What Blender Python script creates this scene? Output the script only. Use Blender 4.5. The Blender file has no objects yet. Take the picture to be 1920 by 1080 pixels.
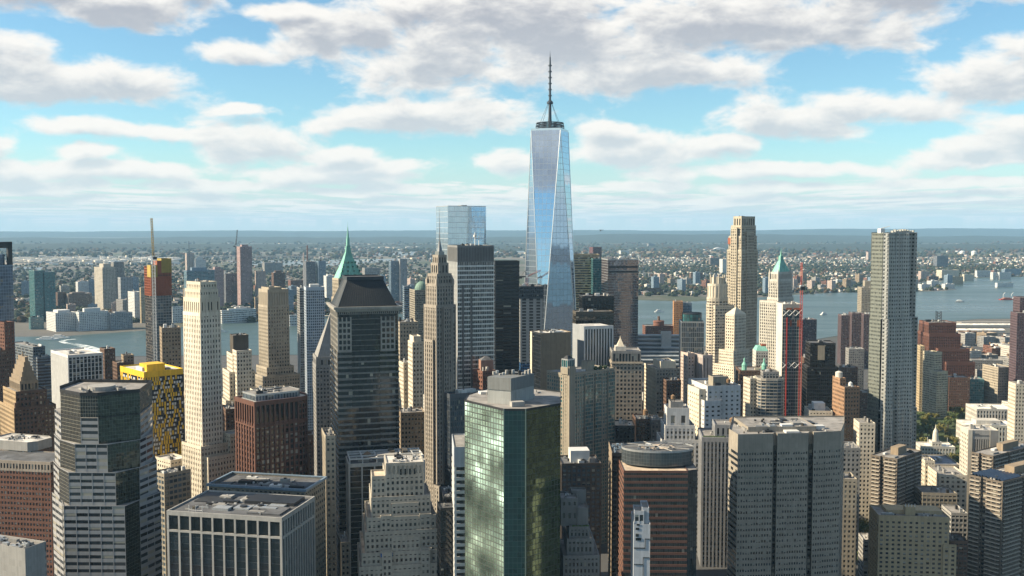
import bpy, math, random
from mathutils import Vector
R = math.radians
random.seed(7)
scene = bpy.context.scene
COL = scene.collection

# ------------------------------------------------------------------ camera
FPX, V0, CAMZ = 1900.0, 426.0, 262.0
PITCH = math.atan((540 - V0) / FPX)
cam_data = bpy.data.cameras.new('camera')
cam_data.sensor_width = 36.0
cam_data.lens = 36.0 * FPX / 1920.0
cam_data.clip_start = 1.0
cam_data.clip_end = 120000.0
cam = bpy.data.objects.new('camera', cam_data)
COL.objects.link(cam)
cam.location = (0, 0, CAMZ)
cam.rotation_euler = (R(90) - PITCH, 0, 0)
scene.camera = cam
scene.render.engine = 'CYCLES'
scene.cycles.use_denoising = True
scene.cycles.max_bounces = 6
scene.cycles.diffuse_bounces = 2
scene.cycles.glossy_bounces = 3
scene.cycles.transmission_bounces = 2
scene.cycles.volume_bounces = 0
scene.cycles.caustics_reflective = False
scene.cycles.caustics_refractive = False
scene.cycles.sample_clamp_indirect = 4.0

# ------------------------------------------------------------------ light
SUN_EL, SUN_A = R(31), R(-4)          # elevation; how far beyond the left-hand side
vs = scene.view_settings
vs.view_transform = 'Standard'
vs.look = 'None'
vs.gamma = 1.0
vs.use_curve_mapping = False
vs.exposure = 1.2
SKY_STRENGTH = 0.058
SUN_STRENGTH = 5.0
D = Vector((-math.cos(SUN_A) * math.cos(SUN_EL), math.sin(SUN_A) * math.cos(SUN_EL), math.sin(SUN_EL)))
sl = bpy.data.lights.new('sun', 'SUN')
sl.energy = SUN_STRENGTH
sl.angle = R(0.5)
sl.color = (1.0, 0.85, 0.62)
so = bpy.data.objects.new('sun', sl)
COL.objects.link(so)
so.location = (-800, 300, 1500)
so.rotation_euler = D.to_track_quat('Z', 'Y').to_euler()


class NT:
    """small helper to wire node trees"""
    def __init__(s, tree):
        s.t = tree

    def n(s, kind, **kw):
        x = s.t.nodes.new(kind)
        for k, v in kw.items():
            setattr(x, k, v)
        return x

    def put(s, sock, v):
        if v is None:
            return
        if isinstance(v, bpy.types.NodeSocket):
            s.t.links.new(v, sock)
        else:
            try:
                sock.default_value = v
            except Exception:
                sock.default_value = (v[0], v[1], v[2], 1.0) if len(v) == 3 else v

    def m(s, op, a=None, b=None, c=None, clamp=False):
        x = s.n('ShaderNodeMath', operation=op, use_clamp=clamp)
        for i, v in enumerate((a, b, c)):
            s.put(x.inputs[i], v)
        return x.outputs[0]

    def v(s, op, a=None, b=None, scale=None):
        x = s.n('ShaderNodeVectorMath', operation=op)
        s.put(x.inputs[0], a)
        if b is not None:
            s.put(x.inputs[1], b)
        if scale is not None:
            s.put(x.inputs['Scale'], scale)
        return x.outputs['Value'] if op in ('LENGTH', 'DOT_PRODUCT') else x.outputs['Vector']

    def xyz(s, a, b, c):
        x = s.n('ShaderNodeCombineXYZ')
        for i, v in enumerate((a, b, c)):
            s.put(x.inputs[i], v)
        return x.outputs[0]

    def sep(s, a):
        x = s.n('ShaderNodeSeparateXYZ')
        s.put(x.inputs[0], a)
        return x.outputs

    def noise(s, vec, scale, detail=2.0, rough=0.5, dist=0.0):
        x = s.n('ShaderNodeTexNoise')
        s.put(x.inputs['Vector'], vec)
        x.inputs['Scale'].default_value = scale
        x.inputs['Detail'].default_value = detail
        x.inputs['Roughness'].default_value = rough
        x.inputs['Distortion'].default_value = dist
        return x.outputs['Fac']

    def white(s, vec):
        x = s.n('ShaderNodeTexWhiteNoise', noise_dimensions='3D')
        s.put(x.inputs['Vector'], vec)
        return x.outputs['Value'], x.outputs['Color']

    def rng(s, val, a, b, c=0.0, d=1.0, smooth=False):
        x = s.n('ShaderNodeMapRange')
        x.interpolation_type = 'SMOOTHSTEP' if smooth else 'LINEAR'
        for k, v in zip(('Value', 'From Min', 'From Max', 'To Min', 'To Max'), (val, a, b, c, d)):
            s.put(x.inputs[k], v)
        return x.outputs[0]

    def mix(s, fac, a, b, mode='MIX'):
        x = s.n('ShaderNodeMix', data_type='RGBA', blend_type=mode)
        s.put(x.inputs['Factor'], fac)
        s.put(x.inputs[6], a)
        s.put(x.inputs[7], b)
        return x.outputs[2]


# ------------------------------------------------------------------ sky
world = bpy.data.worlds.new('World')
scene.world = world
world.use_nodes = True
wt = world.node_tree
wt.nodes.clear()
W = NT(wt)
sky = W.n('ShaderNodeTexSky', sky_type='NISHITA')
sky.sun_disc = False
sky.sun_elevation = SUN_EL
sky.sun_rotation = R(360) - (R(90) - SUN_A)
sky.altitude = 260
sky.air_density = 1.0
sky.dust_density = 0.2
sky.ozone_density = 1.2
# named clouds of the photograph, as soft lobes in sky angles (1 unit = 1000 px = 0.526 rad)
LOBES = [  # u, v, half width, half height
    (60, 10, 250, 62), (250, 48, 170, 44), (385, 8, 55, 26),
    (40, 150, 130, 60), (120, 190, 250, 34), (270, 178, 120, 40),
    (1000, 70, 330, 110), (800, 130, 170, 66), (1360, 62, 430, 64), (1180, 140, 250, 42), (800, 20, 110, 50), (1640, 20, 210, 44),
    (480, 110, 95, 26), (600, 86, 90, 44), (690, 70, 90, 46),
    (800, 222, 240, 34), (670, 236, 110, 22),
    (490, 275, 140, 40), (640, 295, 90, 18), (220, 258, 120, 20),
    (1470, 232, 165, 46), (1640, 215, 150, 34), (1790, 190, 140, 50), (1890, 140, 120, 50),
    (1200, 285, 170, 36), (960, 304, 80, 26), (1350, 275, 70, 20),
    (1860, 268, 110, 36), (1760, 285, 50, 18), (30, 292, 75, 26), (215, 300, 80, 16),
    (620, 328, 210, 20), (1430, 326, 260, 17), (1800, 308, 160, 20), (250, 328, 190, 20), (80, 335, 130, 18), (700, 312, 130, 16),
    (150, 356, 150, 11), (420, 350, 150, 12), (720, 354, 170, 11), (1190, 350, 120, 11), (1470, 355, 190, 11), (1760, 348, 160, 12), (340, 380, 200, 8), (850, 382, 180, 8), (1330, 380, 200, 8), (1690, 382, 190, 8), (1010, 362, 90, 9),
    (330, 258, 110, 16), (560, 40, 60, 22), (470, 215, 50, 12), (1130, 250, 90, 20),
]


def cloud_group():
    g = bpy.data.node_groups.new('cloud_density', 'ShaderNodeTree')
    g.interface.new_socket('P', in_out='INPUT', socket_type='NodeSocketVector')
    g.interface.new_socket('Density', in_out='OUTPUT', socket_type='NodeSocketFloat')
    G = NT(g)
    gi, go = G.n('NodeGroupInput'), G.n('NodeGroupOutput')
    p = gi.outputs[0]
    warp = G.n('ShaderNodeTexNoise')
    G.put(warp.inputs['Vector'], p)
    warp.inputs['Scale'].default_value = 9.0
    warp.inputs['Detail'].default_value = 3.0
    pw = G.v('ADD', p, G.v('MULTIPLY', G.v('SUBTRACT', warp.outputs['Color'], (0.5, 0.5, 0.5)), (0.10, 0.035, 0.0)))
    L = None
    for u, v, a, b in LOBES:
        d = G.v('MULTIPLY', G.v('SUBTRACT', pw, ((u - 960) / 1000, (V0 - v) / 1000, 0)), (1000 / a, 1000 / b, 0))
        l = G.v('LENGTH', d)
        if L is None:
            L = l
        else:
            L = G.m('SMOOTH_MIN', L, l, 0.35)
    sx, sy, sz = G.sep(p)
    # puffs, finer towards the horizon
    f = G.noise(G.v('MULTIPLY', p, (1.0, 2.1, 0)), 8.0, 10.0, 0.60, 0.25)
    named = G.m('ADD', G.m('SUBTRACT', 1.12, L), G.m('MULTIPLY', G.m('SUBTRACT', f, 0.5), 2.5))
    # streets of small clouds, seen ever flatter towards the horizon, all round
    el = G.m('MAXIMUM', sy, 0.016)
    dist = G.m('DIVIDE', 0.055, el)
    ang = G.m('MULTIPLY', sx, 0.5263)
    q = G.xyz(G.m('MULTIPLY', G.m('SINE', ang), dist), G.m('MULTIPLY', G.m('COSINE', ang), dist), 3.7)
    s = G.noise(G.v('MULTIPLY', q, (17.0, 6.5, 1.0)), 1.0, 6.0, 0.56)
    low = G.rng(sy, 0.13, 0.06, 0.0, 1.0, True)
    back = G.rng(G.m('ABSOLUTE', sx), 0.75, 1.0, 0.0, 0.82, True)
    wgt = G.m('MAXIMUM', low, G.m('MAXIMUM', back, G.rng(sy, 0.50, 0.75, 0.0, 0.85, True)))  # cloud cover overhead and behind, out of view, added to whiten fill light
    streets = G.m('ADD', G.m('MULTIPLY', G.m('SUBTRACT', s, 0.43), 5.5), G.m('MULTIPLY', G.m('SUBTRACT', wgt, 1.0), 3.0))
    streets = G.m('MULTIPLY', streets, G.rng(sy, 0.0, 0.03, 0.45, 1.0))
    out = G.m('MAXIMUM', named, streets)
    g.links.new(out, go.inputs[0])
    return g


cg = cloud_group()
tc = W.n('ShaderNodeTexCoord')
dx, dy, dz = W.sep(tc.outputs['Generated'])
U = W.m('MULTIPLY', W.m('ARCTAN2', dx, dy), FPX / 1000)
Vv = W.m('MULTIPLY', W.m('ARCSINE', dz), FPX / 1000)
P0 = W.xyz(U, Vv, 0.0)
den = []
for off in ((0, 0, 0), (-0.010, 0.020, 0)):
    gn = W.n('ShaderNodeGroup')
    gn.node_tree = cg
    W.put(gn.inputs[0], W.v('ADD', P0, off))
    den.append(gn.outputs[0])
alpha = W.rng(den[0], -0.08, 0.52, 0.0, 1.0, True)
alpha = W.m('MULTIPLY', alpha, W.rng(Vv, -0.002, 0.012, 0.0, 0.96))
alpha = W.m('MULTIPLY', alpha, W.rng(Vv, 0.0, 0.10, 0.75, 1.0))
thick = W.rng(den[1], 0.05, 1.05, 0.0, 1.0, True)
detail = W.noise(W.v('MULTIPLY', P0, (1.0, 2.0, 0)), 30.0, 7.0, 0.62)
thick = W.m('ADD', thick, W.m('MULTIPLY', W.m('SUBTRACT', detail, 0.5), 0.5), clamp=True)
darker = W.rng(Vv, 0.10, 0.42, 0.0, 1.0)
dark = W.mix(darker, (0.68, 0.74, 0.77, 1), (0.45, 0.465, 0.515, 1))
ccol = W.mix(thick, (1.0, 0.965, 0.91, 1), dark)
tint = W.mix(1.0, sky.outputs[0], (0.80, 1.09, 1.15, 1), 'MULTIPLY')
hz = W.rng(Vv, 0.0, 0.16, 0.9, 0.0, True)
tint = W.mix(hz, tint, (5.0, 5.9, 6.1, 1))
bgsky = W.n('ShaderNodeBackground')
W.put(bgsky.inputs[0], tint)
bgsky.inputs[1].default_value = SKY_STRENGTH
bgc = W.n('ShaderNodeBackground')
W.put(bgc.inputs[0], ccol)
bgc.inputs[1].default_value = 0.45
mx = W.n('ShaderNodeMixShader')
W.put(mx.inputs[0], alpha)
wt.links.new(bgsky.outputs[0], mx.inputs[1])
wt.links.new(bgc.outputs[0], mx.inputs[2])
wo = W.n('ShaderNodeOutputWorld')
wt.links.new(mx.outputs[0], wo.inputs[0])
world.cycles.sampling_method = 'MANUAL'
world.cycles.sample_map_resolution = 512


# ------------------------------------------------------------------ picture geometry
def ray(u, v):
    x, y = (u - 960) / FPX, (540 - v) / FPX
    return x, math.cos(PITCH) + y * math.sin(PITCH), -math.sin(PITCH) + y * math.cos(PITCH)


def at(u, v, Y):
    r = ray(u, v)
    t = Y / r[1]
    return Vector((r[0] * t, Y, CAMZ + r[2] * t))


def ground(u, v, z=0.0):
    r = ray(u, v)
    t = (z - CAMZ) / r[2]
    return Vector((r[0] * t, r[1] * t, z))


# ------------------------------------------------------------------ materials
MATS = {}


def base_mat(name):
    m = bpy.data.materials.new(name)
    m.use_nodes = True
    t = m.node_tree
    b = t.nodes.get('Principled BSDF')
    return m, NT(t), b


def wall_mat(name, rgb, rough=0.85, var=0.28, metal=0.0, streak=0.24):
    """masonry / cladding: colour with stains, streaks and grain"""
    if name in MATS:
        return MATS[name]
    m, N, b = base_mat(name)
    tcn = N.n('ShaderNodeTexCoord')
    oi = N.n('ShaderNodeObjectInfo')
    p = N.v('ADD', tcn.outputs['Object'], N.v('SCALE', (37.0, 91.0, 13.0), scale=oi.outputs['Random']))
    big = N.noise(p, 0.045, 4, 0.6)
    st = N.noise(N.v('MULTIPLY', p, (0.9, 0.9, 0.03)), 1.0, 3, 0.6)
    fine = N.noise(p, 1.7, 2, 0.6)
    k = N.m('ADD', N.m('MULTIPLY', N.m('SUBTRACT', big, 0.5), var * 2.2), N.m('MULTIPLY', N.m('SUBTRACT', st, 0.5), streak * 2.5))
    k = N.m('ADD', k, N.m('MULTIPLY', N.m('SUBTRACT', fine, 0.5), 0.16))
    cellv, _ = N.white(N.v('FLOOR', N.v('MULTIPLY', p, (0.45, 0.45, 0.30))))
    k = N.m('ADD', k, N.m('MULTIPLY', N.m('SUBTRACT', cellv, 0.5), 0.13))
    k = N.m('MULTIPLY', N.m('ADD', k, 1.0), 0.76)
    c = N.v('SCALE', tuple(rgb), scale=k)
    N.put(b.inputs['Base Color'], c)
    b.inputs['Roughness'].default_value = rough
    b.inputs['Metallic'].default_value = metal
    b.inputs['Specular IOR Level'].default_value = 0.3
    MATS[name] = m
    return m


def glass_mat(name, rgb, metal=0.0, rough=0.08, tilt=0.012, blind=0.22, spec=0.8, grid=0.0, gridcol=(0.3, 0.32, 0.32), pane_var=0.6, blindcol=(0.30, 0.28, 0.23), wave=0.0, lowlift=None):
    """glazing: every pane (one unit of the UV map) has its own tone, tilt and now and then a drawn blind"""
    if name in MATS:
        return MATS[name]
    m, N, b = base_mat(name)
    uv = N.n('ShaderNodeTexCoord').outputs['UV']
    oi = N.n('ShaderNodeObjectInfo')
    fl = N.v('FLOOR', uv)
    cell = N.v('ADD', fl, N.v('SCALE', (101.0, 57.0, 33.0), scale=oi.outputs['Random']))
    w, wc = N.white(cell)
    tone = N.rng(w, 0.0, 1.0, 1.0 - pane_var, 1.0 + pane_var)
    c = N.v('SCALE', tuple(rgb), scale=tone)
    w2, _ = N.white(N.v('ADD', cell, (7.3, 3.1, 0.0)))
    isb = N.m('GREATER_THAN', w2, 1.0 - blind)
    # a blind hangs from the head of its own window, to its own length
    fr = N.sep(N.v('FRACTION', uv))
    w3, _ = N.white(N.v('ADD', cell, (1.7, 9.1, 4.0)))
    hang = N.m('GREATER_THAN', fr[1], w3)
    isb = N.m('MULTIPLY', isb, hang)
    c = N.mix(isb, c, tuple(blindcol) + (1,))
    if grid > 0:
        g1 = N.m('LESS_THAN', fr[0], grid)
        g2 = N.m('LESS_THAN', fr[1], grid)
        g = N.m('MAXIMUM', g1, g2)
        c = N.mix(g, c, tuple(gridcol) + (1,))
    N.put(b.inputs['Base Color'], c)
    b.inputs['Metallic'].default_value = metal
    if grid > 0:
        N.put(b.inputs['Metallic'], N.m('MULTIPLY', N.m('SUBTRACT', 1.0, g), metal))
        N.put(b.inputs['Roughness'], N.m('ADD', rough, N.m('MULTIPLY', g, 0.4)))
    else:
        b.inputs['Roughness'].default_value = rough
    b.inputs['Specular IOR Level'].default_value = spec
    geo = N.n('ShaderNodeNewGeometry')
    nrm = geo.outputs['Normal']
    if tilt > 0:
        j = N.v('SCALE', N.v('SUBTRACT', wc, (0.5, 0.5, 0.5)), scale=tilt * 2)
        nrm = N.v('ADD', nrm, j)
    if wave > 0:
        x = N.n('ShaderNodeTexNoise')
        N.put(x.inputs['Vector'], uv)
        x.inputs['Scale'].default_value = 0.14
        x.inputs['Detail'].default_value = 2.0
        nrm = N.v('ADD', nrm, N.v('SCALE', N.v('SUBTRACT', x.outputs['Color'], (0.5, 0.5, 0.5)), scale=wave))
    N.put(b.inputs['Normal'], N.v('NORMALIZE', nrm))
    MATS[name] = m
    return m


def plain_mat(name, rgb, rough=0.6, metal=0.0):
    return wall_mat(name, rgb, rough, 0.08, metal, 0.05)


def roof_mat(name, rgb):
    if name in MATS:
        return MATS[name]
    m, N, b = base_mat(name)
    tcn = N.n('ShaderNodeTexCoord')
    oi = N.n('ShaderNodeObjectInfo')
    p = N.v('ADD', tcn.outputs['Object'], N.v('SCALE', (37.0, 91.0, 13.0), scale=oi.outputs['Random']))
    a = N.noise(p, 0.16, 5, 0.65)
    vor = N.n('ShaderNodeTexVoronoi')
    N.put(vor.inputs['Vector'], N.v('MULTIPLY', p, (1, 1, 0)))
    vor.inputs['Scale'].default_value = 0.11
    q = N.sep(vor.outputs['Color'])[0]
    k = N.m('ADD', N.rng(a, 0.25, 0.75, 0.6, 1.4), N.m('MULTIPLY', N.m('SUBTRACT', q, 0.5), 0.5))
    N.put(b.inputs['Base Color'], N.v('SCALE', tuple(rgb), scale=k))
    b.inputs['Roughness'].default_value = 0.9
    MATS[name] = m
    return m


limestone = wall_mat('limestone', (0.40, 0.35, 0.275))
cream = wall_mat('cream_stone', (0.66, 0.59, 0.47))
white_stone = wall_mat('white_stone', (0.60, 0.57, 0.51))
tan_brick = wall_mat('tan_brick', (0.30, 0.235, 0.165))
sand_brick = wall_mat('sand_brick', (0.44, 0.35, 0.22))
brown_brick = wall_mat('brown_brick', (0.135, 0.082, 0.058))
red_brick = wall_mat('red_brick', (0.19, 0.090, 0.062))
pink_stone = wall_mat('pink_stone', (0.52, 0.42, 0.37))
grey_stone = wall_mat('grey_stone', (0.27, 0.265, 0.255))
conc = wall_mat('concrete', (0.36, 0.35, 0.33), var=0.22, streak=0.22)
dark_steel = wall_mat('dark_steel', (0.030, 0.031, 0.034), 0.45)
bronze = wall_mat('bronze_panel', (0.10, 0.085, 0.065), 0.5)
white_panel = wall_mat('white_panel', (0.68, 0.68, 0.66), 0.6, 0.08, streak=0.08)
silver = wall_mat('silver_panel', (0.50, 0.52, 0.53), 0.4, 0.08, 0.5)
granite = wall_mat('grey_granite', (0.36, 0.36, 0.365), 0.6, 0.06, streak=0.05)
yellow_panel = wall_mat('yellow_panel', (0.80, 0.50, 0.03), 0.6, 0.06)
orange_net = wall_mat('orange_netting', (0.36, 0.115, 0.06), 0.8, 0.3)
yellow_net = wall_mat('yellow_netting', (0.40, 0.29, 0.07), 0.8, 0.3)
red_paint = wall_mat('red_paint', (0.42, 0.05, 0.035), 0.6)
black_paint = wall_mat('black_paint', (0.025, 0.027, 0.03), 0.5)
white_paint = wall_mat('white_paint', (0.75, 0.75, 0.73), 0.5)
verdigris = wall_mat('green_copper', (0.22, 0.50, 0.41), 0.7, 0.35, streak=0.5)
dull_copper = wall_mat('dull_copper', (0.16, 0.26, 0.21), 0.7, 0.3, streak=0.3)
slate = wall_mat('dark_slate_roof', (0.045, 0.055, 0.065), 0.6)
beige_panel = wall_mat('beige_panel', (0.32, 0.285, 0.225))
teal_panel = wall_mat('teal_panel', (0.10, 0.22, 0.23), 0.4)
blue_panel = wall_mat('blue_panel', (0.22, 0.30, 0.38), 0.4)
roof_grey = roof_mat('roof_gravel', (0.20, 0.19, 0.18))
roof_pale = roof_mat('roof_membrane', (0.46, 0.44, 0.41))
roof_dark = roof_mat('roof_tar', (0.075, 0.078, 0.085))
roof_tan = roof_mat('roof_tile_deck', (0.42, 0.34, 0.26))
g_dark = glass_mat('dark_glass', (0.020, 0.024, 0.028), blind=0.20)
g_black = glass_mat('black_glass', (0.010, 0.012, 0.014), blind=0.03, spec=0.5)
g_blue = glass_mat('blue_glass', (0.05, 0.075, 0.10), 0.15, 0.1, blind=0.12, spec=1.0)
g_teal = glass_mat('teal_glass', (0.035, 0.12, 0.13), 0.25, 0.1, blind=0.12, spec=1.0)
g_window = glass_mat('window_glass', (0.028, 0.031, 0.034), blind=0.45, blindcol=(0.26, 0.25, 0.22))
g_pane = glass_mat('house_window_glass', (0.05, 0.052, 0.055), blind=0.3)


# ------------------------------------------------------------------ mesh builder
def link(o, parent=None):
    COL.objects.link(o)
    if parent is not None:
        o.parent = parent
    return o


def tag(o, label=None, cat=None, group=None, kind=None):
    for k, v in (('label', label), ('category', cat), ('group', group), ('kind', kind)):
        if v:
            o[k] = v
    return o


class MB:
    """collects faces for one mesh"""
    def __init__(s):
        s.v, s.f, s.uv, s.mi, s.mats = [], [], [], [], []

    def mat(s, m):
        if m not in s.mats:
            s.mats.append(m)
        return s.mats.index(m)

    def quad(s, pts, uv=None, m=None):
        i = len(s.v)
        s.v.extend([tuple(p) for p in pts])
        s.f.append(tuple(range(i, i + len(pts))))
        s.uv.append(uv or [(0.0, 0.0)] * len(pts))
        s.mi.append(s.mat(m) if m else 0)

    def box(s, x0, x1, y0, y1, z0, z1, m=None, bottom=False):
        p = [(x0, y0), (x1, y0), (x1, y1), (x0, y1)]
        s.extr(p, z0, z1, m, bottom)

    def extr(s, p, z0, z1, m=None, bottom=False, p1=None):
        q = p1 or p
        n = len(p)
        for i in range(n):
            a, b, c, d = p[i], p[(i + 1) % n], q[(i + 1) % n], q[i]
            L = math.hypot(b[0] - a[0], b[1] - a[1])
            s.quad([(a[0], a[1], z0), (b[0], b[1], z0), (c[0], c[1], z1), (d[0], d[1], z1)], [(0, z0 / 4), (L / 3, z0 / 4), (L / 3, z1 / 4), (0, z1 / 4)], m)
        s.quad([(a[0], a[1], z1) for a in q], None, m)
        if bottom:
            s.quad([(a[0], a[1], z0) for a in reversed(p)], None, m)

    def cyl(s, x, y, z0, z1, r0, r1=None, n=16, m=None, cap=True):
        r1 = r0 if r1 is None else r1
        a = [(x + r0 * math.cos(2 * math.pi * i / n), y + r0 * math.sin(2 * math.pi * i / n)) for i in range(n)]
        b = [(x + r1 * math.cos(2 * math.pi * i / n), y + r1 * math.sin(2 * math.pi * i / n)) for i in range(n)]
        if r1 < 1e-4:
            for i in range(n):
                s.quad([a[i] + (z0,), a[(i + 1) % n] + (z0,), (x, y, z1)], None, m)
        else:
            s.extr(a, z0, z1, m, False, b)

    def bar(s, a, b, r, m=None, n=4):
        a, b = Vector(a), Vector(b)
        d = (b - a).normalized()
        u = d.orthogonal().normalized()
        w = d.cross(u)
        ring = lambda c: [c + (u * math.cos(2 * math.pi * (i + .5) / n) + w * math.sin(2 * math.pi * (i + .5) / n)) * r for i in range(n)]
        A, B = ring(a), ring(b)
        for i in range(n):
            s.quad([A[i], A[(i + 1) % n], B[(i + 1) % n], B[i]], None, m)
        s.quad(B, None, m)
        s.quad(list(reversed(A)), None, m)

    def ico(s, c, r, m=None, sq=1.0, jit=0.15, rnd=random):
        t = (1 + 5 ** .5) / 2
        V = [(-1, t, 0), (1, t, 0), (-1, -t, 0), (1, -t, 0), (0, -1, t), (0, 1, t), (0, -1, -t), (0, 1, -t), (t, 0, -1), (t, 0, 1), (-t, 0, -1), (-t, 0, 1)]
        F = [(0, 11, 5), (0, 5, 1), (0, 1, 7), (0, 7, 10), (0, 10, 11), (1, 5, 9), (5, 11, 4), (11, 10, 2), (10, 7, 6), (7, 1, 8), (3, 9, 4), (3, 4, 2), (3, 2, 6), (3, 6, 8), (3, 8, 9), (4, 9, 5), (2, 4, 11), (6, 2, 10), (8, 6, 7), (9, 8, 1)]
        i = len(s.v)
        for v in V:
            k = r / 1.902 * rnd.uniform(1 - jit, 1 + jit)
            s.v.append((c[0] + v[0] * k, c[1] + v[1] * k, c[2] + v[2] * k * sq))
        for f in F:
            s.f.append(tuple(i + q for q in f))
            s.uv.append([(0, 0)] * 3)
            s.mi.append(s.mat(m) if m else 0)

    def mesh(s, name, m=None):
        me = bpy.data.meshes.new(name)
        me.from_pydata(s.v, [], s.f)
        mats = s.mats or ([m] if m else [])
        for x in mats:
            me.materials.append(x)
        if len(s.mats) > 1:
            me.polygons.foreach_set('material_index', s.mi)
        uvl = me.uv_layers.new(name='UVMap')
        flat = []
        for u in s.uv:
            for a in u:
                flat.extend(a)
        uvl.data.foreach_set('uv', flat)
        me.update()
        return me

    def build(s, name, m=None, parent=None):
        if not s.f:
            return None
        return link(bpy.data.objects.new(name, s.mesh(name, m)), parent)


def outset(pts, d):
    n = len(pts)
    out = []
    for i in range(n):
        a, b, c = Vector(pts[i - 1]), Vector(pts[i]), Vector(pts[(i + 1) % n])
        t1, t2 = (b - a).normalized(), (c - b).normalized()
        n1, n2 = Vector((t1.y, -t1.x)), Vector((t2.y, -t2.x))
        k = 1 + n1.dot(n2)
        m = (n1 + n2) / max(k, 0.35)
        q = b + m * d
        out.append((q.x, q.y))
    return out


def S(wm, gm=None, fl=3.7, bay=3.0, sp=0.45, pw=0.4, ds=0.30, dp=0.40, pm=None, top=1.0, every=1, mull=0.0, win=False, par=1.1, blank=False, base=0):
    return dict(wm=wm, gm=gm or g_dark, fl=fl, bay=bay, sp=sp, pw=pw, ds=ds, dp=dp, pm=pm, top=top, every=every, mull=mull, win=win, par=par, blank=blank)


def BL(wm, par=1.0):
    return dict(wm=wm, gm=None, fl=4, bay=4, sp=0, pw=0, ds=0.2, dp=0.2, pm=None, top=0, every=1, mull=0, win=False, par=par, blank=True)


WIN_MESH = {}
FOOT = []


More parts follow.
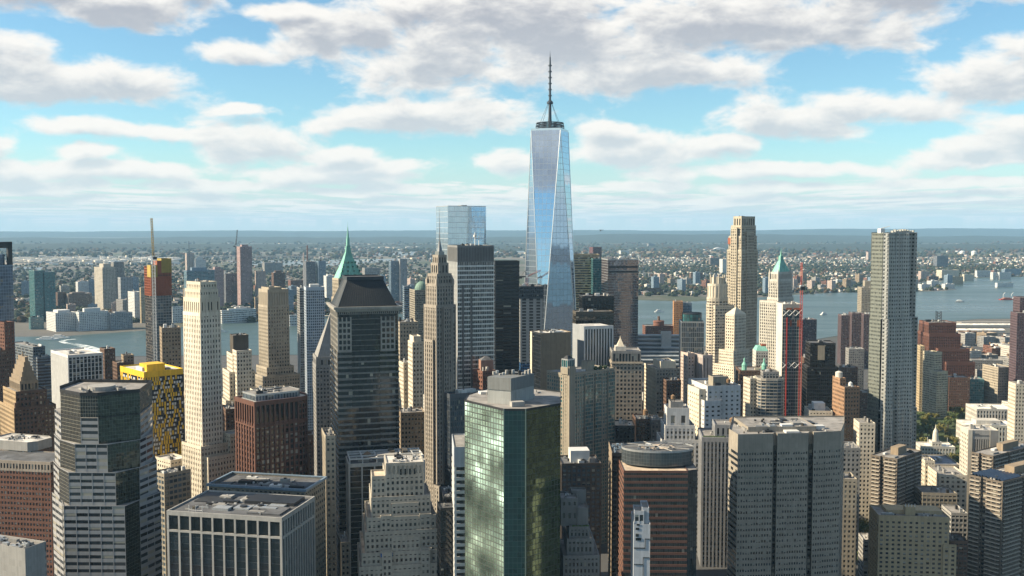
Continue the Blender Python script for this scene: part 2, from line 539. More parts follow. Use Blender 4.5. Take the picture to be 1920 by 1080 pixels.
class Bld:
    by_face = False         # True: every face of the shaft gets parts of its own

    def __init__(s, name, label, cat, uL, uC, uR, vt, Y, th=25.0, d=None, w=None, group=None, dmax=75.0):
        s.name, s.Y, s.vt, s.uC = name, Y, vt, uC
        C = at(uC, vt, Y)
        if d is not None and w is None and uL < uC:
            # the depth is known: turn the block until its flank ends at the right column
            kl, lo, hi = ray(uL, vt)[0] / ray(uL, vt)[1], -6.0, 78.0
            for _ in range(40):
                th = (lo + hi) / 2
                if (C.x - d * math.sin(R(th))) / (Y + d * math.cos(R(th))) > kl:
                    lo = th
                else:
                    hi = th
        th = R(th)
        s.th = th
        s.C, s.zt = C, C.z
        k = lambda u: ray(u, vt)[0] / ray(u, vt)[1]
        s.k = k
        c, si = math.cos(th), math.sin(th)
        if w is None:
            w = (k(uR) * Y - C.x) / (c - k(uR) * si)
            w = min(max(w, 3.0), 130.0)
        if d is None:
            den = si + k(uL) * c
            d = (C.x - k(uL) * Y) / den if den > 0.02 else 30.0
            d = min(max(d, 6.0), dmax)
        s.w, s.d = w, d
        s.root = bpy.data.objects.new(name, None)
        s.root.empty_display_size = 5
        link(s.root)
        s.root.location = (C.x, Y, 0)
        s.root.rotation_euler = (0, 0, th)
        tag(s.root, label, cat, group)
        FOOT.append((C.x + (w * c - d * si) / 2, Y + (w * si + d * c) / 2, math.hypot(w, d) / 2))
        s.parts = {}
        s.wins = []
        s.rnd = random.Random(hash((uL, uC, uR, vt)) & 0xffff)

    # picture helpers, all in the building's own axes
    def z(s, v):
        return at(s.uC, v, s.Y).z

    def x(s, u):
        k = s.k(u)
        return (k * s.Y - s.C.x) / (math.cos(s.th) - k * math.sin(s.th))

    def y(s, u):
        k = s.k(u)
        return (s.C.x - k * s.Y) / (math.sin(s.th) + k * math.cos(s.th))

    def loc(s, u, Y):
        """local xy of the point at picture column u and distance Y"""
        X = s.k(u) * Y - s.C.x
        dy = Y - s.Y
        c, si = math.cos(s.th), math.sin(s.th)
        return (X * c + dy * si, -X * si + dy * c)

    def rect(s, x0=0.0, x1=None, y0=0.0, y1=None):
        x1 = s.w if x1 is None else x1
        y1 = s.d if y1 is None else y1
        return [(x0, y0), (x1, y0), (x1, y1), (x0, y1)]

    def mb(s, part, m):
        return s.parts.setdefault((part, m.name), (MB(), m))[0]

    def strip(s, B, a, b, ao, bo, z0, z1, inner=False):
        B.quad([(*ao, z0), (*bo, z0), (*bo, z1), (*ao, z1)])
        B.quad([(*ao, z1), (*bo, z1), (*b, z1), (*a, z1)])
        B.quad([(*a, z0), (*b, z0), (*bo, z0), (*ao, z0)])
        B.quad([(*a, z0), (*ao, z0), (*ao, z1), (*a, z1)])
        B.quad([(*bo, z0), (*b, z0), (*b, z1), (*bo, z1)])
        if inner:
            B.quad([(*b, z0), (*a, z0), (*a, z1), (*b, z1)])

    def prism(s, pts, z0, z1, st, roof=roof_grey, tag_='facade_cladding', deck=True):
        n = len(pts)
        sts = st if isinstance(st, (list, tuple)) else [st] * n
        offs = {}

        def off(d):
            d = round(d, 4)
            if d not in offs:
                offs[d] = outset(pts, d)
            return offs[d]
        for i in range(n):
            if s.by_face:
                s.flush()
            e = sts[i]
            if e is None:
                continue
            a, b = pts[i], pts[(i + 1) % n]
            t = Vector((b[0] - a[0], b[1] - a[1]))
            L = t.length
            if L < 0.05:
                continue
            t /= L
            nr = Vector((t.y, -t.x))
            wall = s.mb(tag_, e['wm'])
            if e['blank']:
                ao, bo = off(e['ds'])[i], off(e['ds'])[(i + 1) % n]
                s.strip(wall, a, b, ao, bo, z0, z1 + e['par'], True)
                continue
            H = z1 - z0
            nf = max(1, round(H / e['fl']))
            fh = H / nf
            nb = max(1, round(L / e['bay']))
            bw = L / nb
            G = s.mb('glazing', e['gm'])
            o = 23 * i + int(abs(z1)) % 11
            G.quad([(*a, z0), (*b, z0), (*b, z1), (*a, z1)], [(o, 0), (o + nb, 0), (o + nb, nf), (o, nf)])
            if e['sp'] > 0:
                ao, bo = off(e['ds'])[i], off(e['ds'])[(i + 1) % n]
                sh = e['sp'] * fh
                for j in range(nf):
                    zz = z0 + j * fh
                    s.strip(wall, a, b, ao, bo, zz - (0.001 if j else 0), zz + sh)
            if e['top'] or e['par']:
                dd = max(e['ds'], e['dp'] if e['pw'] else 0) + 0.004
                ao, bo = off(dd)[i], off(dd)[(i + 1) % n]
                s.strip(s.mb(tag_, e['pm'] or e['wm']), a, b, ao, bo, z1 - e['top'], z1 + e['par'], True)
            if e['pw'] > 0:
                P = s.mb('pier_cladding', e['pm']) if e['pm'] else wall
                pw = e['pw'] * bw if e['pw'] < 1 else e['pw']
                oo = off(e['dp'])
                for j in range(0, nb + 1):
                    if j % e['every'] and j != nb:
                        continue
                    c0, c1 = j * bw - pw / 2, j * bw + pw / 2
                    p0 = Vector(a) + t * max(c0, 0)
                    p1 = Vector(a) + t * min(c1, L)
                    q0, q1 = p0 + nr * e['dp'], p1 + nr * e['dp']
                    if j == 0:
                        q0 = Vector(oo[i])
                    if j == nb:
                        q1 = Vector(oo[(i + 1) % n])
                    s.strip(P, p0[:], p1[:], q0[:], q1[:], z0, z1 + 0.3)
            if e['mull'] > 0:
                mw = e['mull']
                for j in range(1, nb):
                    c0 = j * bw
                    p0, p1 = Vector(a) + t * (c0 - mw / 2), Vector(a) + t * (c0 + mw / 2)
                    s.strip(s.mb('mullion_grid', e['pm'] or e['wm']), p0[:], p1[:], (p0 + nr * (e['ds'] + .05))[:], (p1 + nr * (e['ds'] + .05))[:], z0, z1)
            if e['win']:
                # each window a pane of its own, set in the opening between piers and spandrels
                pw = e['pw'] * bw
                ww, wh = bw - pw, fh * (1 - e['sp'])
                ang = math.atan2(t.y, t.x)
                for q in range(nf):
                    zz = z0 + q * fh + e['sp'] * fh + wh / 2
                    if q == nf - 1 and wh > 1.6:
                        zz -= 0
                    for j in range(nb):
                        c = Vector(a) + t * ((j + .5) * bw)
                        s.wins.append((c.x, c.y, zz, ang, round(ww, 2), round(wh, 2)))
        if deck:
            q = MB()
            q.quad([(p[0], p[1], z1 - 0.02) for p in pts])
            q.build('roof', roof, s.root)

    def box(s, part, m, x0, x1, y0, y1, z0, z1):
        s.mb(part, m).box(x0, x1, y0, y1, z0, z1)

    def cornice(s, pts, z, h, d, m, part='cornice'):
        o = outset(pts, d)
        n = len(pts)
        B = s.mb(part, m)
        for i in range(n):
            s.strip(B, pts[i], pts[(i + 1) % n], o[i], o[(i + 1) % n], z, z + h, True)

    def units(s, x0, x1, y0, y1, z, n=5, hmax=4.0, m=None):
        """rooftop machinery: cabins, condensers and ducts, each a part of its own"""
        r = s.rnd
        for i in range(n):
            w, d, h = r.uniform(.06, .22) * (x1 - x0), r.uniform(.08, .25) * (y1 - y0), r.uniform(.8, hmax)
            w, d = min(w, 9), min(d, 9)
            xx, yy = r.uniform(x0, x1 - w), r.uniform(y0, y1 - d)
            B = MB()
            mm = m or r.choice([conc, silver, white_panel, grey_stone, dark_steel])
            B.box(xx, xx + w, yy, yy + d, z, z + h)
            ru = B.build('roof_unit', mm, s.root)
            if r.random() < .5:
                B = MB()
                B.cyl(xx + w / 2, yy + d / 2, z + h, z + h + .7, min(w, d) * .3, n=10)
                B.build('fan_housing', dark_steel, ru)
        if s.Y < 720 and n > 2:
            for i in range(n * 2):
                xx, yy = r.uniform(x0, x1 - 1.5), r.uniform(y0, y1 - 1.5)
                B = MB()
                if r.random() < .3:
                    L = r.uniform(3, 9)
                    if r.random() < .5:
                        B.box(xx, min(xx + L, x1), yy, yy + .5, z, z + .7)
                    else:
                        B.box(xx, xx + .5, yy, min(yy + L, y1), z, z + .7)
                    B.build('duct', r.choice([silver, conc, dark_steel]), s.root)
                else:
                    a = r.uniform(.5, 1.5)
                    B.box(xx, xx + a, yy, yy + r.uniform(.5, 1.5), z, z + r.uniform(.5, 1.7))
                    B.build('roof_vent', r.choice([silver, white_panel, conc, dark_steel, bronze]), s.root)

    def tank(s, x, y, z, r=2.2, h=4.0, m=None, legs=2.5):
        mm = m or wall_mat('tank_wood', (0.22, 0.14, 0.08))
        B = MB()
        B.cyl(x, y, z + legs, z + legs + h, r, n=14)
        tk = B.build('water_tank', mm, s.root)
        B = MB()
        B.cyl(x, y, z + legs + h, z + legs + h + r * .75, r * 1.06, 0, n=14)
        B.build('tank_roof', mm, tk)
        B = MB()
        for a in range(4):
            B.bar((x + r * .7 * math.cos(a * 1.571 + .78), y + r * .7 * math.sin(a * 1.571 + .78), z), (x + r * .7 * math.cos(a * 1.571 + .78), y + r * .7 * math.sin(a * 1.571 + .78), z + legs), .18)
        B.build('tank_stand_frame', dark_steel, tk)

    def flush(s):
        for (part, mn), (B, m) in s.parts.items():
            B.build(part, m, s.root)
        s.parts = {}

    def done(s):
        s.flush()
        if s.wins:
            c, si = math.cos(s.th), math.sin(s.th)

            def vis(wd):
                # windows whose face looks at the camera and that stand inside the frame come first, the highest of them first
                x, y, z, ang, ww, wh = wd
                X, Yw = s.C.x + x * c - y * si, s.Y + x * si + y * c
                nx, ny = math.sin(ang + s.th), -math.cos(ang + s.th)
                face = nx * -X + ny * -Yw
                row = V0 + (CAMZ - z) / Yw * FPX
                return (face > 0 and row < 1085, face * ww * wh)
            ok = [wd for wd in s.wins if vis(wd)[0]]
            ok.sort(key=lambda wd: (-round(vis(wd)[1] / 40), -wd[2]))
            best, rest = ok[:100], ok[100:]
            for x, y, z, ang, ww, wh in best:
                v = s.rnd.randrange(4)
                key = (ww, wh, v)
                if key not in WIN_MESH:
                    B = MB()
                    B.quad([(-ww / 2, 0, -wh / 2), (ww / 2, 0, -wh / 2), (ww / 2, 0, wh / 2), (-ww / 2, 0, wh / 2)], [(v * 7, 0), (v * 7 + 1, 0), (v * 7 + 1, 1), (v * 7, 1)], g_window)
                    F_ = MB()
                    f = .09
                    fm = None
                    F_.box(-ww / 2, ww / 2, -.06, 0, -f / 2, f / 2, fm)
                    F_.box(-ww / 2, -ww / 2 + f, -.06, 0, -wh / 2, wh / 2, fm)
                    F_.box(ww / 2 - f, ww / 2, -.06, 0, -wh / 2, wh / 2, fm)
                    WIN_MESH[key] = (B.mesh('window'), F_.mesh('window_frame', dark_steel))
                o = bpy.data.objects.new('window', WIN_MESH[key][0])
                link(o, s.root)
                link(bpy.data.objects.new('window_frame', WIN_MESH[key][1]), o)
                o.location = (x + .06 * math.sin(ang), y - .06 * math.cos(ang), z)
                o.rotation_euler = (0, 0, ang)
            if rest:
                B = MB()
                for i, (x, y, z, ang, ww, wh) in enumerate(rest):
                    ca, sa = math.cos(ang), math.sin(ang)
                    ox, oy = x + .06 * sa, y - .06 * ca
                    h = ww / 2
                    p = lambda k, zz: (ox + k * ca, oy + k * sa, z + zz)
                    B.quad([p(-h, -wh / 2), p(h, -wh / 2), p(h, wh / 2), p(-h, wh / 2)], [(i * 3, 0), (i * 3 + 1, 0), (i * 3 + 1, 1), (i * 3, 1)])
                o = B.build('window', g_window, s.root)
                o['kind'] = 'stuff'
        return s.root


def slab(name, label, uL, uC, uR, vt, Y, th, st, cat='office tower', d=None, units=4, roof=roof_grey, pent=None, tanks=0, group=None, dmax=75.0, hm=4.0):
    """one plain shaft with parapet, roof deck, penthouse and machinery"""
    b = Bld(name, label, cat, uL, uC, uR, vt, Y, th, d=d, group=group, dmax=dmax)
    b.prism(b.rect(), 0, b.zt, st, roof)
    if pent:
        m, h = pent
        x0, x1, y0, y1 = .25 * b.w, .75 * b.w, .25 * b.d, .75 * b.d
        b.box('penthouse', m, x0, x1, y0, y1, b.zt, b.zt + h)
    if units:
        b.units(.1 * b.w, .9 * b.w, .05 * b.d, .9 * b.d, b.zt, units, hm)
    for i in range(tanks):
        b.tank(b.rnd.uniform(.2, .8) * b.w, b.rnd.uniform(.2, .8) * b.d, b.zt)
    b.done()
    return b


# ------------------------------------------------------------------ ground, river, hills
def ground_mat():
    m, N, b = base_mat('land_cover')
    p = N.n('ShaderNodeNewGeometry').outputs['Position']
    a = N.noise(p, 0.0011, 6, 0.65)
    c = N.noise(p, 0.012, 4, 0.7)
    d = N.noise(N.v('MULTIPLY', p, (0.00012, 0.0009, 0)), 1.0, 4, 0.6)
    wood = N.mix(c, (0.022, 0.035, 0.016, 1), (0.055, 0.065, 0.028, 1))
    town = N.mix(c, (0.055, 0.052, 0.045, 1), (0.14, 0.125, 0.105, 1))
    col = N.mix(N.rng(a, 0.44, 0.56, 0, 1, True), wood, town)
    marsh = N.rng(d, 0.55, 0.66, 0, 1, True)
    y = N.sep(p)[1]
    marsh = N.m('MULTIPLY', marsh, N.rng(y, 6500, 9000, 0, 1))
    col = N.mix(marsh, col, (0.22, 0.165, 0.095, 1))
    city = N.rng(y, 2300, 2600, 1, 0)
    asph = N.mix(N.noise(p, 0.05, 4, 0.6), (0.035, 0.036, 0.04, 1), (0.075, 0.075, 0.075, 1))
    col = N.mix(city, col, asph)
    N.put(b.inputs['Base Color'], col)
    b.inputs['Roughness'].default_value = 0.95
    return m


def sheet(name, pts, m, z):
    B = MB()
    B.quad([(p[0], p[1], z) for p in pts])
    o = B.build(name, m)
    return tag(o, kind='structure')


def water_mat(name, rgb, bump=0.6, rough=0.30):
    m, N, b = base_mat(name)
    p = N.n('ShaderNodeNewGeometry').outputs['Position']
    a = N.noise(N.v('MULTIPLY', p, (0.012, 0.03, 1)), 1.0, 6, 0.7)
    big = N.noise(N.v('MULTIPLY', p, (0.0012, 0.005, 1)), 1.0, 3, 0.6)
    c = N.mix(big, tuple(x * .8 for x in rgb) + (1,), tuple(x * 1.25 for x in rgb) + (1,))
    N.put(b.inputs['Base Color'], c)
    N.put(b.inputs['Roughness'], N.rng(big, 0.3, 0.7, rough * .75, rough * 1.5))
    b.inputs['IOR'].default_value = 1.33
    b.inputs['Specular IOR Level'].default_value = 0.32
    bp = N.n('ShaderNodeBump')
    bp.inputs['Strength'].default_value = bump
    bp.inputs['Distance'].default_value = 4.0
    N.put(bp.inputs['Height'], a)
    N.put(b.inputs['Normal'], bp.outputs[0])
    return m


land = ground_mat()
sheet('ground', [(-33500, -6000), (33500, -6000), (33500, 33800), (-33500, 33800)], land, 0.0)
river_m = water_mat('river_water', (0.055, 0.085, 0.085))
gp = lambda u, v: tuple(ground(u, v)[:2])
shore_far = [gp(-260, 634), gp(20, 632), gp(120, 631), gp(270, 620), gp(410, 607), gp(490, 604), gp(560, 602), gp(700, 592), gp(900, 578), gp(1080, 566), gp(1200, 563), gp(1290, 566), gp(1380, 561), gp(1490, 553), gp(1560, 549), gp(1690, 548), gp(1760, 546), gp(1795, 543), gp(1770, 537), gp(1700, 531), gp(1840, 521), gp(2000, 517), gp(2500, 505)]
shore_near = [(-3300, 2000), (-1200, 2020), (-300, 2080), (300, 2160), (700, 2350), (1050, 2700), (1330, 2880), (2200, 3000), (4200, 3100)]
sheet('river', shore_near + shore_far[::-1], river_m, 0.5)
sheet('east_river', [(-4500, -1800), (4500, -1800), (4500, 330), (-4500, 330)], river_m, 0.5)
bay_m = water_mat('bay_water', (0.16, 0.19, 0.20), 0.1, 0.35)
sheet('bay', [gp(640, 481), gp(820, 478), gp(1000, 473), gp(1000, 470), gp(830, 471), gp(700, 473)], bay_m, 0.5)
sheet('lake', [gp(20, 507), gp(75, 508), gp(80, 501), gp(30, 500)], bay_m, 0.5)
sheet('inlet', [gp(480, 497), gp(640, 499), gp(780, 484), gp(640, 487), gp(420, 490)], bay_m, 0.5)
marsh_m = wall_mat('marsh_grass', (0.26, 0.19, 0.105), 0.95, 0.5)
sheet('marsh_field', [gp(1080, 475), gp(1400, 474), gp(1400, 469), gp(1080, 468)], marsh_m, 0.6)
sheet('marsh_field', [gp(-100, 500), gp(300, 492), gp(300, 487), gp(-100, 491)], wall_mat('railyard_ground', (0.34, 0.29, 0.23), 0.95, 0.5), 0.6)
hill_wood = wall_mat('hill_woodland', (0.022, 0.032, 0.018), 0.95, 0.6)


def ridge(Y, base_v, amp, seed, depth=3500, low=0.0):
    """a long wooded ridge with an uneven crest"""
    rr = random.Random(seed)
    ph = [(rr.uniform(0, 6.3), f) for f in (1, 2.3, 4.1, 7.7, 13, 29, 61)]
    B = MB()
    n = 260
    X0, X1 = -0.75 * Y, 0.75 * Y
    rows = []
    for i in range(n + 1):
        x = X0 + (X1 - X0) * i / n
        q = i / n * 6.3
        h = sum(math.sin(p + q * f) / (f ** .75) for p, f in ph)
        h += rr.uniform(-.04, .04)
        z = CAMZ - (base_v - V0) / FPX * Y + h * amp * Y / FPX
        rows.append((x, max(z, 2.0)))
    for i in range(n):
        (xa, za), (xb, zb) = rows[i], rows[i + 1]
        B.quad([(xa, Y - depth, 0), (xb, Y - depth, 0), (xb, Y - depth * .45, zb * .55), (xa, Y - depth * .45, za * .55)])
        B.quad([(xa, Y - depth * .45, za * .55), (xb, Y - depth * .45, zb * .55), (xb, Y, zb), (xa, Y, za)])
        B.quad([(xa, Y, za), (xb, Y, zb), (xb, Y + depth, 0), (xa, Y + depth, 0)])
    o = B.build('hills', hill_wood)
    tag(o, kind='structure')


ridge(13500, 458, 1.6, 3, 2500)
ridge(20000, 444, 3.2, 5)
ridge(30000, 431.5, 1.9, 9)


# ------------------------------------------------------------------ towers of the centre: the tall glass tower with the mast
def build_glass_tower():
    Y = 1460.0
    s_ = Y / FPX
    root = bpy.data.objects.new('glass_skyscraper', None)
    link(root)
    c = at(1031, 300, Y + 22)
    root.location = (c.x, c.y, 0)
    tag(root, 'tallest tower, tapering faceted mirror glass with ringed roof and long mast', 'skyscraper')
    zt = at(1031, 244, Y).z
    zb = 57.0
    th = R(72)
    half_t = 43.5 / math.sqrt(2)
    half_b = 61.5 / math.sqrt(2)
    top = [(half_t * math.cos(th + R(45) + k * math.pi / 2), half_t * math.sin(th + R(45) + k * math.pi / 2)) for k in range(4)]
    bot = [(half_b * math.cos(th + k * math.pi / 2), half_b * math.sin(th + k * math.pi / 2)) for k in range(4)]
    mir = glass_mat('tower_mirror_glass', (0.44, 0.53, 0.64), 0.95, 0.03, tilt=0.0018, blind=0.0, grid=0.05, gridcol=(0.22, 0.26, 0.30), pane_var=0.04, wave=0.012)
    edge = wall_mat('steel_edge', (0.75, 0.75, 0.75), 0.3, 0.05, 0.8)
    B = MB()

    def tri(p, tag_):
        p = [Vector(q) for q in p]
        B.quad(p, [((q.x * 0.7 + q.y * 0.7) / 6.0, q.z / 8.2) if False else (tag_ * 31 + (q - p[0]).dot((p[1] - p[0]).normalized()) / 6.1, q.z / 8.2) for q in p])
    E = MB()
    for k in range(4):
        b0, b1 = (*bot[k], zb), (*bot[(k + 1) % 4], zb)
        t0 = (*top[k], zt)
        t1 = (*top[(k + 1) % 4], zt)
        tri((b0, b1, t0), k)                       # wide at the foot, a point at the roof
        tri((t1, t0, b1), k + 5)                   # wide at the roof, a point at the foot
        E.bar(b0, t0, .55)
        E.bar(b1, t0, .55)
    B.build('glazing', mir, root)
    E.build('edge_trim', edge, root)
    P = MB()
    o = [(x * 1.0, y * 1.0) for x, y in bot]
    P.extr(o, 0, zb)
    P.build('base', wall_mat('base_fins', (0.4, 0.42, 0.44), 0.3, 0.1, 0.5), root)
    # parapet band of pale glass
    P = MB()
    P.extr([(x * 1.005, y * 1.005) for x, y in top], zt, zt + 3.0)
    P.build('parapet', glass_mat('parapet_glass', (0.55, 0.60, 0.64), 0.6, 0.15, blind=0, pane_var=.05), root)
    ring_steel = wall_mat('ring_steel', (.07, .085, .105), .4, .05, .3)
    for i, dz in enumerate((4.2, 8.0, 12.0)):
        Rr = MB()
        r = (20.6, 20.0, 19.4)[i]
        n = 40
        for k in range(n):
            a, b = 2 * math.pi * k / n, 2 * math.pi * (k + 1) / n
            Rr.bar((r * math.cos(a), r * math.sin(a), zt + dz), (r * math.cos(b), r * math.sin(b), zt + dz), .75)
            if k % 2 == 0 and i < 2:
                Rr.bar((r * math.cos(a), r * math.sin(a), zt + dz), (r * math.cos(a), r * math.sin(a), zt + dz + 3.9), .25)
        for k in range(8):
            a = 2 * math.pi * k / 8
            Rr.bar((0, 0, zt + dz), (r * math.cos(a), r * math.sin(a), zt + dz), .45)
        Rr.build('antenna_ring', ring_steel, root)
    M = MB()
    M.cyl(0, 0, zt + 3, zt + 40, 2.6, 2.0, 12)
    M.cyl(0, 0, zt + 40, zt + 42.5, 4.6, 4.6, 16)
    M.cyl(0, 0, zt + 42.5, zt + 45, 4.6, 2.0, 16)
    M.cyl(0, 0, zt + 45, zt + 95, 1.7, 1.2, 10)
    M.cyl(0, 0, zt + 95, zt + 107, 1.5, 1.0, 10)
    M.cyl(0, 0, zt + 107, zt + 116, .5, .1, 8)
    for q in range(6):
        M.cyl(0, 0, zt + 51 + q * 8.6, zt + 52.6 + q * 8.6, 2.6, 2.6, 12)
    M.build('mast', ring_steel, root)
    Cb = MB()
    for k in range(6):
        a = 2 * math.pi * k / 6 + .3
        Cb.bar((3.2 * math.cos(a), 3.2 * math.sin(a), zt + 40), (15 * math.cos(a), 15 * math.sin(a), zt + 12), .22)
    Cb.build('guy_cable', black_paint, root)


build_glass_tower()

# pale glass slab behind, sky-coloured
m4 = glass_mat('sky_glass', (0.50, 0.58, 0.62), 0.88, 0.05, tilt=0.004, blind=0.0, grid=0.06, gridcol=(0.38, 0.44, 0.48), pane_var=0.08)
b = Bld('glass_tower', 'pale sky-reflecting glass slab rising plain behind the stone needle tower', 'office tower', 815, 840, 911, 385, 1560, 22, dmax=60)
b.prism(b.rect(), 0, b.zt - 1, S(silver, m4, 8.4, 3.0, .02, 0, .08, .1, top=.5, par=.5))
b.box('penthouse', silver, .45 * b.w, .6 * b.w, .3 * b.d, .6 * b.d, b.zt - 1, b.zt + 1.2)
b.done()

# white ribbed slab with bright spandrel lines (left of the black slab)
alu = wall_mat('bright_aluminium', (0.78, 0.78, 0.75), 0.45, 0.06, 0.2)
b = Bld('office_tower', 'tall grey slab with thin bright floor lines and a louvred band under its roof', 'office tower', 840, 858, 925, 462, 880, 18, dmax=80)
zl = b.z(492)
g28 = glass_mat('grey_glass', (0.055, 0.058, 0.06), 0.1, 0.12, blind=.35, blindcol=(.20, .19, .17))
b.prism(b.rect(), 0, zl, [S(alu, g28, 3.9, 1.6, .30, .10, .6, .25, top=0, par=0), S(alu, g28, 3.9, 1.6, .30, .10, .6, .25, top=0, par=0), S(alu, g28, 3.9, 1.6, .30, .10, .6, .25, top=0, par=0), S(alu, g28, 3.9, 1.6, .30, .34, .3, .6, top=0, par=0)], deck=False)
b.prism(b.rect(), zl, b.zt, S(wall_mat('louvre_grey', (.23, .23, .225), .5), wall_mat('louvre_shadow', (.12, .12, .12), .6), 30, 1.4, .06, .5, .2, .45, top=1, par=.8))  # gaps between the louvres darkened, their shade painted in
for u0 in (866, 882):        # two dark columns; the shadow on the lower front is painted in with them
    x0 = b.x(u0)
    b.box('pier_cladding', wall_mat('service_pier', (.16, .16, .16), .5), x0, x0 + 1.4, -1.5, 0, 0, b.z(535))
b.units(.2 * b.w, .7 * b.w, .1 * b.d, .8 * b.d, b.zt, 4, 3)
A = MB()
A.bar((b.w * .55, 8, b.zt), (b.w * .55, 8, b.zt + 12), .35)
A.bar((b.w * .66, 8, b.zt), (b.w * .66, 8, b.zt + 9), .3)
A.bar((b.w * .55, 8, b.zt + 7), (b.w * .66, 8, b.zt + 7), .25)
A.box(b.w * .52, b.w * .58, 6, 9, b.zt + 8, b.zt + 10)
A.build('antenna', white_paint, b.root)
b.done()

# black slab
b = Bld('office_tower', 'black steel slab with deep dark floor bands next to the grey slab', 'office tower', 926, 929, 973, 490, 1120, 8, dmax=60)
b.prism(b.rect(), 0, b.zt, S(dark_steel, g_black, 4.1, 8, .55, .05, .5, .3, top=3.5, par=.6), roof_dark)
b.done()

# ---- art-deco needle (stone)
deco = wall_mat('deco_stone', (0.33, 0.295, 0.25))
sd = S(deco, g_dark, 3.55, 2.6, .42, .52, .25, .55, top=1.2, par=1.0)
b = Bld('deco_needle_tower', 'slender buff stone tower stepping up to a spired crown and needle', 'skyscraper', 796, 818, 853, 520, 800, 38, dmax=40)
W_, D_ = b.w, b.d
b.prism(b.rect(), 0, b.z(575), sd)
b.prism(b.rect(1.2, W_ - 1.2, 1.2, D_ - 1.2), b.z(575), b.z(535), sd)
b.prism(b.rect(2.4, W_ - 2.4, 2.4, D_ - 2.4), b.z(535), b.z(516), sd)
cx, cy = W_ / 2, D_ / 2
b.prism(b.rect(cx - 4.6, cx + 4.6, cy - 4.6, cy + 4.6), b.z(516), b.z(496), S(deco, g_dark, 6, 3, .2, .5, .2, .5))
b.prism(b.rect(cx - 3.6, cx + 3.6, cy - 3.6, cy + 3.6), b.z(496), b.z(481), S(deco, g_dark, 6, 2.4, .2, .5, .2, .5))
b.box('crown', wall_mat('crown_steel', (.30, .31, .30), .4, .1, .5), cx - 2.7, cx + 2.7, cy - 2.7, cy + 2.7, b.z(481), b.z(472))
q = MB()
z0 = b.z(472)
for i, (r0, h) in enumerate(((2.4, 3.2), (1.7, 2.6), (1.1, 2.2))):
    q.cyl(cx, cy, z0, z0 + h, r0, r0 * .7, 8)
    z0 += h
q.cyl(cx, cy, z0, b.z(392), .38, .08, 6)
q.build('spire', wall_mat('spire_steel', (.22, .23, .24), .4, .1, .5), b.root)
for (fx, fy) in ((0, 0), (1, 0), (0, 1), (1, 1)):
    t = MB()
    x, y = 1.6 + fx * (W_ - 3.2), 1.6 + fy * (D_ - 3.2)
    t.box(x - 1.2, x + 1.2, y - 1.2, y + 1.2, b.z(535), b.z(524))
    t.cyl(x, y, b.z(524), b.z(517), 1.1, .1, 6)
    t.build('pinnacle', deco, b.root)
# flanking wings and a lower stepped foot
b.prism(b.rect(W_, W_ + 1.8, 2.5, D_ - 2.5), 0, b.z(600), sd)
b.prism([(-1.6, 3), (0, 3), (0, D_ - 3), (-1.6, D_ - 3)], 0, b.z(640), sd)
b.prism(b.rect(W_ * .35, W_ * .72, -1.3, 0), 0, b.z(578), sd)
b.prism(b.rect(W_ * .55, W_ + 9, -9, 0), 0, b.z(868), sd)
b.prism(b.rect(W_ * .7, W_ + 8, -6, 0), 0, b.z(815), sd)
b.prism(b.rect(-2.5, W_ * .55, -6.5, 0), 0, b.z(910), sd)
b.done()

# ---- dark postmodern tower with a hipped roof
dgran = wall_mat('dark_green_granite', (.045, .055, .058), .4, .1)
trim = wall_mat('pale_granite_trim', (.36, .34, .30), .5)
b = Bld('hipped_tower', 'broad dark tower with glazed column corners, heavy cornice and black hipped roof', 'skyscraper', 614, 632, 747, 578, 690, 16, dmax=46)
W_, D_ = b.w, b.d
glz = glass_mat('sixty_glass', (.016, .019, .021), .05, .08, blind=.02, spec=.7, wave=.03, pane_var=.2)
zc = b.z(660)
band = wall_mat('thin_stone_band', (.22, .215, .20), .4)
sC = S(band, glz, 3.9, 2.0, .10, 0, .15, .2, top=0, par=0)
sP = S(trim, glz, 3.9, 3.1, .34, .30, .35, .5, top=0, par=0)
b.prism(b.rect(), 0, zc, [S(band, glz, 3.9, 2.0, .26, 0, .35, .2, top=0, par=0)] * 4, deck=False)
b.prism(b.rect(0, W_ * .215, -1.0, 0), 0, zc, S(band, glz, 3.9, 2.0, .40, 0, .35, .2, top=.5, par=0))
b.prism(b.rect(W_ * .70, W_ * .93, -1.0, 0), 0, zc, S(band, glz, 3.9, 2.0, .40, 0, .35, .2, top=.5, par=0))
b.prism(b.rect(0.6, W_ - .6, 0.6, D_ - .6), zc, b.z(590), [sC, sP, sC, sP], deck=False)
for x0, x1 in ((0, .215), (.70, .93)):
    b.prism(b.rect(W_ * x0 + .6, W_ * x1, -.6, .6), zc, b.z(596), sP)
b.prism(b.rect(.2, W_ - .2, -.4, D_ - .2), b.z(590), b.z(584), S(trim, g_black, 5, 1.4, .1, .35, .2, .4, top=.6, par=0), deck=False)
b.cornice(b.rect(-.2, W_ + .2, -.6, D_ + .2), b.z(584), 1.4, 1.2, trim)
b.cornice(b.rect(-.6, W_ + .6, -1.0, D_ + .6), b.z(580), 1.6, 1.9, trim)
ins = 8.4
hip = MB()
zr0, zr1 = b.z(578), b.z(527)
p0 = b.rect(.4, W_ - .4, .2, D_ - .4)
p1 = b.rect(ins, W_ - ins * 1.05, ins + 2, D_ - ins)
n4 = 4
rib = MB()
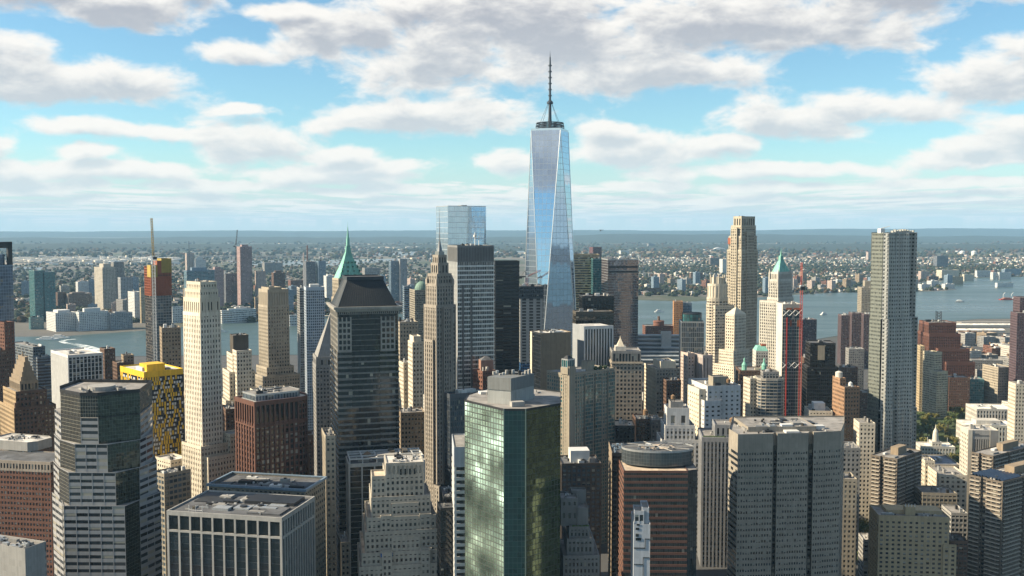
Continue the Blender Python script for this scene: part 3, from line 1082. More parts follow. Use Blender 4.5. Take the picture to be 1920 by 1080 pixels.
for i in range(4):
    a, c = p0[i], p0[(i + 1) % 4]
    e, f_ = p1[(i + 1) % 4], p1[i]
    hip.quad([(*a, zr0), (*c, zr0), (*e, zr1), (*f_, zr1)], [(0, 0), (20, 0), (16, 12), (4, 12)])
    n_ = 22
    for k in range(1, n_):
        t = k / n_
        A_ = Vector((*a, zr0)).lerp(Vector((*c, zr0)), t)
        B_ = Vector((*f_, zr1)).lerp(Vector((*e, zr1)), t)
        rib.bar(A_, B_, .05, n=4)
hip.quad([(*p, zr1) for p in p1])
hip.build('roof', wall_mat('black_slate', (.020, .026, .031), .55), b.root)
rib.build('roof_rib', black_paint, b.root)
b.prism(outset(p1, .2), zr1, zr1 + 1.6, BL(slate, .8), roof_dark, 'roof_curb')
b.done()

# ---- green pyramid tower behind
b = Bld('copper_pyramid_tower', 'buff stone tower capped by a steep green copper pyramid and thin spire', 'skyscraper', 622, 634, 684, 528, 1000, 30, dmax=36)
W_, D_ = b.w, b.d
b.prism(b.rect(), 0, b.z(560), S(limestone, g_dark, 3.6, 2.6, .45, .5, .2, .4))
b.prism(b.rect(.8, W_ - .8, .8, D_ - .8), b.z(560), b.z(524), S(limestone, g_dark, 3.6, 2.6, .45, .5, .2, .4))
pyr = MB()
base = b.rect(1.4, W_ - 1.4, 1.4, D_ - 1.4)
cx, cy = W_ / 2, D_ / 2
prof = [(524, 1.0), (515, .86), (500, .60), (485, .37), (473, .21), (462, .16)]
for (va, ka), (vb, kb) in zip(prof, prof[1:]):
    pa = [(cx + (x - cx) * ka, cy + (y - cy) * ka) for x, y in base]
    pb = [(cx + (x - cx) * kb, cy + (y - cy) * kb) for x, y in base]
    pyr.extr(pa, b.z(va), b.z(vb), None, False, pb)
pyr.build('pyramid_roof', verdigris, b.root)
for j, vv in enumerate((519, 511, 503, 495)):
    kk = (.93, .78, .64, .50)[j]
    for t in (-.5, -.16, .2, .54):
        x = cx + t * W_ * kk * .8
        yy = cy - (D_ / 2 - 1.4) * kk
        d = MB()
        d.box(x - .75, x + .75, yy - 1.0, yy + .5, b.z(vv), b.z(vv) + 2.6)
        dm = d.build('dormer', verdigris, b.root)
        d = MB()
        d.box(x - .45, x + .45, yy - 1.08, yy - 1.0, b.z(vv) + .4, b.z(vv) + 2.0)
        d.build('dormer_window', g_black, dm)
sp_ = MB()
sp_.cyl(cx, cy, b.z(462), b.z(447), 1.9, 1.7, 8)
sp_.cyl(cx, cy, b.z(447), b.z(436), 1.4, .8, 8)
sp_.cyl(cx, cy, b.z(436), b.z(426), .7, .3, 8)
sp_.cyl(cx, cy, b.z(426), b.z(416), .18, .05, 6)
sp_.build('spire', verdigris, b.root)
b.done()

# ---- white stone shaft
cream2 = wall_mat('pale_cream_stone', (.76, .69, .57))
st_w = S(cream2, g_dark, 3.65, 2.3, .44, .56, .16, .36, top=1.4, par=1.2)
b = Bld('stone_skyscraper', 'tall narrow cream stone shaft with arched openings below a stepped flat crown', 'skyscraper', 344, 375, 412, 562, 700, 47, dmax=60)
W_, D_ = b.w, b.d
b.prism(b.rect(), 0, b.z(590), st_w)
b.prism(b.rect(.4, W_ - .4, .4, D_ - .4), b.z(590), b.z(562), S(cream, g_dark, 8, 2.6, .25, .6, .2, .5, top=2, par=1))
b.prism(b.rect(1.0, W_ - 1.0, 1.2, D_ - 1.2), b.z(562), b.z(546), S(cream, g_dark, 5, 2.0, .55, .6, .2, .4))
b.prism(b.rect(1.9, W_ - 1.2, 2.4, D_ - 2.4), b.z(546), b.z(532), S(cream, g_dark, 4.6, 2.2, .5, .6, .2, .4))
for k in range(5):
    x = .6 + k * (W_ - 1.6) / 4
    t = MB()
    t.box(x - .3, x + .5, -.55, .2, b.z(600), b.z(560))
    t.build('pinnacle', cream, b.root)
b.units(3, W_ - 3, 3, D_ - 3, b.z(532), 4, 3)
b.prism([(-3, -3), (W_ + 3, -3), (W_ + 3, D_), (-3, D_)], 0, b.z(838), S(cream, g_dark, 3.7, 2.4, .5, .5, .2, .4))
b.prism([(0, -7), (W_ + 10, -7), (W_ + 10, 0), (0, 0)], 0, b.z(858), S(cream, g_dark, 3.7, 2.4, .5, .5, .2, .4))
b.prism([(W_ + 3, -6), (W_ + 14, -6), (W_ + 14, 6), (W_ + 3, 6)], 0, b.z(822), S(cream, g_dark, 3.7, 2.4, .5, .5, .2, .4))
b.done()

# ---- limestone tower further back
lw = S(limestone, g_dark, 3.7, 2.7, .5, .52, .2, .4, top=1.2)
b = Bld('stone_tower', 'buff limestone shaft with fluted crown, seen against the river', 'office tower', 485, 502, 541, 566, 1000, 36, dmax=50)
W_, D_ = b.w, b.d
b.prism(b.rect(), 0, b.z(575), lw)
b.prism(b.rect(.6, W_ - .6, .6, D_ - .6), b.z(575), b.z(545), S(limestone, limestone, 16, 2.6, .1, .62, .2, .6, top=2))
b.prism(b.rect(2, W_ * .7, 2, D_ - 3), b.z(545), b.z(541), BL(limestone))
b.prism([(-8, -8), (W_ + 7, -8), (W_ + 7, D_), (-8, D_)], 0, b.z(705), lw)
b.prism([(-3, -3), (W_ + 3, -3), (W_ + 3, D_), (-3, D_)], b.z(705), b.z(690), lw)
b.done()

# ---- yellow panel tower
b = Bld('yellow_tower', 'apartment tower in a chequer of yellow panels and dark windows, yellow crown', 'apartment tower', 226, 270, 343, 700, 760, 42, dmax=60)
W_, D_ = b.w, b.d
ygl = glass_mat('grey_window_band', (.030, .032, .036), blind=.12)
gpan = wall_mat('charcoal_brick', (.050, .048, .05), .6)
b.prism(b.rect(), 0, b.zt - 3.5, [S(gpan, ygl, 3.3, 2.0, .26, .12, .12, .18, top=.1, par=0), S(gpan, ygl, 3.3, 2.0, .2, .1, .12, .18, top=.1, par=0)] * 2, deck=False)
b.prism(b.rect(), b.zt - 3.5, b.zt, BL(yellow_panel, 1.0), roof_pale, 'crown')
rr = random.Random(4)
Yp, Wp, Bp = MB(), MB(), MB()
nf = int((b.zt - 3.5) / 3.3)
for side in (0, 1):
    L = W_ if side == 0 else D_
    nb = int(L / 2.0)
    for j in range(nf):
        zz = b.zt - 3.5 - (j + 1) * 3.3
        sh = rr.choice((0, 1))
        for i in range(nb):
            r = 'ywywyywkyw'[(i + 5 * ((j // 2) % 2) + rr.choice((0, 0, 0, 1, 7))) % 10]
            if r == 'k':
                continue
            B_, k0 = (Yp, 1.25) if r == 'y' else (Wp, 1.35)
            t = (i + .5 * sh) * 2.0 + rr.uniform(0, .3)
            if t + 1.4 > L:
                continue
            hh = 3.1 if B_ is Yp else 1.7
            if side == 0:
                B_.box(t, t + k0, -.26, -.13, zz + .1, zz + .1 + hh)
            else:
                B_.box(-.26, -.13, t, t + k0, zz + .1, zz + .1 + hh)
Yp.build('panel_cladding', yellow_panel, b.root)
Wp.build('blind_print', white_panel, b.root)
b.box('penthouse', yellow_panel, W_ * .15, W_ * .62, 6, 20, b.zt, b.zt + 5.5)
b.box('roof_hut', white_panel, W_ * .1, W_ * .35, .24 * D_, .5 * D_, b.zt, b.zt + 3)
b.units(.1 * W_, .9 * W_, .1 * D_, .8 * D_, b.zt, 4, 3)
b.done()

# ---- white finned block left
b = Bld('finned_block', 'broad block with closely set white vertical fins over dark glass', 'office block', 97, 128, 191, 668, 930, 40, dmax=60)
fin = S(white_panel, g_dark, 4.0, 2.6, .12, .5, .2, .7, top=1.5)
b.prism(b.rect(), 0, b.zt, [S(white_panel, g_dark, 4.0, 3.4, .12, .22, .2, .6, top=1.5), fin, fin, S(white_panel, g_dark, 4.0, 2.0, .3, .55, .2, .6, top=1.5)], roof_pale)
b.units(.1 * b.w, .9 * b.w, .1 * b.d, .9 * b.d, b.zt, 5, 3)
b.done()

# ------------------------------------------------------------------ front row, seen from close by
# stepped granite-and-glass tower, lower left of the picture
b = Bld('banded_tower', 'stepped tower of pale granite bands with dark glass facets and an open octagonal roof', 'office tower', 108, 166, 285, 742, 560, 40, dmax=60)
b.by_face = True
gl1 = glass_mat('bronze_glass', (.020, .022, .022), .35, .05, tilt=.010, blind=0.0, grid=.07, gridcol=(.20, .19, .15), pane_var=.5, spec=1.0, wave=.03)
gl1r = glass_mat('green_bronze_glass', (.055, .065, .05), .55, .05, tilt=.014, blind=0.0, grid=.05, gridcol=(.07, .075, .06), pane_var=.35, spec=1.0, wave=.05)
sG = S(granite, g_dark, 3.95, 7.0, .52, .06, .06, .12, top=.1, par=0)
sL = S(dark_steel, gl1, 1.97, 1.5, 0, 0, .05, .08, top=.3, par=.3)
sR = S(dark_steel, gl1r, 1.97, 1.5, 0, 0, .05, .08, top=.3, par=.3)
Yn = 560


def ring(b, us, Ys):
    return [b.loc(u, Y) for u, Y in zip(us, Ys)]


# every tier: wing, glass facet, chamfer, glass facet, wing, and a plain back
tiers = [  # v top, v foot, columns wing-left, facet-left, chamfer-left, chamfer-right, facet-right, wing-right
    (742, 783, None, 113, 150, 183, 262, None),
    (783, 832, 102, 113, 150, 183, 262, 276),
    (832, 884, 100, 110, 138, 199, 260, 284),
    (884, 945, 97, 107, 125, 213, 258, 291),
    (945, 1300, 93, 115, 114, 229, 257, 297),
]
for ti, (va, vb, wl, fl_, cl, cr, fr_, wr) in enumerate(tiers):
    za, zb_ = b.z(va), (b.z(vb) if vb < 1200 else 0)
    Yc = 560.0 - ti * 1.2
    pts_ = [(cl, Yc + .5), (cr, Yc), (fr_, Yc + 13), ((wr or fr_ + 6), Yc + (30 if wr else 22)), (285, Yc + 46), (150, Yc + 50), ((wl or fl_), Yc + (28 if wl else 24)), (fl_ if fl_ < cl - 2 else cl - 3, Yc + 13)]
    poly = [b.loc(u, Y) for u, Y in pts_]
    top = ti == 0
    st_ch = sL if top else sG
    b.prism(poly, zb_, za, [st_ch, sR, sG if not top else sR, sG if not top else sR, sG if not top else sR, sG if not top else sL, sG if not top else sL, sL], roof_grey)
    if top:
        inner = outset(poly, -2.2)
        b.prism(poly, za, za + 1.6, BL(dark_steel, .2), deck=False, tag_='parapet')
        q = MB()
        q.cyl(*[sum(c) / 8 for c in zip(*poly)], za, za + 2.6, 7.5, 7.5, 24)
        q.build('penthouse', conc, b.root)
        xs, ys = [p[0] for p in inner], [p[1] for p in inner]
        mx_, my_ = sum(xs) / 8, sum(ys) / 8
        b.units(mx_ - 12, mx_ + 12, my_ - 11, my_ + 11, za, 9, 2.4)
    elif ti >= 2:
        b.prism(poly, za - .01, za + .25, BL(granite, .1), deck=False, tag_='ledge_trim')
    b.flush()
b.done()

# dark-glass block with pale piers and a flat tar roof, bottom left
b = Bld('dark_glass_block', 'low dark glass block with wide pale piers and a flat tar roof of patched squares', 'office block', 316, 527, 556, 973, 520, 78, dmax=66, w=42)
pr = wall_mat('pale_pier', (.40, .39, .37), .6)
z2 = b.z(1006)
sM = S(pr, g_black, 3.7, 6.4, 0, .16, .2, .7, top=1.6, par=.8)
sB = S(pr, glass_mat('night_glass', (.012, .016, .022), .1, .08, blind=.04, grid=.05, gridcol=(.03, .034, .04), pane_var=.5, spec=1.0), 3.7, 6.4, .0, .16, .2, .7, top=1.2, par=0)
for zA, zB, top in ((z2, b.zt, 1), (0, z2, 0)):
    b.prism(b.rect(), zA, zB, [S(pr, g_black if top else sB['gm'], 3.7, 3.2, 0, .30, .2, .7, top=1.6, par=.8 if top else 0)] + [sM if top else sB] * 3, roof_dark, deck=bool(top))
b.box('roof_hut', roof_dark, b.w * .12, b.w * .45, b.d * .05, b.d * .34, b.zt, b.zt + .8)
b.box('roof_hut', dark_steel, b.w * .55, b.w * .9, b.d * .05, b.d * .5, b.zt, b.zt + 1.8)
b.box('roof_hut', dark_steel, b.w * .5, b.w * .8, b.d * .66, b.d * .95, b.zt, b.zt + .5)
b.units(b.w * .1, b.w * .9, b.d * .1, b.d * .9, b.zt, 14, 1.5)
ra = MB()
for k in range(3):
    y = b.d * (.72 + .06 * k)
    ra.bar((3, y, b.zt), (3, y, b.zt + 3.5), .12)
ra.bar((3, b.d * .72, b.zt + .9), (3, b.d * .84, b.zt + .9), .1)
ra.build('railing', white_paint, b.root)
b.done()
# its neighbour with the framed roof, just behind
b = Bld('framed_roof_block', 'tan-sided block with a pale steel roof frame behind the tar-roofed block', 'office block', 352, 572, 578, 922, 592, 78, d=62, w=30)
b.prism(b.rect(), 0, b.zt, S(beige_panel, g_dark, 3.8, 3, .5, .4, .2, .3), roof_dark)
b.cornice(b.rect(), b.zt + .3, 1.4, 1.2, blue_panel)
b.units(3, 24, 4, 56, b.zt, 9, 2.2)
b.done()

# brick slab far left front with rotunda roof
b = Bld('brick_slab', 'long dark red brick slab with rows of small square windows and a pale top storey', 'office block', -40, 94, 99, 868, 660, 80, d=60, w=28)
b.prism(b.rect(), 0, b.z(886), S(red_brick, g_dark, 3.45, 2.35, .46, .40, .30, .303, top=0, par=0, win=True), deck=False)
b.prism(b.rect(), b.z(886), b.zt, S(wall_mat('brick_top_trim', (.40, .34, .28)), g_dark, 6.5, 2.35, .25, .45, .3, .35, top=1.4, par=.6), roof_dark)
b.done()
b = Bld('rotunda_roof', 'grey round-cornered roof storey over white columns above the red brick slab', 'roof pavilion', -40, 60, 70, 832, 690, 72, d=40, w=22)
zb0 = b.z(866)
b.prism([(0, 4), (5, 0), (18, 0), (22, 6), (22, 40), (0, 40)], zb0 + 7, b.zt, BL(conc, .8), roof_pale)
for k in range(7):
    b.box('column', white_panel, .8, 2.0, 3 + k * 5.2, 4.2 + k * 5.2, zb0, zb0 + 7)
b.box('core_wall', brown_brick, 4, 18, 4, 38, 0, zb0 + 7)
b.units(4, 18, 8, 30, b.zt, 7, 2.2)
b.done()
# corner building with waffle windows, bottom left edge
b = Bld('waffle_block', 'grey concrete building with deep square windows and roof plant at the bottom corner', 'office block', -60, 47, 83, 1032, 510, 62, d=40)
b.prism(b.rect(), 0, b.zt, [BL(conc, 1.0), S(conc, g_black, 4.2, 5.4, .42, .28, .7, .703, top=2.6, par=1.0, win=True), BL(conc), BL(conc)], roof_grey)
b.units(1, b.w - 1, 2, 30, b.zt, 8, 2.6, silver)
b.units(1, b.w - 1, 2, 22, b.zt, 6, 2.0)
b.done()
slab('brick_block', 'narrow glazed brown block between the banded tower and the tar-roofed block', 288, 308, 357, 892, 640, 50, S(beige_panel, g_blue, 3.6, 3.0, .4, .2, .2, .25), 'office block', roof=roof_dark)

# red-brown rounded tower
b = Bld('russet_tower', 'russet granite tower with rounded corner, tall dark window slots and glass roof house', 'office tower', 443, 478, 586, 757, 660, 40, dmax=40)
rust = wall_mat('russet_granite', (.135, .064, .045), .55)
W_ = b.w
D_ = b.d
rad = 11.0
arc = [(W_ - rad + rad * math.sin(R(a)), rad - rad * math.cos(R(a))) for a in (0, 15, 30, 45, 60, 75, 90)]
poly = [(0, 0)] + arc + [(W_, D_), (0, D_)]
sA = S(rust, g_black, 13.5, 3.6, .12, .36, .35, .9, top=1.8, par=1.2)
sBt = S(rust, g_window, 3.9, 3.6, .32, .36, .3, .8, top=1, par=0, mull=.25)
na = len(poly)
sArc = S(rust, g_black, 4, 2.9, .35, .3, .3, .6, top=1.8, par=1.2)
b.prism(poly, 0, b.z(800), [sBt] + [sArc] * 6 + [sBt] * 2 + [S(rust, g_window, 3.9, 4.2, .35, .45, .3, .8, top=1, par=0)], deck=False)
b.prism(poly, b.z(800), b.zt, [sA] + [sArc] * 6 + [sA] * 3, roof_pale)
b.prism([(3, 5), (W_ - 9, 4), (W_ - 5, 9), (W_ - 5, D_ - 4), (3, D_ - 4)], b.zt, b.zt + 4.6, S(silver, g_blue, 4.5, 2.2, .15, .15, .1, .15, top=.8, par=.4), roof_grey)
b.units(5, W_ - 9, 7, D_ - 6, b.zt + 4.6, 5, 2.5)
b.done()

# white stepped deco office block, bottom centre
deco_w = wall_mat('buff_deco_brick', (.50, .46, .39))
b = Bld('stepped_deco_block', 'buff deco office block stepping back like a ziggurat, grooved crown with four slots', 'office block', 723, 727, 793, 880, 600, 9, d=26)
W_ = b.w
sW = S(deco_w, g_dark, 3.62, 2.72, .46, .50, .32, .323, top=1.3, par=.9, win=True)
zrow = lambda v: b.z(v)
steps = [  # u left, u right, v top, y front
    (723, 794, 892, 0.0), (698, 722, 895, 1.0), (696, 806, 932, -2.0), (734, 783, 944, -3.2), (687, 815, 967, -5.0), (683, 823, 992, -6.6), (733, 785, 1004, -7.6), (676, 832, 1028, -9.2), (671, 840, 1051, -11.5), (732, 786, 1064, -12.7),
]
for i, (ua, ub, vt, yf) in enumerate(steps):
    x0, x1 = b.x(ua), b.x(ub)
    # the nearer the step, the wider it looks: draw its ends in by its own distance
    kk = (600 + yf) / 600
    x0, x1 = x0 * kk, x1 * kk
    za = b.z(vt)
    depth = 30 if i not in (1,) else 16
    if i == 0:
        b.prism(b.rect(x0, x1, 0, depth), za - 60, za, sW, roof_grey)
    else:
        b.prism(b.rect(x0, x1, yf, depth + i * .7), (0 if i >= 8 else za - 75), za, sW, roof_tan if i % 2 else roof_grey)
x0, x1 = b.x(726), b.x(792)
b.prism(b.rect(x0, x1, .5, 22), b.z(892), b.z(870), S(deco_w, deco_w, 30, 2.7, .02, .5, .2, .8, top=1.5, par=.6), roof_pale)
for k in range(4):
    xx = x0 + (x1 - x0) * (.36 + .13 * k)
    q = MB()
    q.box(xx, xx + 1.0, -.55, -.3, b.z(891), b.z(880))
    q.build('slot_window', g_black, b.root)
for ua, ub, vt, yf in ((713, 731, 966, -5.6), (786, 806, 966, -5.6), (711, 731, 1026, -10.0), (787, 806, 1026, -10.0), (714, 731, 1028, -12.1), (787, 803, 1028, -12.1)):
    kk = (600 + yf) / 600
    b.prism(b.rect(b.x(ua) * kk, b.x(ub) * kk, yf, yf + 1.8), b.z(vt) - 14, b.z(vt) + .5, sW, roof_grey)
b.units(x0, x1, 2, 20, b.z(870), 6, 1.6)
tarp = MB()
tarp.box(b.x(711), b.x(733), -11.2, -9.4, b.z(1033), b.z(1027))
tarp.build('awning', wall_mat('blue_tarpaulin', (.02, .14, .50), .6), b.root)
b.done()

# dark glass tower with white piers behind it, roof of frames and a tank
b = Bld('framed_tower', 'dark glass tower with white piers, its open roof of steel frames holding a wooden tank', 'office tower', 650, 655, 795, 872, 665, 9, d=24)
W_ = b.w
sF = S(white_stone, glass_mat('umber_glass', (.022, .021, .018), .1, .1, blind=.2, blindcol=(.08, .075, .05), pane_var=.7), 3.8, 8.2, .05, .11, .15, .7, top=1.6, par=.8)
b.prism(b.rect(), 0, b.zt, sF, roof_dark)
for y0 in (0, 8, 16, 23):
    b.box('roof_frame', white_panel, 0, W_, y0, y0 + .8, b.zt + 3.2, b.zt + 4.2)
for x0 in (0, .17, .36, .7, .86, .98):
    b.box('roof_frame', white_panel, x0 * W_, x0 * W_ + .8, 0.1, 23.9, b.zt + 3.0, b.zt + 4.0)
    b.box('roof_post', white_panel, x0 * W_ + .1, x0 * W_ + .7, 0.1, .8, b.zt, b.zt + 3.0)
b.box('roof_hut', conc, W_ * .38, W_ * .66, 4, 14, b.zt, b.zt + 4.6)
for x0 in (.56, .74):
    b.box('cooling_unit', bronze, W_ * x0, W_ * x0 + 3.4, 10, 21, b.zt, b.zt + 5.6)
b.tank(W_ * .26, 11, b.zt, 2.7, 3.4, None, 1.0)
b.units(3, W_ - 3, 2, 20, b.zt, 8, 2)
b.done()
slab('stone_wall_block', 'thin old stone block lit along one edge beside the dark street canyon', 604, 611, 628, 820, 640, 30, S(limestone, g_dark, 3.6, 3, .5, .5, .2, .3), 'office block', d=26)
slab('iron_front_block', 'narrow low front with green iron cornice beside the white-pier tower', 635, 640, 655, 1020, 640, 20, S(limestone, g_dark, 3.6, 2.5, .5, .5, .2, .3), 'office block', d=20, units=2)
# slate-blue block and white ribbon tower
slab('slate_block', 'slate blue office block of close vertical mullions, sunlit end wall', 834, 844, 912, 742, 690, 26, S(wall_mat('slate_mullion', (.11, .125, .145), .4, .1, .4), g_blue, 3.8, 1.5, .28, .22, .15, .35, top=2.2), roof=roof_dark, pent=(silver, 3))
slab('stepped_glass_block', 'black glass block stepping down beside the ziggurat', 826, 832, 858, 936, 590, 12, S(black_paint, g_black, 3.8, 1.6, .1, .1, .1, .15, top=.6), 'office block', d=30, roof=roof_dark)
slab('stepped_glass_block', 'lowest step of black glass at the foot of the white-banded block', 820, 826, 852, 956, 575, 12, S(black_paint, g_black, 3.8, 1.6, .1, .1, .1, .15, top=.6), 'office block', d=14, roof=roof_dark, units=1)
b = Bld('ribbon_block', 'narrow block of alternating white and black bands under a blank pale top', 'office block', 848, 852, 876, 840, 560, 10, d=36)
b.prism(b.rect(), 0, b.z(876), S(white_panel, g_black, 3.75, 5, .48, 0, .35, .4, top=0, par=0), deck=False)
b.prism(b.rect(), b.z(876), b.zt, BL(wall_mat('pale_blue_panel', (.50, .54, .60), .5), .6), roof_grey)
b.box('pier_cladding', white_panel, -.1, 1.0, -.45, -.36, 0, b.z(876))
b.done()

# green glass octagon
ggl = glass_mat('green_mirror_glass', (.54, .72, .60), 1.0, .36, tilt=.03, blind=0.0, grid=.22, gridcol=(.015, .03, .022), pane_var=.16, spec=1.0, wave=1.5)  # left facets: sun glare put into a brighter green
ggd = glass_mat('deep_green_glass', (.035, .085, .08), .55, .06, tilt=.010, blind=0.0, grid=.08, gridcol=(.03, .06, .06), pane_var=.25, spec=1.0, wave=.15)  # same glass, the dimmer facets darkened in their colour
ggo = glass_mat('olive_green_glass', (.11, .135, .065), .8, .10, tilt=.012, blind=0.0, grid=.10, gridcol=(.012, .018, .012), pane_var=.3, spec=1.0, wave=.06)  # same glass again, the right facets' duller reflection put into the tone
b = Bld('green_glass_tower', 'many-sided tower of green mirror glass with grey rooftop plant house', 'office tower', 870, 945, 1051, 768, 520, 18)
pl = [(945, 519.9), (986, 520), (1051, 537), (1051, 575), (985, 590), (920, 590), (878, 566), (871, 548)]
poly = [b.loc(u, Y) for u, Y in pl]
sg = lambda gm: S(black_paint, gm, 2.9, 2.3, 0, 0, .1, .12, top=.7, par=.5)
b.prism(poly, 0, b.zt, [sg(ggd), sg(ggo), sg(ggo), sg(ggd), sg(ggd), sg(ggd), sg(ggl), sg(ggl)], roof_grey)
b.units(*sorted((b.loc(900, 560)[0], b.loc(1030, 560)[0])), *sorted((b.loc(960, 545)[1], b.loc(960, 580)[1])), b.zt, 8, 1.5)
# facets stand a little proud at the corners
for u, Y in ((945, 519.5), (986, 519.6)):
    x, y = b.loc(u, Y)
    q = MB()
    q.box(x - .25, x + .25, y - .2, y + .3, 0, b.zt + .5)
    q.build('corner_trim', wall_mat('grey_green_trim', (.2, .26, .24), .4, .1, .5), b.root)
x0, y0 = b.loc(914, 545)
x1, _ = b.loc(986, 545)
grey_ph = wall_mat('plant_house_grey', (.19, .20, .20), .6)
q = MB()
q.extr([b.loc(914, 540), b.loc(958, 534), b.loc(1001, 552), b.loc(955, 562)], b.zt, b.zt + 7.5)
q.build('penthouse', wall_mat('plant_house_pale', (.34, .35, .34), .6), b.root)
q = MB()
q.extr([b.loc(914, 539.6), b.loc(958, 533.6), b.loc(1001.4, 552), b.loc(955, 562.4)], b.zt + 7.5, b.zt + 14.2)
q.build('plant_house', grey_ph, b.root)
r_ = random.Random(3)
for k in range(12):
    u = 925 + k * 6
    xx, yy = b.loc(u, 548 + r_.uniform(-3, 4))
    q = MB()
    q.box(xx, xx + 1.3, yy, yy + 1.6, b.zt + 14.2, b.zt + 14.2 + r_.uniform(.8, 2.6))
    q.build('roof_unit', r_.choice([dark_steel, conc, silver]), b.root)
xx, yy = b.loc(960, 527)
q = MB()
q.box(xx, xx + 7, yy, yy + 4, b.zt, b.zt + 2.6)
q.build('roof_hut', conc, b.root)
b.done()

# beige apartment tower with blue-green window bays
b = Bld('bay_window_tower', 'beige apartment tower with columns of blue-green glass and a small lantern house on top', 'apartment tower', 1026, 1064, 1151, 702, 800, 40, dmax=30)
W_, D_ = b.w, b.d
tz = b.zt
sa = S(beige_panel, g_teal, 3.05, 2.6, .36, .44, .2, .3, top=1.4, par=.6)
sg_ = S(beige_panel, g_teal, 3.05, 1.7, .26, .12, .2, .3, top=.6, par=.4)
b.prism(b.rect(), 0, tz, sa, roof_grey)
for x0, x1 in ((.36, .52), (.58, .70), (.86, 1.0)):
    b.prism(b.rect(W_ * x0, W_ * x1, -1.0, 0), 0, tz - 2, sg_, roof_grey)
b.prism(b.rect(.0, 6.0, -2.2, 4), 0, b.z(688), BL(beige_panel, .6), roof_grey, 'core_wall')
b.prism(b.rect(-1.0, 7.4, -1.4, 6.5), b.z(702), b.z(690), BL(beige_panel, .3))
b.prism(b.rect(-.6, 7.0, -.8, 6.0), b.z(690), b.z(674), S(silver, g_teal, 5, 2, .1, .15, .1, .2, top=.8, par=.3))
q = MB()
q.extr(b.rect(-.2, 6.6, -.4, 5.6), b.z(674), b.z(668), None, False, b.rect(2, 4, 2, 4))
q.bar((6.0, 2, b.z(674)), (6.0, 2, b.z(652)), .12)
q.build('lantern_roof', dark_steel, b.root)
b.prism(b.rect(W_ * .48, W_ * .62, 3, 10), tz, tz + 7, BL(beige_panel))
b.units(W_ * .3, W_, 1, D_ - 2, tz, 6, 2)
for k in range(9):
    q = MB()
    q.ico((W_ * (.62 + .035 * k), 2 + (k % 3), tz + 1.6), 1.5, None, 1.1, .3)
    q.build('roof_shrub', wall_mat('shrub_green', (.05, .075, .03), .9, .4), b.root)
b.done()
slab('balcony_block', 'dark apartment block with balcony columns below the beige bay-window tower', 1046, 1054, 1126, 872, 660, 14, S(wall_mat('umber_brick', (.10, .082, .07)), g_blue, 3.0, 3.4, .42, .35, .2, .45, top=.8), 'apartment block', d=24, roof=roof_dark, pent=(white_panel, 8))
# small stepped block
b = Bld('stepped_block', 'small grey stepped block with planted terraces beside the green glass tower', 'office block', 1051, 1058, 1122, 1043, 560, 14, d=30)
sT = S(grey_stone, g_dark, 3.6, 2.2, .42, .5, .25, .6, top=1.2, par=.6)
W_ = b.w
b.prism(b.rect(), 0, b.zt, sT)
b.prism(b.rect(2.2, W_ - 3.2, 2.6, 28), b.zt, b.z(1014), sT, roof_tan)
b.prism(b.rect(3.6, W_ - 5.2, 5, 26), b.z(1014), b.z(994), sT, roof_tan)
b.prism(b.rect(-1.2, W_ * .42, 8, 24), b.z(994), b.z(945), S(grey_stone, g_dark, 8, 3.5, .6, .6, .2, .25, top=1))
b.prism(b.rect(W_ * .42, W_ * .72, 7, 22), b.z(994), b.z(962), BL(grey_stone))
b.prism(b.rect(W_ * .3, W_ * .72, 20, 27), b.z(994), b.z(940), BL(grey_stone))
for k in range(5):
    q = MB()
    q.ico((W_ * (.30 + .1 * k), 5.7, b.z(994) + .6), 1.0, None, .6, .3)
    q.build('terrace_plant', wall_mat('planter_green', (.10, .17, .04), .9, .4), b.root)
b.units(1, W_ * .4, 9, 22, b.z(945), 3, 1.2)
b.done()

# brick-banded tower with a glass drum
b = Bld('drum_top_tower', 'brick and glass banded tower carrying a glass drum with an open ringed roof', 'office tower', 1161, 1170, 1289, 884, 625, 17, d=30)
W_ = b.w
bb = wall_mat('salmon_brick', (.185, .092, .066), .7)
gsb = glass_mat('smoky_glass', (.06, .065, .06), .45, .07, tilt=.03, blind=.02, grid=.05, gridcol=(.06, .06, .055), pane_var=.4, wave=.12, spec=1.0)
b.prism(b.rect(), 0, b.zt, S(bb, gsb, 3.75, 1.5, .40, 0, .25, .3, top=1.0, par=.6), roof_tan)
x1 = b.x(1310)
b.prism([(W_, 1.5), (x1, 5), (x1, 28), (W_, 28)], 0, b.zt, S(dark_steel, gsb, 3.75, 1.5, .08, 0, .1, .2, top=.6, par=.3), roof_grey)
zc0, zc1 = b.z(880), b.z(853)
cx, cy, rx, ry = (b.x(1172) + b.x(1312)) / 2, 22.0, (b.x(1312) - b.x(1172)) / 2, 15.0
n = 40
el = [(cx + rx * math.cos(2 * math.pi * k / n), cy + ry * math.sin(2 * math.pi * k / n)) for k in range(n)]
drum_g = glass_mat('drum_glass', (.075, .09, .10), .4, .1, tilt=.006, blind=0, grid=.06, gridcol=(.09, .10, .105), pane_var=.15, spec=1.0)
b.prism(el, zc0, zc1, S(silver, drum_g, 2.4, 2.2, 0, 0, .1, .15, top=.5, par=.8), roof_dark, 'drum_trim')
for k in range(0, n, 4):
    q = MB()
    q.bar((cx, cy, zc1 + .7), (*el[k], zc1 + .7), .28)
    q.build('roof_frame', conc, b.root)
b.prism([(cx + (x - cx) * .45, cy + (y - cy) * .45) for x, y in el], zc1, zc1 + .5, BL(roof_tan, .1), roof_tan, 'roof_deck')
b.units(cx - rx * .6, cx + rx * .6, cy - 8, cy + 8, zc1, 6, 1.4)
b.done()
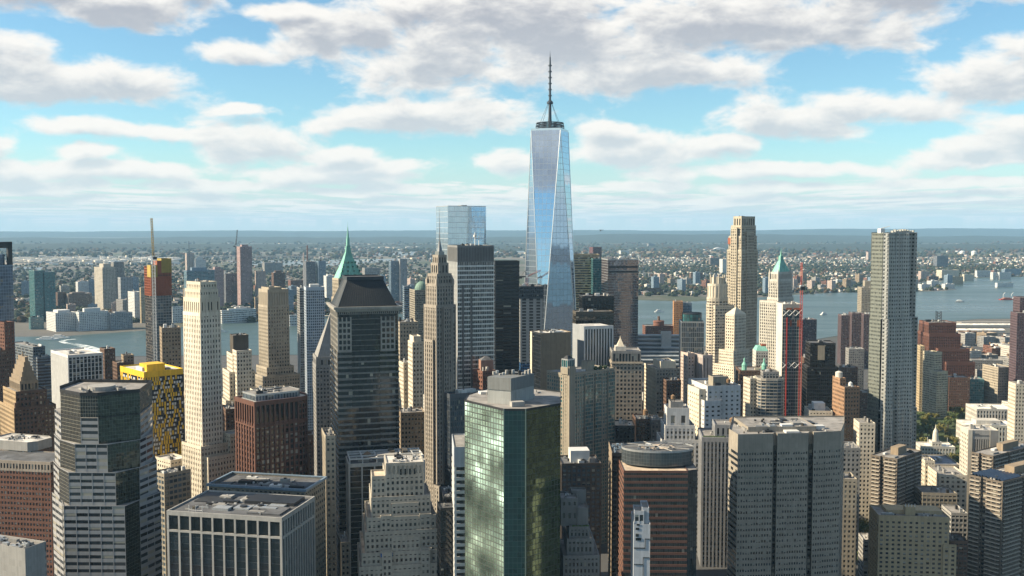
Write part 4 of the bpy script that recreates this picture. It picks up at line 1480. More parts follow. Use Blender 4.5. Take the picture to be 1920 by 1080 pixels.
b = Bld('dark_slab', 'dark end slab with a sunlit ribbed flank and blue roof plant beside the drum tower', 'office block', 1142, 1148, 1176, 852, 655, 30, d=34)
b.prism(b.rect(), 0, b.zt, [S(black_paint, g_black, 3.75, 3, .3, .1, .1, .2), S(black_paint, g_black, 3.75, 3, .1, .1, .1, .2), BL(black_paint), S(tan_brick, g_dark, 3.75, 30, .5, 0, .3, .3)], roof_dark)
b.units(1, b.w - 1, 2, 30, b.zt, 8, 2.5, blue_panel)
b.done()
# white slim building with dark seams
b = Bld('seamed_tower', 'slim pale grey apartment building with dark zigzag seams across its blank front', 'apartment building', 1184, 1189, 1218, 984, 520, 14, d=22)
pale = wall_mat('pale_grey_panel', (.47, .50, .54), .6, .06)
W_ = b.w
b.prism(b.rect(), 0, b.zt, [BL(pale, .4), S(pale, g_dark, 3.2, 3, .4, .3, .2, .25), BL(pale), BL(pale)], roof_grey)
b.prism(b.rect(.3, W_ * .62, .6, 12), b.zt, b.z(962), S(pale, g_dark, 5, 3, .3, .2, .1, .2), roof_grey)
b.prism(b.rect(W_ * .55, W_ - .4, 2, 16), b.zt, b.z(957), BL(pale))
sm = wall_mat('seam_dark', (.07, .08, .09))
zz = b.z
for x0, x1, v0, v1 in ((.7, 1, 1009, 1011), (.7, .74, 1009, 1026), (0, .74, 1026, 1028.5), (.58, 1, 1044, 1046), (.58, .62, 1044, 1058), (0, .62, 1057, 1059), (.58, .62, 1059, 1085)):
    q = MB()
    q.box(x0 * W_, x1 * W_, -.42, -.28, zz(v1), zz(v0))
    q.build('seam_stripe', sm, b.root)
for x0, x1, v0, v1 in ((.16, .36, 982, 985), (.1, .32, 989, 993), (.1, .30, 1000, 1006), (.1, .46, 1008, 1013)):
    q = MB()
    q.box(x0 * W_, x1 * W_, -.40, -.27, zz(v1), zz(v0))
    q.build('window', g_black, b.root)
b.done()

# big chamfered granite tower with notches
b = Bld('notched_tower', 'broad grey-beige granite tower with notched corners and endless rows of small windows', 'office tower', 1366, 1384, 1581, 817, 650, 3, d=None)
sgn = wall_mat('seaport_granite', (.32, .285, .235), .6)
W_, D_ = b.w, b.d
xa, xb = b.x(1456), b.x(1466)
xc, xd = b.x(1532), b.x(1541)
sN = S(sgn, g_dark, 3.9, 1.72, .56, .42, .25, .253, top=2.6, par=.8, win=True)
sR_ = S(sgn, g_dark, 3.9, 5, .45, 0, .25, .3, top=2.6, par=.8)
sD = S(wall_mat('shadow_granite', (.16, .15, .13), .6), g_dark, 3.9, 2.5, .4, .2, .1, .15, top=2.6, par=.8)  # notch faces: shade put into a darker copy of the granite
zc = b.z(838)
poly = [b.loc(u, Y) for u, Y in ((1384, 650), (1449, 652), (1451, 655.5), (1456, 655.8), (1458, 652.3), (1515, 654.5), (1517, 659.5), (1524, 660), (1526, 656.5), (1576, 661), (1582, 690), (1582, 715), (1374, 712), (1367, 668))]
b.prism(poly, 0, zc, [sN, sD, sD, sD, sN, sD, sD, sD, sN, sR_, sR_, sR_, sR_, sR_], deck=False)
b.prism(poly, zc, b.zt, BL(sgn, 1.0), roof_grey)
D_ = 52.0
b.prism(b.rect(xa * .4, W_ * .8, 12, D_ - 6), b.zt, b.zt + 3, BL(sgn, .3), roof_grey, 'penthouse')
b.units(2, W_ - 4, 4, D_ - 4, b.zt, 16, 2.4)
b.units(W_ * .2, W_ * .75, 12, D_ - 8, b.zt + 3, 8, 1.8)
b.done()

# apartment slabs lower right
ab = wall_mat('balcony_brick', (.15, .125, .10))
bal = wall_mat('balcony_slab', (.42, .38, .32))


def balcony_tower(label, uL, uC, uR, vt, Y, th, d=None, group=None, solar=False):
    b = Bld('balcony_tower', label, 'apartment tower', uL, uC, uR, vt, Y, th, d=d)
    W_, D_ = b.w, b.d
    fh = 2.9
    x = [0, .30, .33, .36, .66, .69, .72, 1.0]
    poly = []
    for i, k in enumerate(x):
        poly.append((W_ * k, 1.6 if i in (2, 5) else 0.0))
    poly += [(W_, D_), (0, D_), (0, D_ * .66), (1.6, D_ * .64), (1.6, D_ * .5), (0, D_ * .48)]
    s1 = S(ab, g_dark, fh, 3.4, .40, .34, .3, .303, top=.8, par=.7)
    b.prism(poly, 0, b.zt, s1, roof_grey)
    nf = int(b.zt / fh)
    # balcony slabs, one storey above the other, on both visible faces
    for j in range(nf):
        z = b.zt - (j + 1) * fh
        if z < 0:
            break
        for k0, k1 in ((.02, .30), (.36, .66), (.72, .98)):
            q = b.mb('balcony_siding', bal)
            q.box(W_ * k0, W_ * k1, -1.25, -.31, z - .12, z + .55, bottom=True)
        for k0, k1 in ((.03, .47), (.67, .97)):
            q = b.mb('balcony_siding', bal)
            q.box(-1.25, -.31, D_ * k0, D_ * k1, z - .12, z + .55, bottom=True)
    b.box('penthouse', tan_brick, W_ * .35, W_ * .7, D_ * .3, D_ * .6, b.zt, b.zt + 6)
    b.units(2, W_ - 3, 2, D_ - 3, b.zt, 8, 1.6)
    if solar:
        pm_ = wall_mat('solar_panel', (.05, .07, .11), .25)
        for k in range(9):
            q = MB()
            y0 = D_ * (.06 + .1 * k)
            q.quad([(1.5, y0, b.zt + .6), (W_ * .33, y0, b.zt + .6), (W_ * .33, y0 + 2.4, b.zt + 2.0), (1.5, y0 + 2.4, b.zt + 2.0)])
            q.extr([(1.5, y0 + 2.4), (W_ * .33, y0 + 2.4), (W_ * .33, y0 + 2.5), (1.5, y0 + 2.5)], b.zt, b.zt + 2.0)
            q.build('solar_panel', pm_, b.root)
    b.done()


balcony_tower('brown balcony tower nearest the wavy steel tower, brick roof house on top', 1634, 1682, 1727, 862, 760, 44)
balcony_tower('brown balcony tower with blue solar panels across its roof', 1818, 1880, 1990, 905, 690, 34, solar=True)
balcony_tower('sunlit balcony tower behind the tower with solar panels', 1822, 1862, 1945, 856, 800, 36)
# tan hotel
b = Bld('tan_hotel', 'plain tan brick block with paired windows and a small roof tower, among dark trees', 'hotel', 1642, 1648, 1780, 968, 690, 8, d=26)
W_, D_ = b.w, b.d
b.prism(b.rect(), 0, b.zt, S(sand_brick, g_dark, 3.05, 4.0, .50, .52, .22, .223, top=1.5, par=.9, win=True), roof_grey)
b.prism(b.rect(W_ * .92, W_ * 1.1, -1.2, 0), 0, b.z(1018), S(sand_brick, g_dark, 3.05, 4.0, .5, .52, .2, .203, top=1, par=.6), roof_grey)
b.box('penthouse', sand_brick, W_ * .15, W_ * .95, 8, 22, b.zt, b.zt + 2.6)
b.box('roof_tower', sand_brick, W_ * .40, W_ * .54, 4, 10, b.zt, b.zt + 6)
for k in range(4):
    q = MB()
    q.bar((W_ * (.40 + .045 * k), 4.2, b.zt + 6), (W_ * (.40 + .045 * k), 4.2, b.zt + 8.2), .25)
    q.build('antenna', white_paint, b.root)
b.units(2, W_ - 3, 2, 7, b.zt, 7, 1.4)
b.done()

# ------------------------------------------------------------------ middle distance
def P(wm, gm=None, fl=3.7, bay=2.8, sp=.48, pw=.5, **k):
    return S(wm, gm or g_dark, fl, bay, sp, pw, .42, .423, **k)


umber_glass = glass_mat('brown_black_glass', (.022, .02, .017), .1, .1, blind=.05, pane_var=.3)
# left side
b = Bld('setback_tower', 'brown brick tower with stepped pyramid head and sunlit yellow flank', 'office tower', 0, 27, 104, 768, 800, 40, dmax=44)
W_, D_ = b.w, b.d
sB_ = P(brown_brick)
wide = wall_mat('sunny_brick', (.40, .29, .17))  # flank's sunlight put into a lighter brick than the other sides
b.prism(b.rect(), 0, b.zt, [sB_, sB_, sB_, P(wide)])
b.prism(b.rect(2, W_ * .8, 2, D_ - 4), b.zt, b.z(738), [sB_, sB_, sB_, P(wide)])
b.prism(b.rect(W_ * .2, W_ * .62, 5, D_ - 8), b.z(738), b.z(720), S(tan_brick, g_dark, 7, 2.6, .2, .45, .3, .5, top=1.5))
zz = 720
for k in range(5):
    e = 1.0 + k * 1.1
    b.prism(b.rect(W_ * .2 + e, W_ * .62 - e, 5 + e, D_ - 8 - e), b.z(zz), b.z(zz - 9), BL(tan_brick, .4), deck=True, tag_='stepped_roof')
    zz -= 9
q = MB()
cx_, cy_ = W_ * .41, D_ / 2 - 1
q.cyl(cx_, cy_, b.z(zz), b.z(zz - 8), .9, .4, 8)
q.build('finial', tan_brick, b.root)
for x in (.02, .4, .76):
    q = MB()
    q.box(W_ * x, W_ * x + 3, 0.2, 3, b.zt, b.z(756))
    q.build('parapet_block', brown_brick, b.root)
b.done()
slab('brick_tower', 'tall dark red brick tower at the very edge, its taller stair shaft on one side', -60, -20, 25, 662, 1000, 40, P(brown_brick), d=30)
slab('stair_shaft', 'slim red brick shaft rising beside the dark red brick tower', -5, 8, 25, 606, 1020, 40, P(red_brick), d=12, units=0)
slab('striped_block', 'slate grey office slab with striped floors beside the river at the edge', 22, 62, 84, 652, 1250, 45, S(wall_mat('slate_panel', (.16, .19, .22)), g_dark, 3.6, 3, .4, .2, .2, .25), 'office block')
slab('striped_block', 'darker slate slab with pale floor stripes beneath the stepped pyramid head', 62, 70, 97, 672, 1150, 45, S(wall_mat('slate_panel'  , (.16, .19, .22)), g_dark, 3.6, 9, .45, 0, .2, .25), 'office block', d=22)
b = Bld('framed_glass_tower', 'blue glass tower at the frame edge with a dark square hoop on its roof', 'office tower', -70, -40, 24, 500, 1150, 40, d=34)
mfr = glass_mat('pale_blue_glass', (.13, .18, .25), .55, .1, tilt=.006, blind=.05, grid=.12, gridcol=(.10, .13, .18), pane_var=.25, spec=1)
b.prism(b.rect(), 0, b.zt, S(blue_panel, mfr, 3.9, 3, .06, 0, .1, .15, top=.6))
b.box('roof_hoop', dark_steel, b.w - 5, b.w, 0, 4, b.zt, b.z(456))
b.box('roof_hoop', dark_steel, 0, b.w, 0, 4, b.z(466), b.z(454))
b.box('plant_screen', mfr, 1, b.w - 6, 6, 26, b.zt, b.z(478))
b.done()
slab('brown_shaft', 'small brown shaft right behind the white-finned block', 188, 196, 215, 656, 1050, 40, P(brown_brick), d=16, units=2)
slab('brown_shaft', 'low brown block peeping between the brown shaft and the yellow crown', 212, 220, 248, 682, 1000, 40, P(brown_brick), d=16, units=2)
slab('tan_block', 'tan block with white roof hut directly behind the yellow crown', 228, 232, 250, 668, 1010, 40, P(tan_brick), d=12, units=2)
slab('tan_tower', 'buff brick tower with evenly dotted windows beside the crane', 300, 304, 338, 617, 960, 34, P(tan_brick, fl=3.6, bay=2.6, sp=.55, pw=.55), d=20, units=6)
# unfinished tower in red and yellow netting, with its crane
b = Bld('unfinished_tower', 'unfinished tower wrapped in orange and yellow netting, glass climbing its lower floors', 'construction tower', 271, 283, 320, 492, 1300, 34, d=26)
W_, D_ = b.w, b.d
cg_ = glass_mat('new_glass', (.06, .085, .10), .2, .1, blind=.2, blindcol=(.25, .25, .22), spec=1)
b.prism(b.rect(), 0, b.z(555), [S(conc, cg_, 3.6, 3.4, .2, .12, .2, .3, top=0, par=0)] * 3 + [S(wall_mat('dark_cladding', (.07, .065, .065)), g_dark, 3.6, 3, .4, .2, .2, .3, top=0, par=0)], deck=False)
b.prism(b.rect(), b.z(555), b.z(520), S(orange_net, orange_net, 3.6, 3.4, .16, .06, .5, .6, top=0, par=0), deck=False)
b.prism(b.rect(), b.z(520), b.z(500), [S(orange_net, red_brick, 3.6, 3.4, .3, .1, .5, .6, top=0, par=0)] * 4, roof_grey)
b.prism(b.rect(-.8, W_ * .30, -.8, D_ * .5), b.z(520), b.z(497), BL(yellow_net, 0), deck=False, tag_='netting')
b.prism(b.rect(W_ * .52, W_ + .6, -.8, D_ * .6), b.z(512), b.z(485), BL(yellow_net, 0), deck=False, tag_='netting')
b.prism(b.rect(W_ * .30, W_ * .52, -.6, D_ * .5), b.z(513), b.z(489), BL(orange_net, 0), deck=False, tag_='netting')
b.done()


def lattice(B, a, c, w, step, r=.14, up=(0, 0, 1)):
    a, c = Vector(a), Vector(c)
    d = (c - a)
    L = d.length
    d.normalize()
    u = d.cross(Vector((1, 0, 0)) if abs(d.x) < .8 else Vector((0, 1, 0))).normalized()
    v = d.cross(u)
    cor = [(u * i + v * j) * (w / 2) for i, j in ((-1, -1), (1, -1), (1, 1), (-1, 1))]
    for q in cor:
        B.bar(a + q, c + q, r * 1.5)
    n = max(1, int(L / step))
    for k in range(n):
        p, q = a + d * (L * k / n), a + d * (L * (k + 1) / n)
        for i in range(4):
            B.bar(p + cor[i], q + cor[(i + 1) % 4], r)


def luffing_crane(label, base, top_z, tip, m, w=2.4, mat2=None, back=9, mast_m=None):
    root = bpy.data.objects.new('tower_crane', None)
    link(root)
    root.location = base
    tag(root, label, 'crane')
    B = MB()
    H = top_z - base.z
    lattice(B, (0, 0, 0), (0, 0, H), w, w * 1.3, w * .045)
    B.build('mast_lattice', mast_m or m, root)
    t = tip - base
    J = MB()
    lattice(J, (0, 0, H + 1), t, w * .62, w, w * .045)
    J.build('jib_lattice', m, root)
    d = Vector((t.x, t.y, 0)).normalized()
    c = MB()
    c.box(-1.6, 1.6, -1.6, 1.6, H, H + 3)
    c.build('cab', white_paint, root)
    c = MB()
    e = -d * back
    c.bar((0, 0, H + 1), (e.x, e.y, H + 1), .9)
    c.box(e.x - 2, e.x + 2, e.y - 1.6, e.y + 1.6, H - 1.5, H + 2)
    c.build('counterweight', dark_steel, root)
    c = MB()
    a = Vector((e.x * .35, e.y * .35, H + 9))
    c.bar((0, 0, H + 1), a, .35)
    c.bar((e.x, e.y, H + 1), a, .2)
    c.bar(a, t, .12)
    c.build('stay_cable', dark_steel, root)
    return root


pt = at(291.5, 665, 1280)
luffing_crane('pale crane climbing the netted tower, its yellow boom raised almost upright', Vector((pt.x, pt.y, 0)), at(291, 484, 1280).z, at(284, 409, 1285), yellow_net, 3.2, mast_m=white_paint)
slab('white_deco_tower', 'white stone tower on stepped shoulders topped by a dark windowless box', 437, 444, 471, 660, 900, 34, P(cream), d=14, units=0)
b = Bld('white_deco_block', 'broad white stepped stone block below the dark roof box', 'office tower', 418, 430, 477, 668, 905, 36, d=30)
W_, D_ = b.w, b.d
b.prism(b.rect(4, W_ - 4, 4, D_), b.z(700), b.zt, P(cream))
b.prism(b.rect(), 0, b.z(700), P(cream))
b.prism(b.rect(W_ * .22, W_ * .82, 6, 20), b.zt, b.z(632), BL(bronze, .8), tag_='dark_box_cladding')
b.prism([(-4, -3), (W_ + 6, -3), (W_ + 6, D_), (-4, D_)], 0, b.z(752), P(cream))
b.units(W_ * .3, W_ * .7, 8, 18, b.z(632), 4, 2)
b.done()
slab('brown_gabled_block', 'brown block with low roofs between the white shaft and the russet tower', 416, 424, 446, 770, 760, 40, P(brown_brick), 'office block', d=20)
slab('lit_shoulder_block', 'small sunlit cream block at the foot of the tall cream shaft', 292, 320, 352, 866, 730, 44, P(cream), 'office block', d=20, roof=roof_pale)
slab('lit_shoulder_block', 'cream stone wing with black windows directly left of the russet tower', 352, 378, 413, 842, 745, 40, P(sand_brick), 'office block', d=20)
slab('lit_shoulder_block', 'tan stepped wing with sunlit edge beside the russet tower', 398, 404, 444, 840, 730, 40, P(tan_brick), 'office block', d=16)
slab('green_roof_house', 'low house with a green copper gable behind the russet tower', 470, 478, 540, 735, 850, 30, P(cream), 'office block', d=16)
# blue-white hotel and its neighbours
slab('blue_white_tower', 'slim blue-white tower with glass edge beside the dark hipped tower', 570, 574, 608, 540, 1250, 20, S(wall_mat('ice_panel', (.46, .52, .58), .5), g_blue, 3.4, 2.4, .35, .35, .15, .2, top=3), 'hotel', d=24, pent=(white_panel, 4))
slab('grey_tower', 'grey balconied tower half hidden by the blue-white tower', 557, 562, 578, 541, 1320, 20, S(conc, g_dark, 3.2, 3, .45, .2, .2, .3), d=24)
b = Bld('stepped_pyramid_tower', 'grey stone tower with tall stepped pyramid roof, sunlit only on its edge', 'office tower', 587, 593, 660, 688, 880, 24, d=30)
W_, D_ = b.w, b.d
b.prism(b.rect(), 0, b.zt, P(grey_stone))
b.prism(b.rect(.5, W_ - .5, .5, D_ - .5), b.zt, b.z(672), S(grey_stone, g_dark, 9, 3, .2, .5, .3, .6, top=1.5))
q = MB()
q.extr(b.rect(1, W_ - 1, 1, D_ - 1), b.z(672), b.z(588), None, False, b.rect(W_ / 2 - 1, W_ / 2 + 1, D_ / 2 - 1, D_ / 2 + 1))
q.build('pyramid_roof', grey_stone, b.root)
b.done()
slab('arched_stone_tower', 'cream stone tower with a round arch under its roofline right of the hipped tower', 742, 750, 783, 606, 960, 20, P(limestone), d=24, units=6)
b = Bld('carved_top_tower', 'cream stone tower with sunlit flank and carved stepped head', 'office tower', 766, 774, 792, 644, 860, 34, d=18)
b.prism(b.rect(), 0, b.zt, P(cream))
b.prism(b.rect(1, b.w - 1, 1, b.d - 1), b.zt, b.z(633), BL(cream))
q = MB()
for k in range(4):
    q.cyl(1.5 + k * (b.w - 3) / 3, 1.2, b.zt, b.z(630), .8, .3, 8)
q.build('finial_trim', cream, b.root)
b.done()
slab('cream_shoulder', 'cream shoulder block beside the carved-top stone tower', 749, 757, 776, 682, 880, 30, P(cream), 'office block', d=14, units=2)
slab('tan_court_block', 'tan block with planted terrace at the foot of the carved-top tower', 748, 752, 795, 776, 830, 20, P(tan_brick), 'office block', d=22)
b = Bld('domed_tower', 'beige striped tower with a green copper dome beyond the deco needle tower', 'office tower', 768, 778, 806, 545, 1700, 25, d=40)
W_, D_ = b.w, b.d
b.prism(b.rect(), 0, b.zt, S(beige_panel, g_dark, 3.8, 3, .5, .3, .2, .25))
q = MB()
for k in range(6):
    a0, a1 = k * 15, (k + 1) * 15
    q.cyl(W_ * .6, D_ * .4, b.zt + 15 * math.sin(R(a0)), b.zt + 15 * math.sin(R(a1)), 12 * math.cos(R(a0)) + .01, 12 * math.cos(R(a1)) + .02, 20)
q.build('dome', dull_copper, b.root)
b.done()
slab('blue_striped_tower', 'blue-grey striped tower beside the green dome', 755, 758, 772, 538, 1800, 20, S(blue_panel, g_dark, 3.8, 3, .5, 0, .2, .25), d=30)
slab('red_roof_house', 'small rose brick block with pyramid-capped stair tower below the black slab', 888, 905, 928, 698, 860, 40, P(red_brick), 'office block', d=14, units=2)
b = Bld('brick_stair_tower', 'plain brick stair tower above the small rose brick block', 'stair tower', 898, 902, 925, 678, 870, 30, d=10)
b.prism(b.rect(), 0, b.zt, BL(wall_mat('rose_brick', (.33, .19, .145))))
q = MB()
q.extr(b.rect(), b.zt + 1, b.zt + 4, None, False, b.rect(b.w * .4, b.w * .6, 4, 6))
q.build('roof_cap', roof_dark, b.root)
b.done()
# unfinished concrete tower
b = Bld('concrete_core_tower', 'unfinished concrete tower with dark formwork collar and blue mesh below', 'construction tower', 972, 976, 1016, 560, 1400, 14, d=34)
W_, D_ = b.w, b.d
b.prism(b.rect(), 0, b.z(680), S(wall_mat('blue_mesh', (.04, .12, .26)), g_dark, 4, 3, .4, .3, .2, .25, top=0, par=0), deck=False)
b.prism(b.rect(), b.z(680), b.zt, S(conc, wall_mat('open_floor', (.05, .04, .035)), 4.2, 9.5, .35, .45, .3, .5, top=0, par=0), deck=False)
b.prism(b.rect(-1.5, W_ + 1.5, -1.5, D_ + 1), b.zt, b.z(538), S(wall_mat('formwork', (.06, .07, .08)), g_black, 5, 3, .5, .4, .2, .3, top=1))
b.units(1, W_ - 1, 1, D_ - 1, b.z(538), 7, 4)
b.done()
pt = at(988, 545, 1420)
luffing_crane('red crane with slanting boom above the unfinished concrete tower', Vector((pt.x, pt.y, at(988, 545, 1420).z - 8)), at(988, 520, 1420).z, at(1014, 507, 1425), red_paint, 2.6)
# tan windowless slab
b = Bld('tan_slab', 'tan slab with blank front, black flank and one bright edge', 'office tower', 995, 1014, 1070, 626, 960, 22, d=26)
tsl = wall_mat('tan_panel', (.235, .19, .135), .7, .05)
b.prism(b.rect(), 0, b.zt, [BL(tsl, .8), BL(tsl), BL(tsl), S(black_paint, g_black, 3.8, 3, .1, .1, .1, .2, top=1, par=.8)], roof_pale)
b.box('pier_cladding', cream, -.5, .3, b.d - 4.5, b.d, 0, b.zt)  # cream strip painted in for the sunlit far edge of the flank
b.units(2, b.w - 2, 2, b.d - 2, b.zt, 10, 2)
b.done()
# white fin tower and dark box
b = Bld('white_fin_tower', 'dark tower striped by tall white vertical fins, blank grey flank', 'office tower', 1074, 1096, 1148, 613, 980, 24, d=30)
b.prism(b.rect(), 0, b.zt, [S(white_panel, g_black, 40, 3.1, .02, .42, .2, .9, top=2.4, par=.8), None, None, BL(wall_mat('grey_flank', (.30, .32, .34)))], roof_pale)
b.done()
b = Bld('dark_box_tower', 'black and bronze box tower showing above the white fins', 'office tower', 1086, 1092, 1151, 557, 1060, 18, d=34)
b.prism(b.rect(), 0, b.zt, S(dark_steel, g_black, 4, 3, .1, .1, .1, .2, top=1.2), roof_dark)
b.units(2, b.w - 2, 2, 30, b.zt, 9, 3)
b.done()
slab('bronze_box', 'bronze glass box sitting between the black box tower and the white fins', 1074, 1080, 1150, 586, 1030, 16, S(bronze, umber_glass, 4, 3, .2, .1, .1, .2, top=2.4), d=20, units=2)
# ribbed bank buildings behind
rib = S(wall_mat('gold_ribbon', (.42, .36, .24), .5), g_dark, 4.4, 4, .42, 0, .3, .3, top=1.2)
slab('ribbon_tower', 'tower of yellowish ribbons and dark glass just right of the tallest tower', 1066, 1070, 1124, 478, 1750, 10, rib, d=40, units=5)
slab('teal_office_tower', 'dark teal glass tower beside the yellow-ribboned tower', 1108, 1112, 1142, 486, 1720, 12, S(teal_panel, g_teal, 4, 2, .25, .15, .1, .15), d=36)
pg = glass_mat('rosy_glass', (.22, .19, .20), .75, .06, tilt=.008, blind=0, grid=.13, gridcol=(.09, .08, .085), pane_var=.2, spec=1, wave=.05)
b = Bld('rosy_glass_tower', 'square glass tower with a rosy sheen and pale louvre rows near its top', 'office tower', 1128, 1140, 1197, 487, 1600, 14, d=50)
b.prism(b.rect(), 0, b.zt, S(silver, pg, 4.2, 3.0, .10, 0, .15, .2, top=.8))
for v in (499, 508):
    b.box('louvre_stripe', dark_steel, .8, b.w - .8, -.35, -.17, b.z(v + 3.5), b.z(v))
b.units(2, b.w - 2, 2, 40, b.zt, 6, 3)
b.done()
slab('maroon_tower', 'far maroon tower behind the yellow-ribboned tower', 1105, 1112, 1128, 464, 3900, 20, P(wall_mat('maroon_brick', (.15, .08, .09))), 'apartment tower', d=40, units=1)
# beige civic block with pyramid, and neighbours
b = Bld('pillared_block', 'broad old beige block with rows of paired windows and colonnaded top', 'office block', 1143, 1148, 1204, 660, 950, 17, d=36)
W_ = b.w
b.prism(b.rect(), 0, b.z(680), S(wall_mat('old_beige_stone', (.36, .31, .25)), g_dark, 4.0, 3.4, .45, .42, .35, .353))
b.prism(b.rect(.5, W_ - 1.6, .5, 30), b.z(680), b.zt, S(grey_stone, g_dark, 12, 2.8, .1, .3, .2, .6, top=1.5))
b.cornice(b.rect(), b.z(682), 1.2, 1.4, limestone)
q = MB()
q.extr(b.rect(W_ * .12, W_ * .48, 6, 18), b.zt, b.z(651))
q.build('pedestal', white_stone, b.root)
q = MB()
q.extr(b.rect(W_ * .18, W_ * .42, 7, 16), b.z(651), b.z(636), None, False, b.rect(W_ * .29, W_ * .31, 11, 12))
q.cyl(W_ * .30, 11.5, b.z(637), b.z(632), .5, .2, 6)
q.build('pyramid_roof', cream, b.root)
b.done()
b = Bld('stone_office_block', 'stone block with sunlit front arches and grey side, white hut on its roof', 'office block', 1209, 1231, 1274, 693, 980, 32, d=40)
W_ = b.w
b.prism(b.rect(), 0, b.zt, [P(wall_mat('grey_beige_stone', (.30, .27, .23)))] * 3 + [P(cream, bay=3.4)])  # one stone: sun put into the cream flank, shade into the grey faces
b.prism(b.rect(W_ * .25, W_ * .9, 5, 30), b.zt, b.z(681), BL(cream), roof_pale, 'penthouse')
b.units(2, W_ - 2, 2, 30, b.z(681), 5, 2)
b.done()
slab('dark_brick_block', 'dark brick block tucked behind the stone block with arches', 1243, 1250, 1276, 715, 940, 25, P(brown_brick), 'office block', d=14)
# grey-blue ribs of the transit hub and glass roofs beyond
b = Bld('silver_roof_hall', 'low silver hall of long stepped glass roofs by the water', 'exhibition hall', 1196, 1200, 1300, 628, 1750, 8, d=60)
W_ = b.w
for k in range(8):
    y0 = -44 + k * 8
    b.prism([(-4 - k * 1.0, y0), (W_ * (1.20 - .055 * k), y0), (W_ * (1.20 - .055 * k), y0 + 9), (-4 - k, y0 + 9)], 0, b.z(676 - k * 6.7), S(silver, g_blue, 40, 40, 0, 0, .5, .6, top=2.2, par=0), roof_mat('silver_roof', (.36, .41, .46)), 'roof_siding')
b.prism(b.rect(W_ * .40, W_ * .58, -6, 6), 0, b.z(622), BL(silver), roof_pale, 'plant_screen')
b.done()
b = Bld('round_brick_tower', 'round red brick pavilion with a stubby chimney on the river edge', 'pavilion', 1210, 1216, 1250, 612, 1950, 10, d=30)
W_ = b.w
b.prism(b.rect(-6, W_ + 18, 0, 26), 0, b.z(612), P(red_brick))
q = MB()
q.cyl(W_ * .62, 10, b.z(612), b.z(604), 10.5, 10.5, 24)
q.cyl(W_ * .62, 10, b.z(604), b.z(602), 11.5, 10, 24)
q.build('drum', red_brick, b.root)
q = MB()
q.cyl(W_ * .62, 10, b.z(602), b.z(594), 2.6, 2.2, 12)
q.build('chimney', brown_brick, b.root)
b.done()
slab('orange_tower', 'orange brick tower with a white curved roof sail', 1262, 1264, 1280, 566, 1950, 12, P(wall_mat('orange_brick', (.50, .26, .12))), 'apartment tower', d=20, units=1)
slab('blue_brick_tower', 'blue-grey glass shaft attached to the orange brick tower', 1279, 1281, 1297, 568, 1960, 12, S(blue_panel, g_blue, 3, 2.5, .4, .3, .15, .2), 'apartment tower', d=20, units=1)
b = Bld('ribbed_dark_tower', 'dark blue tower with wavy white vertical ribs and a glazed crown', 'office tower', 1274, 1278, 1320, 604, 1450, 16, d=36)
b.prism(b.rect(), 0, b.zt, S(silver, g_blue, 7.6, 2.6, .10, .16, .2, .4, top=1))
q = MB()
e_ = [(b.w * (.5 + .44 * math.cos(2 * math.pi * k / 20)), 15 + 13 * math.sin(2 * math.pi * k / 20)) for k in range(20)]
b.prism(e_, b.zt, b.z(589), S(dark_steel, g_teal, 5, 3, .1, .1, .1, .15, top=1))
b.done()
# rounded beige tower
b = Bld('barrel_tower', 'beige round-fronted tower with banded windows and a ribbed crown', 'apartment tower', 1322, 1336, 1366, 560, 1260, 25, d=24)
W_, D_ = b.w, b.d
arc = [(W_ * .5 + W_ * .62 * math.cos(R(a)), 10 + 11 * math.sin(R(a))) for a in range(-180, 181, 20)][:-1]
brl = S(wall_mat('ivory_stone', (.56, .50, .40)), g_dark, 3.6, 3.2, .48, .22, .25, .3, top=1.5)
b.prism(arc, 0, b.zt, brl)
sc_ = lambda k: [(W_ * .5 + (x - W_ * .5) * k, 10 + (y - 10) * k) for x, y in arc]
b.prism(sc_(.92), b.zt, b.z(534), S(cream, cream, 12, 3.2, .1, .3, .2, .5, top=2))
b.prism(sc_(.62), b.z(534), b.z(522), BL(cream))
for k in range(9):
    q = MB()
    p = sc_(.70)[k * 2]
    q.box(p[0] - .6, p[0] + .6, p[1] - .6, p[1] + .6, b.z(534), b.z(516))
    q.build('pinnacle', cream, b.root)
b.prism([(W_ * .1, -4), (W_ * 1.25, -4), (W_ * 1.25, D_), (W_ * .1, D_)], 0, b.z(574), brl)
b.done()
# tall pointed limestone tower
lime2 = wall_mat('new_limestone', (.50, .44, .34))
s30 = S(lime2, g_dark, 3.9, 3.0, .44, .42, .25, .5, top=1.4)
b = Bld('limestone_skyscraper', 'very tall slender limestone tower stepping back to a narrow lantern top', 'skyscraper', 1364, 1390, 1420, 470, 1350, 40, d=None, dmax=46)
W_, D_ = b.w, b.d
zt = b.zt
b.prism(b.rect(), 0, zt, s30)
b.prism(b.rect(.8, W_ - 1.2, 1, D_ - 2), zt, b.z(444), s30)
b.prism(b.rect(2, W_ - 2.4, 2, D_ - 5), b.z(444), b.z(424), s30)
b.prism(b.rect(3.2, W_ - 3.6, 3, D_ - 8), b.z(424), b.z(407), S(lime2, g_dark, 13, 4.5, .1, .5, .3, .7, top=2))
b.prism(b.rect(W_ * .3, W_ * .7, -1.6, 2), 0, b.z(436), s30)
b.prism([(-1.4, D_ * .3), (0, D_ * .3), (0, D_ * .7), (-1.4, D_ * .7)], 0, b.z(428), s30)
q = MB()
q.box(-.9, -.55, D_ * .5, D_ * .95, b.z(458), b.z(446))
q.build('netting', orange_net, b.root)
b.units(4, W_ - 4, 4, D_ - 9, b.z(407), 4, 2)
b.done()
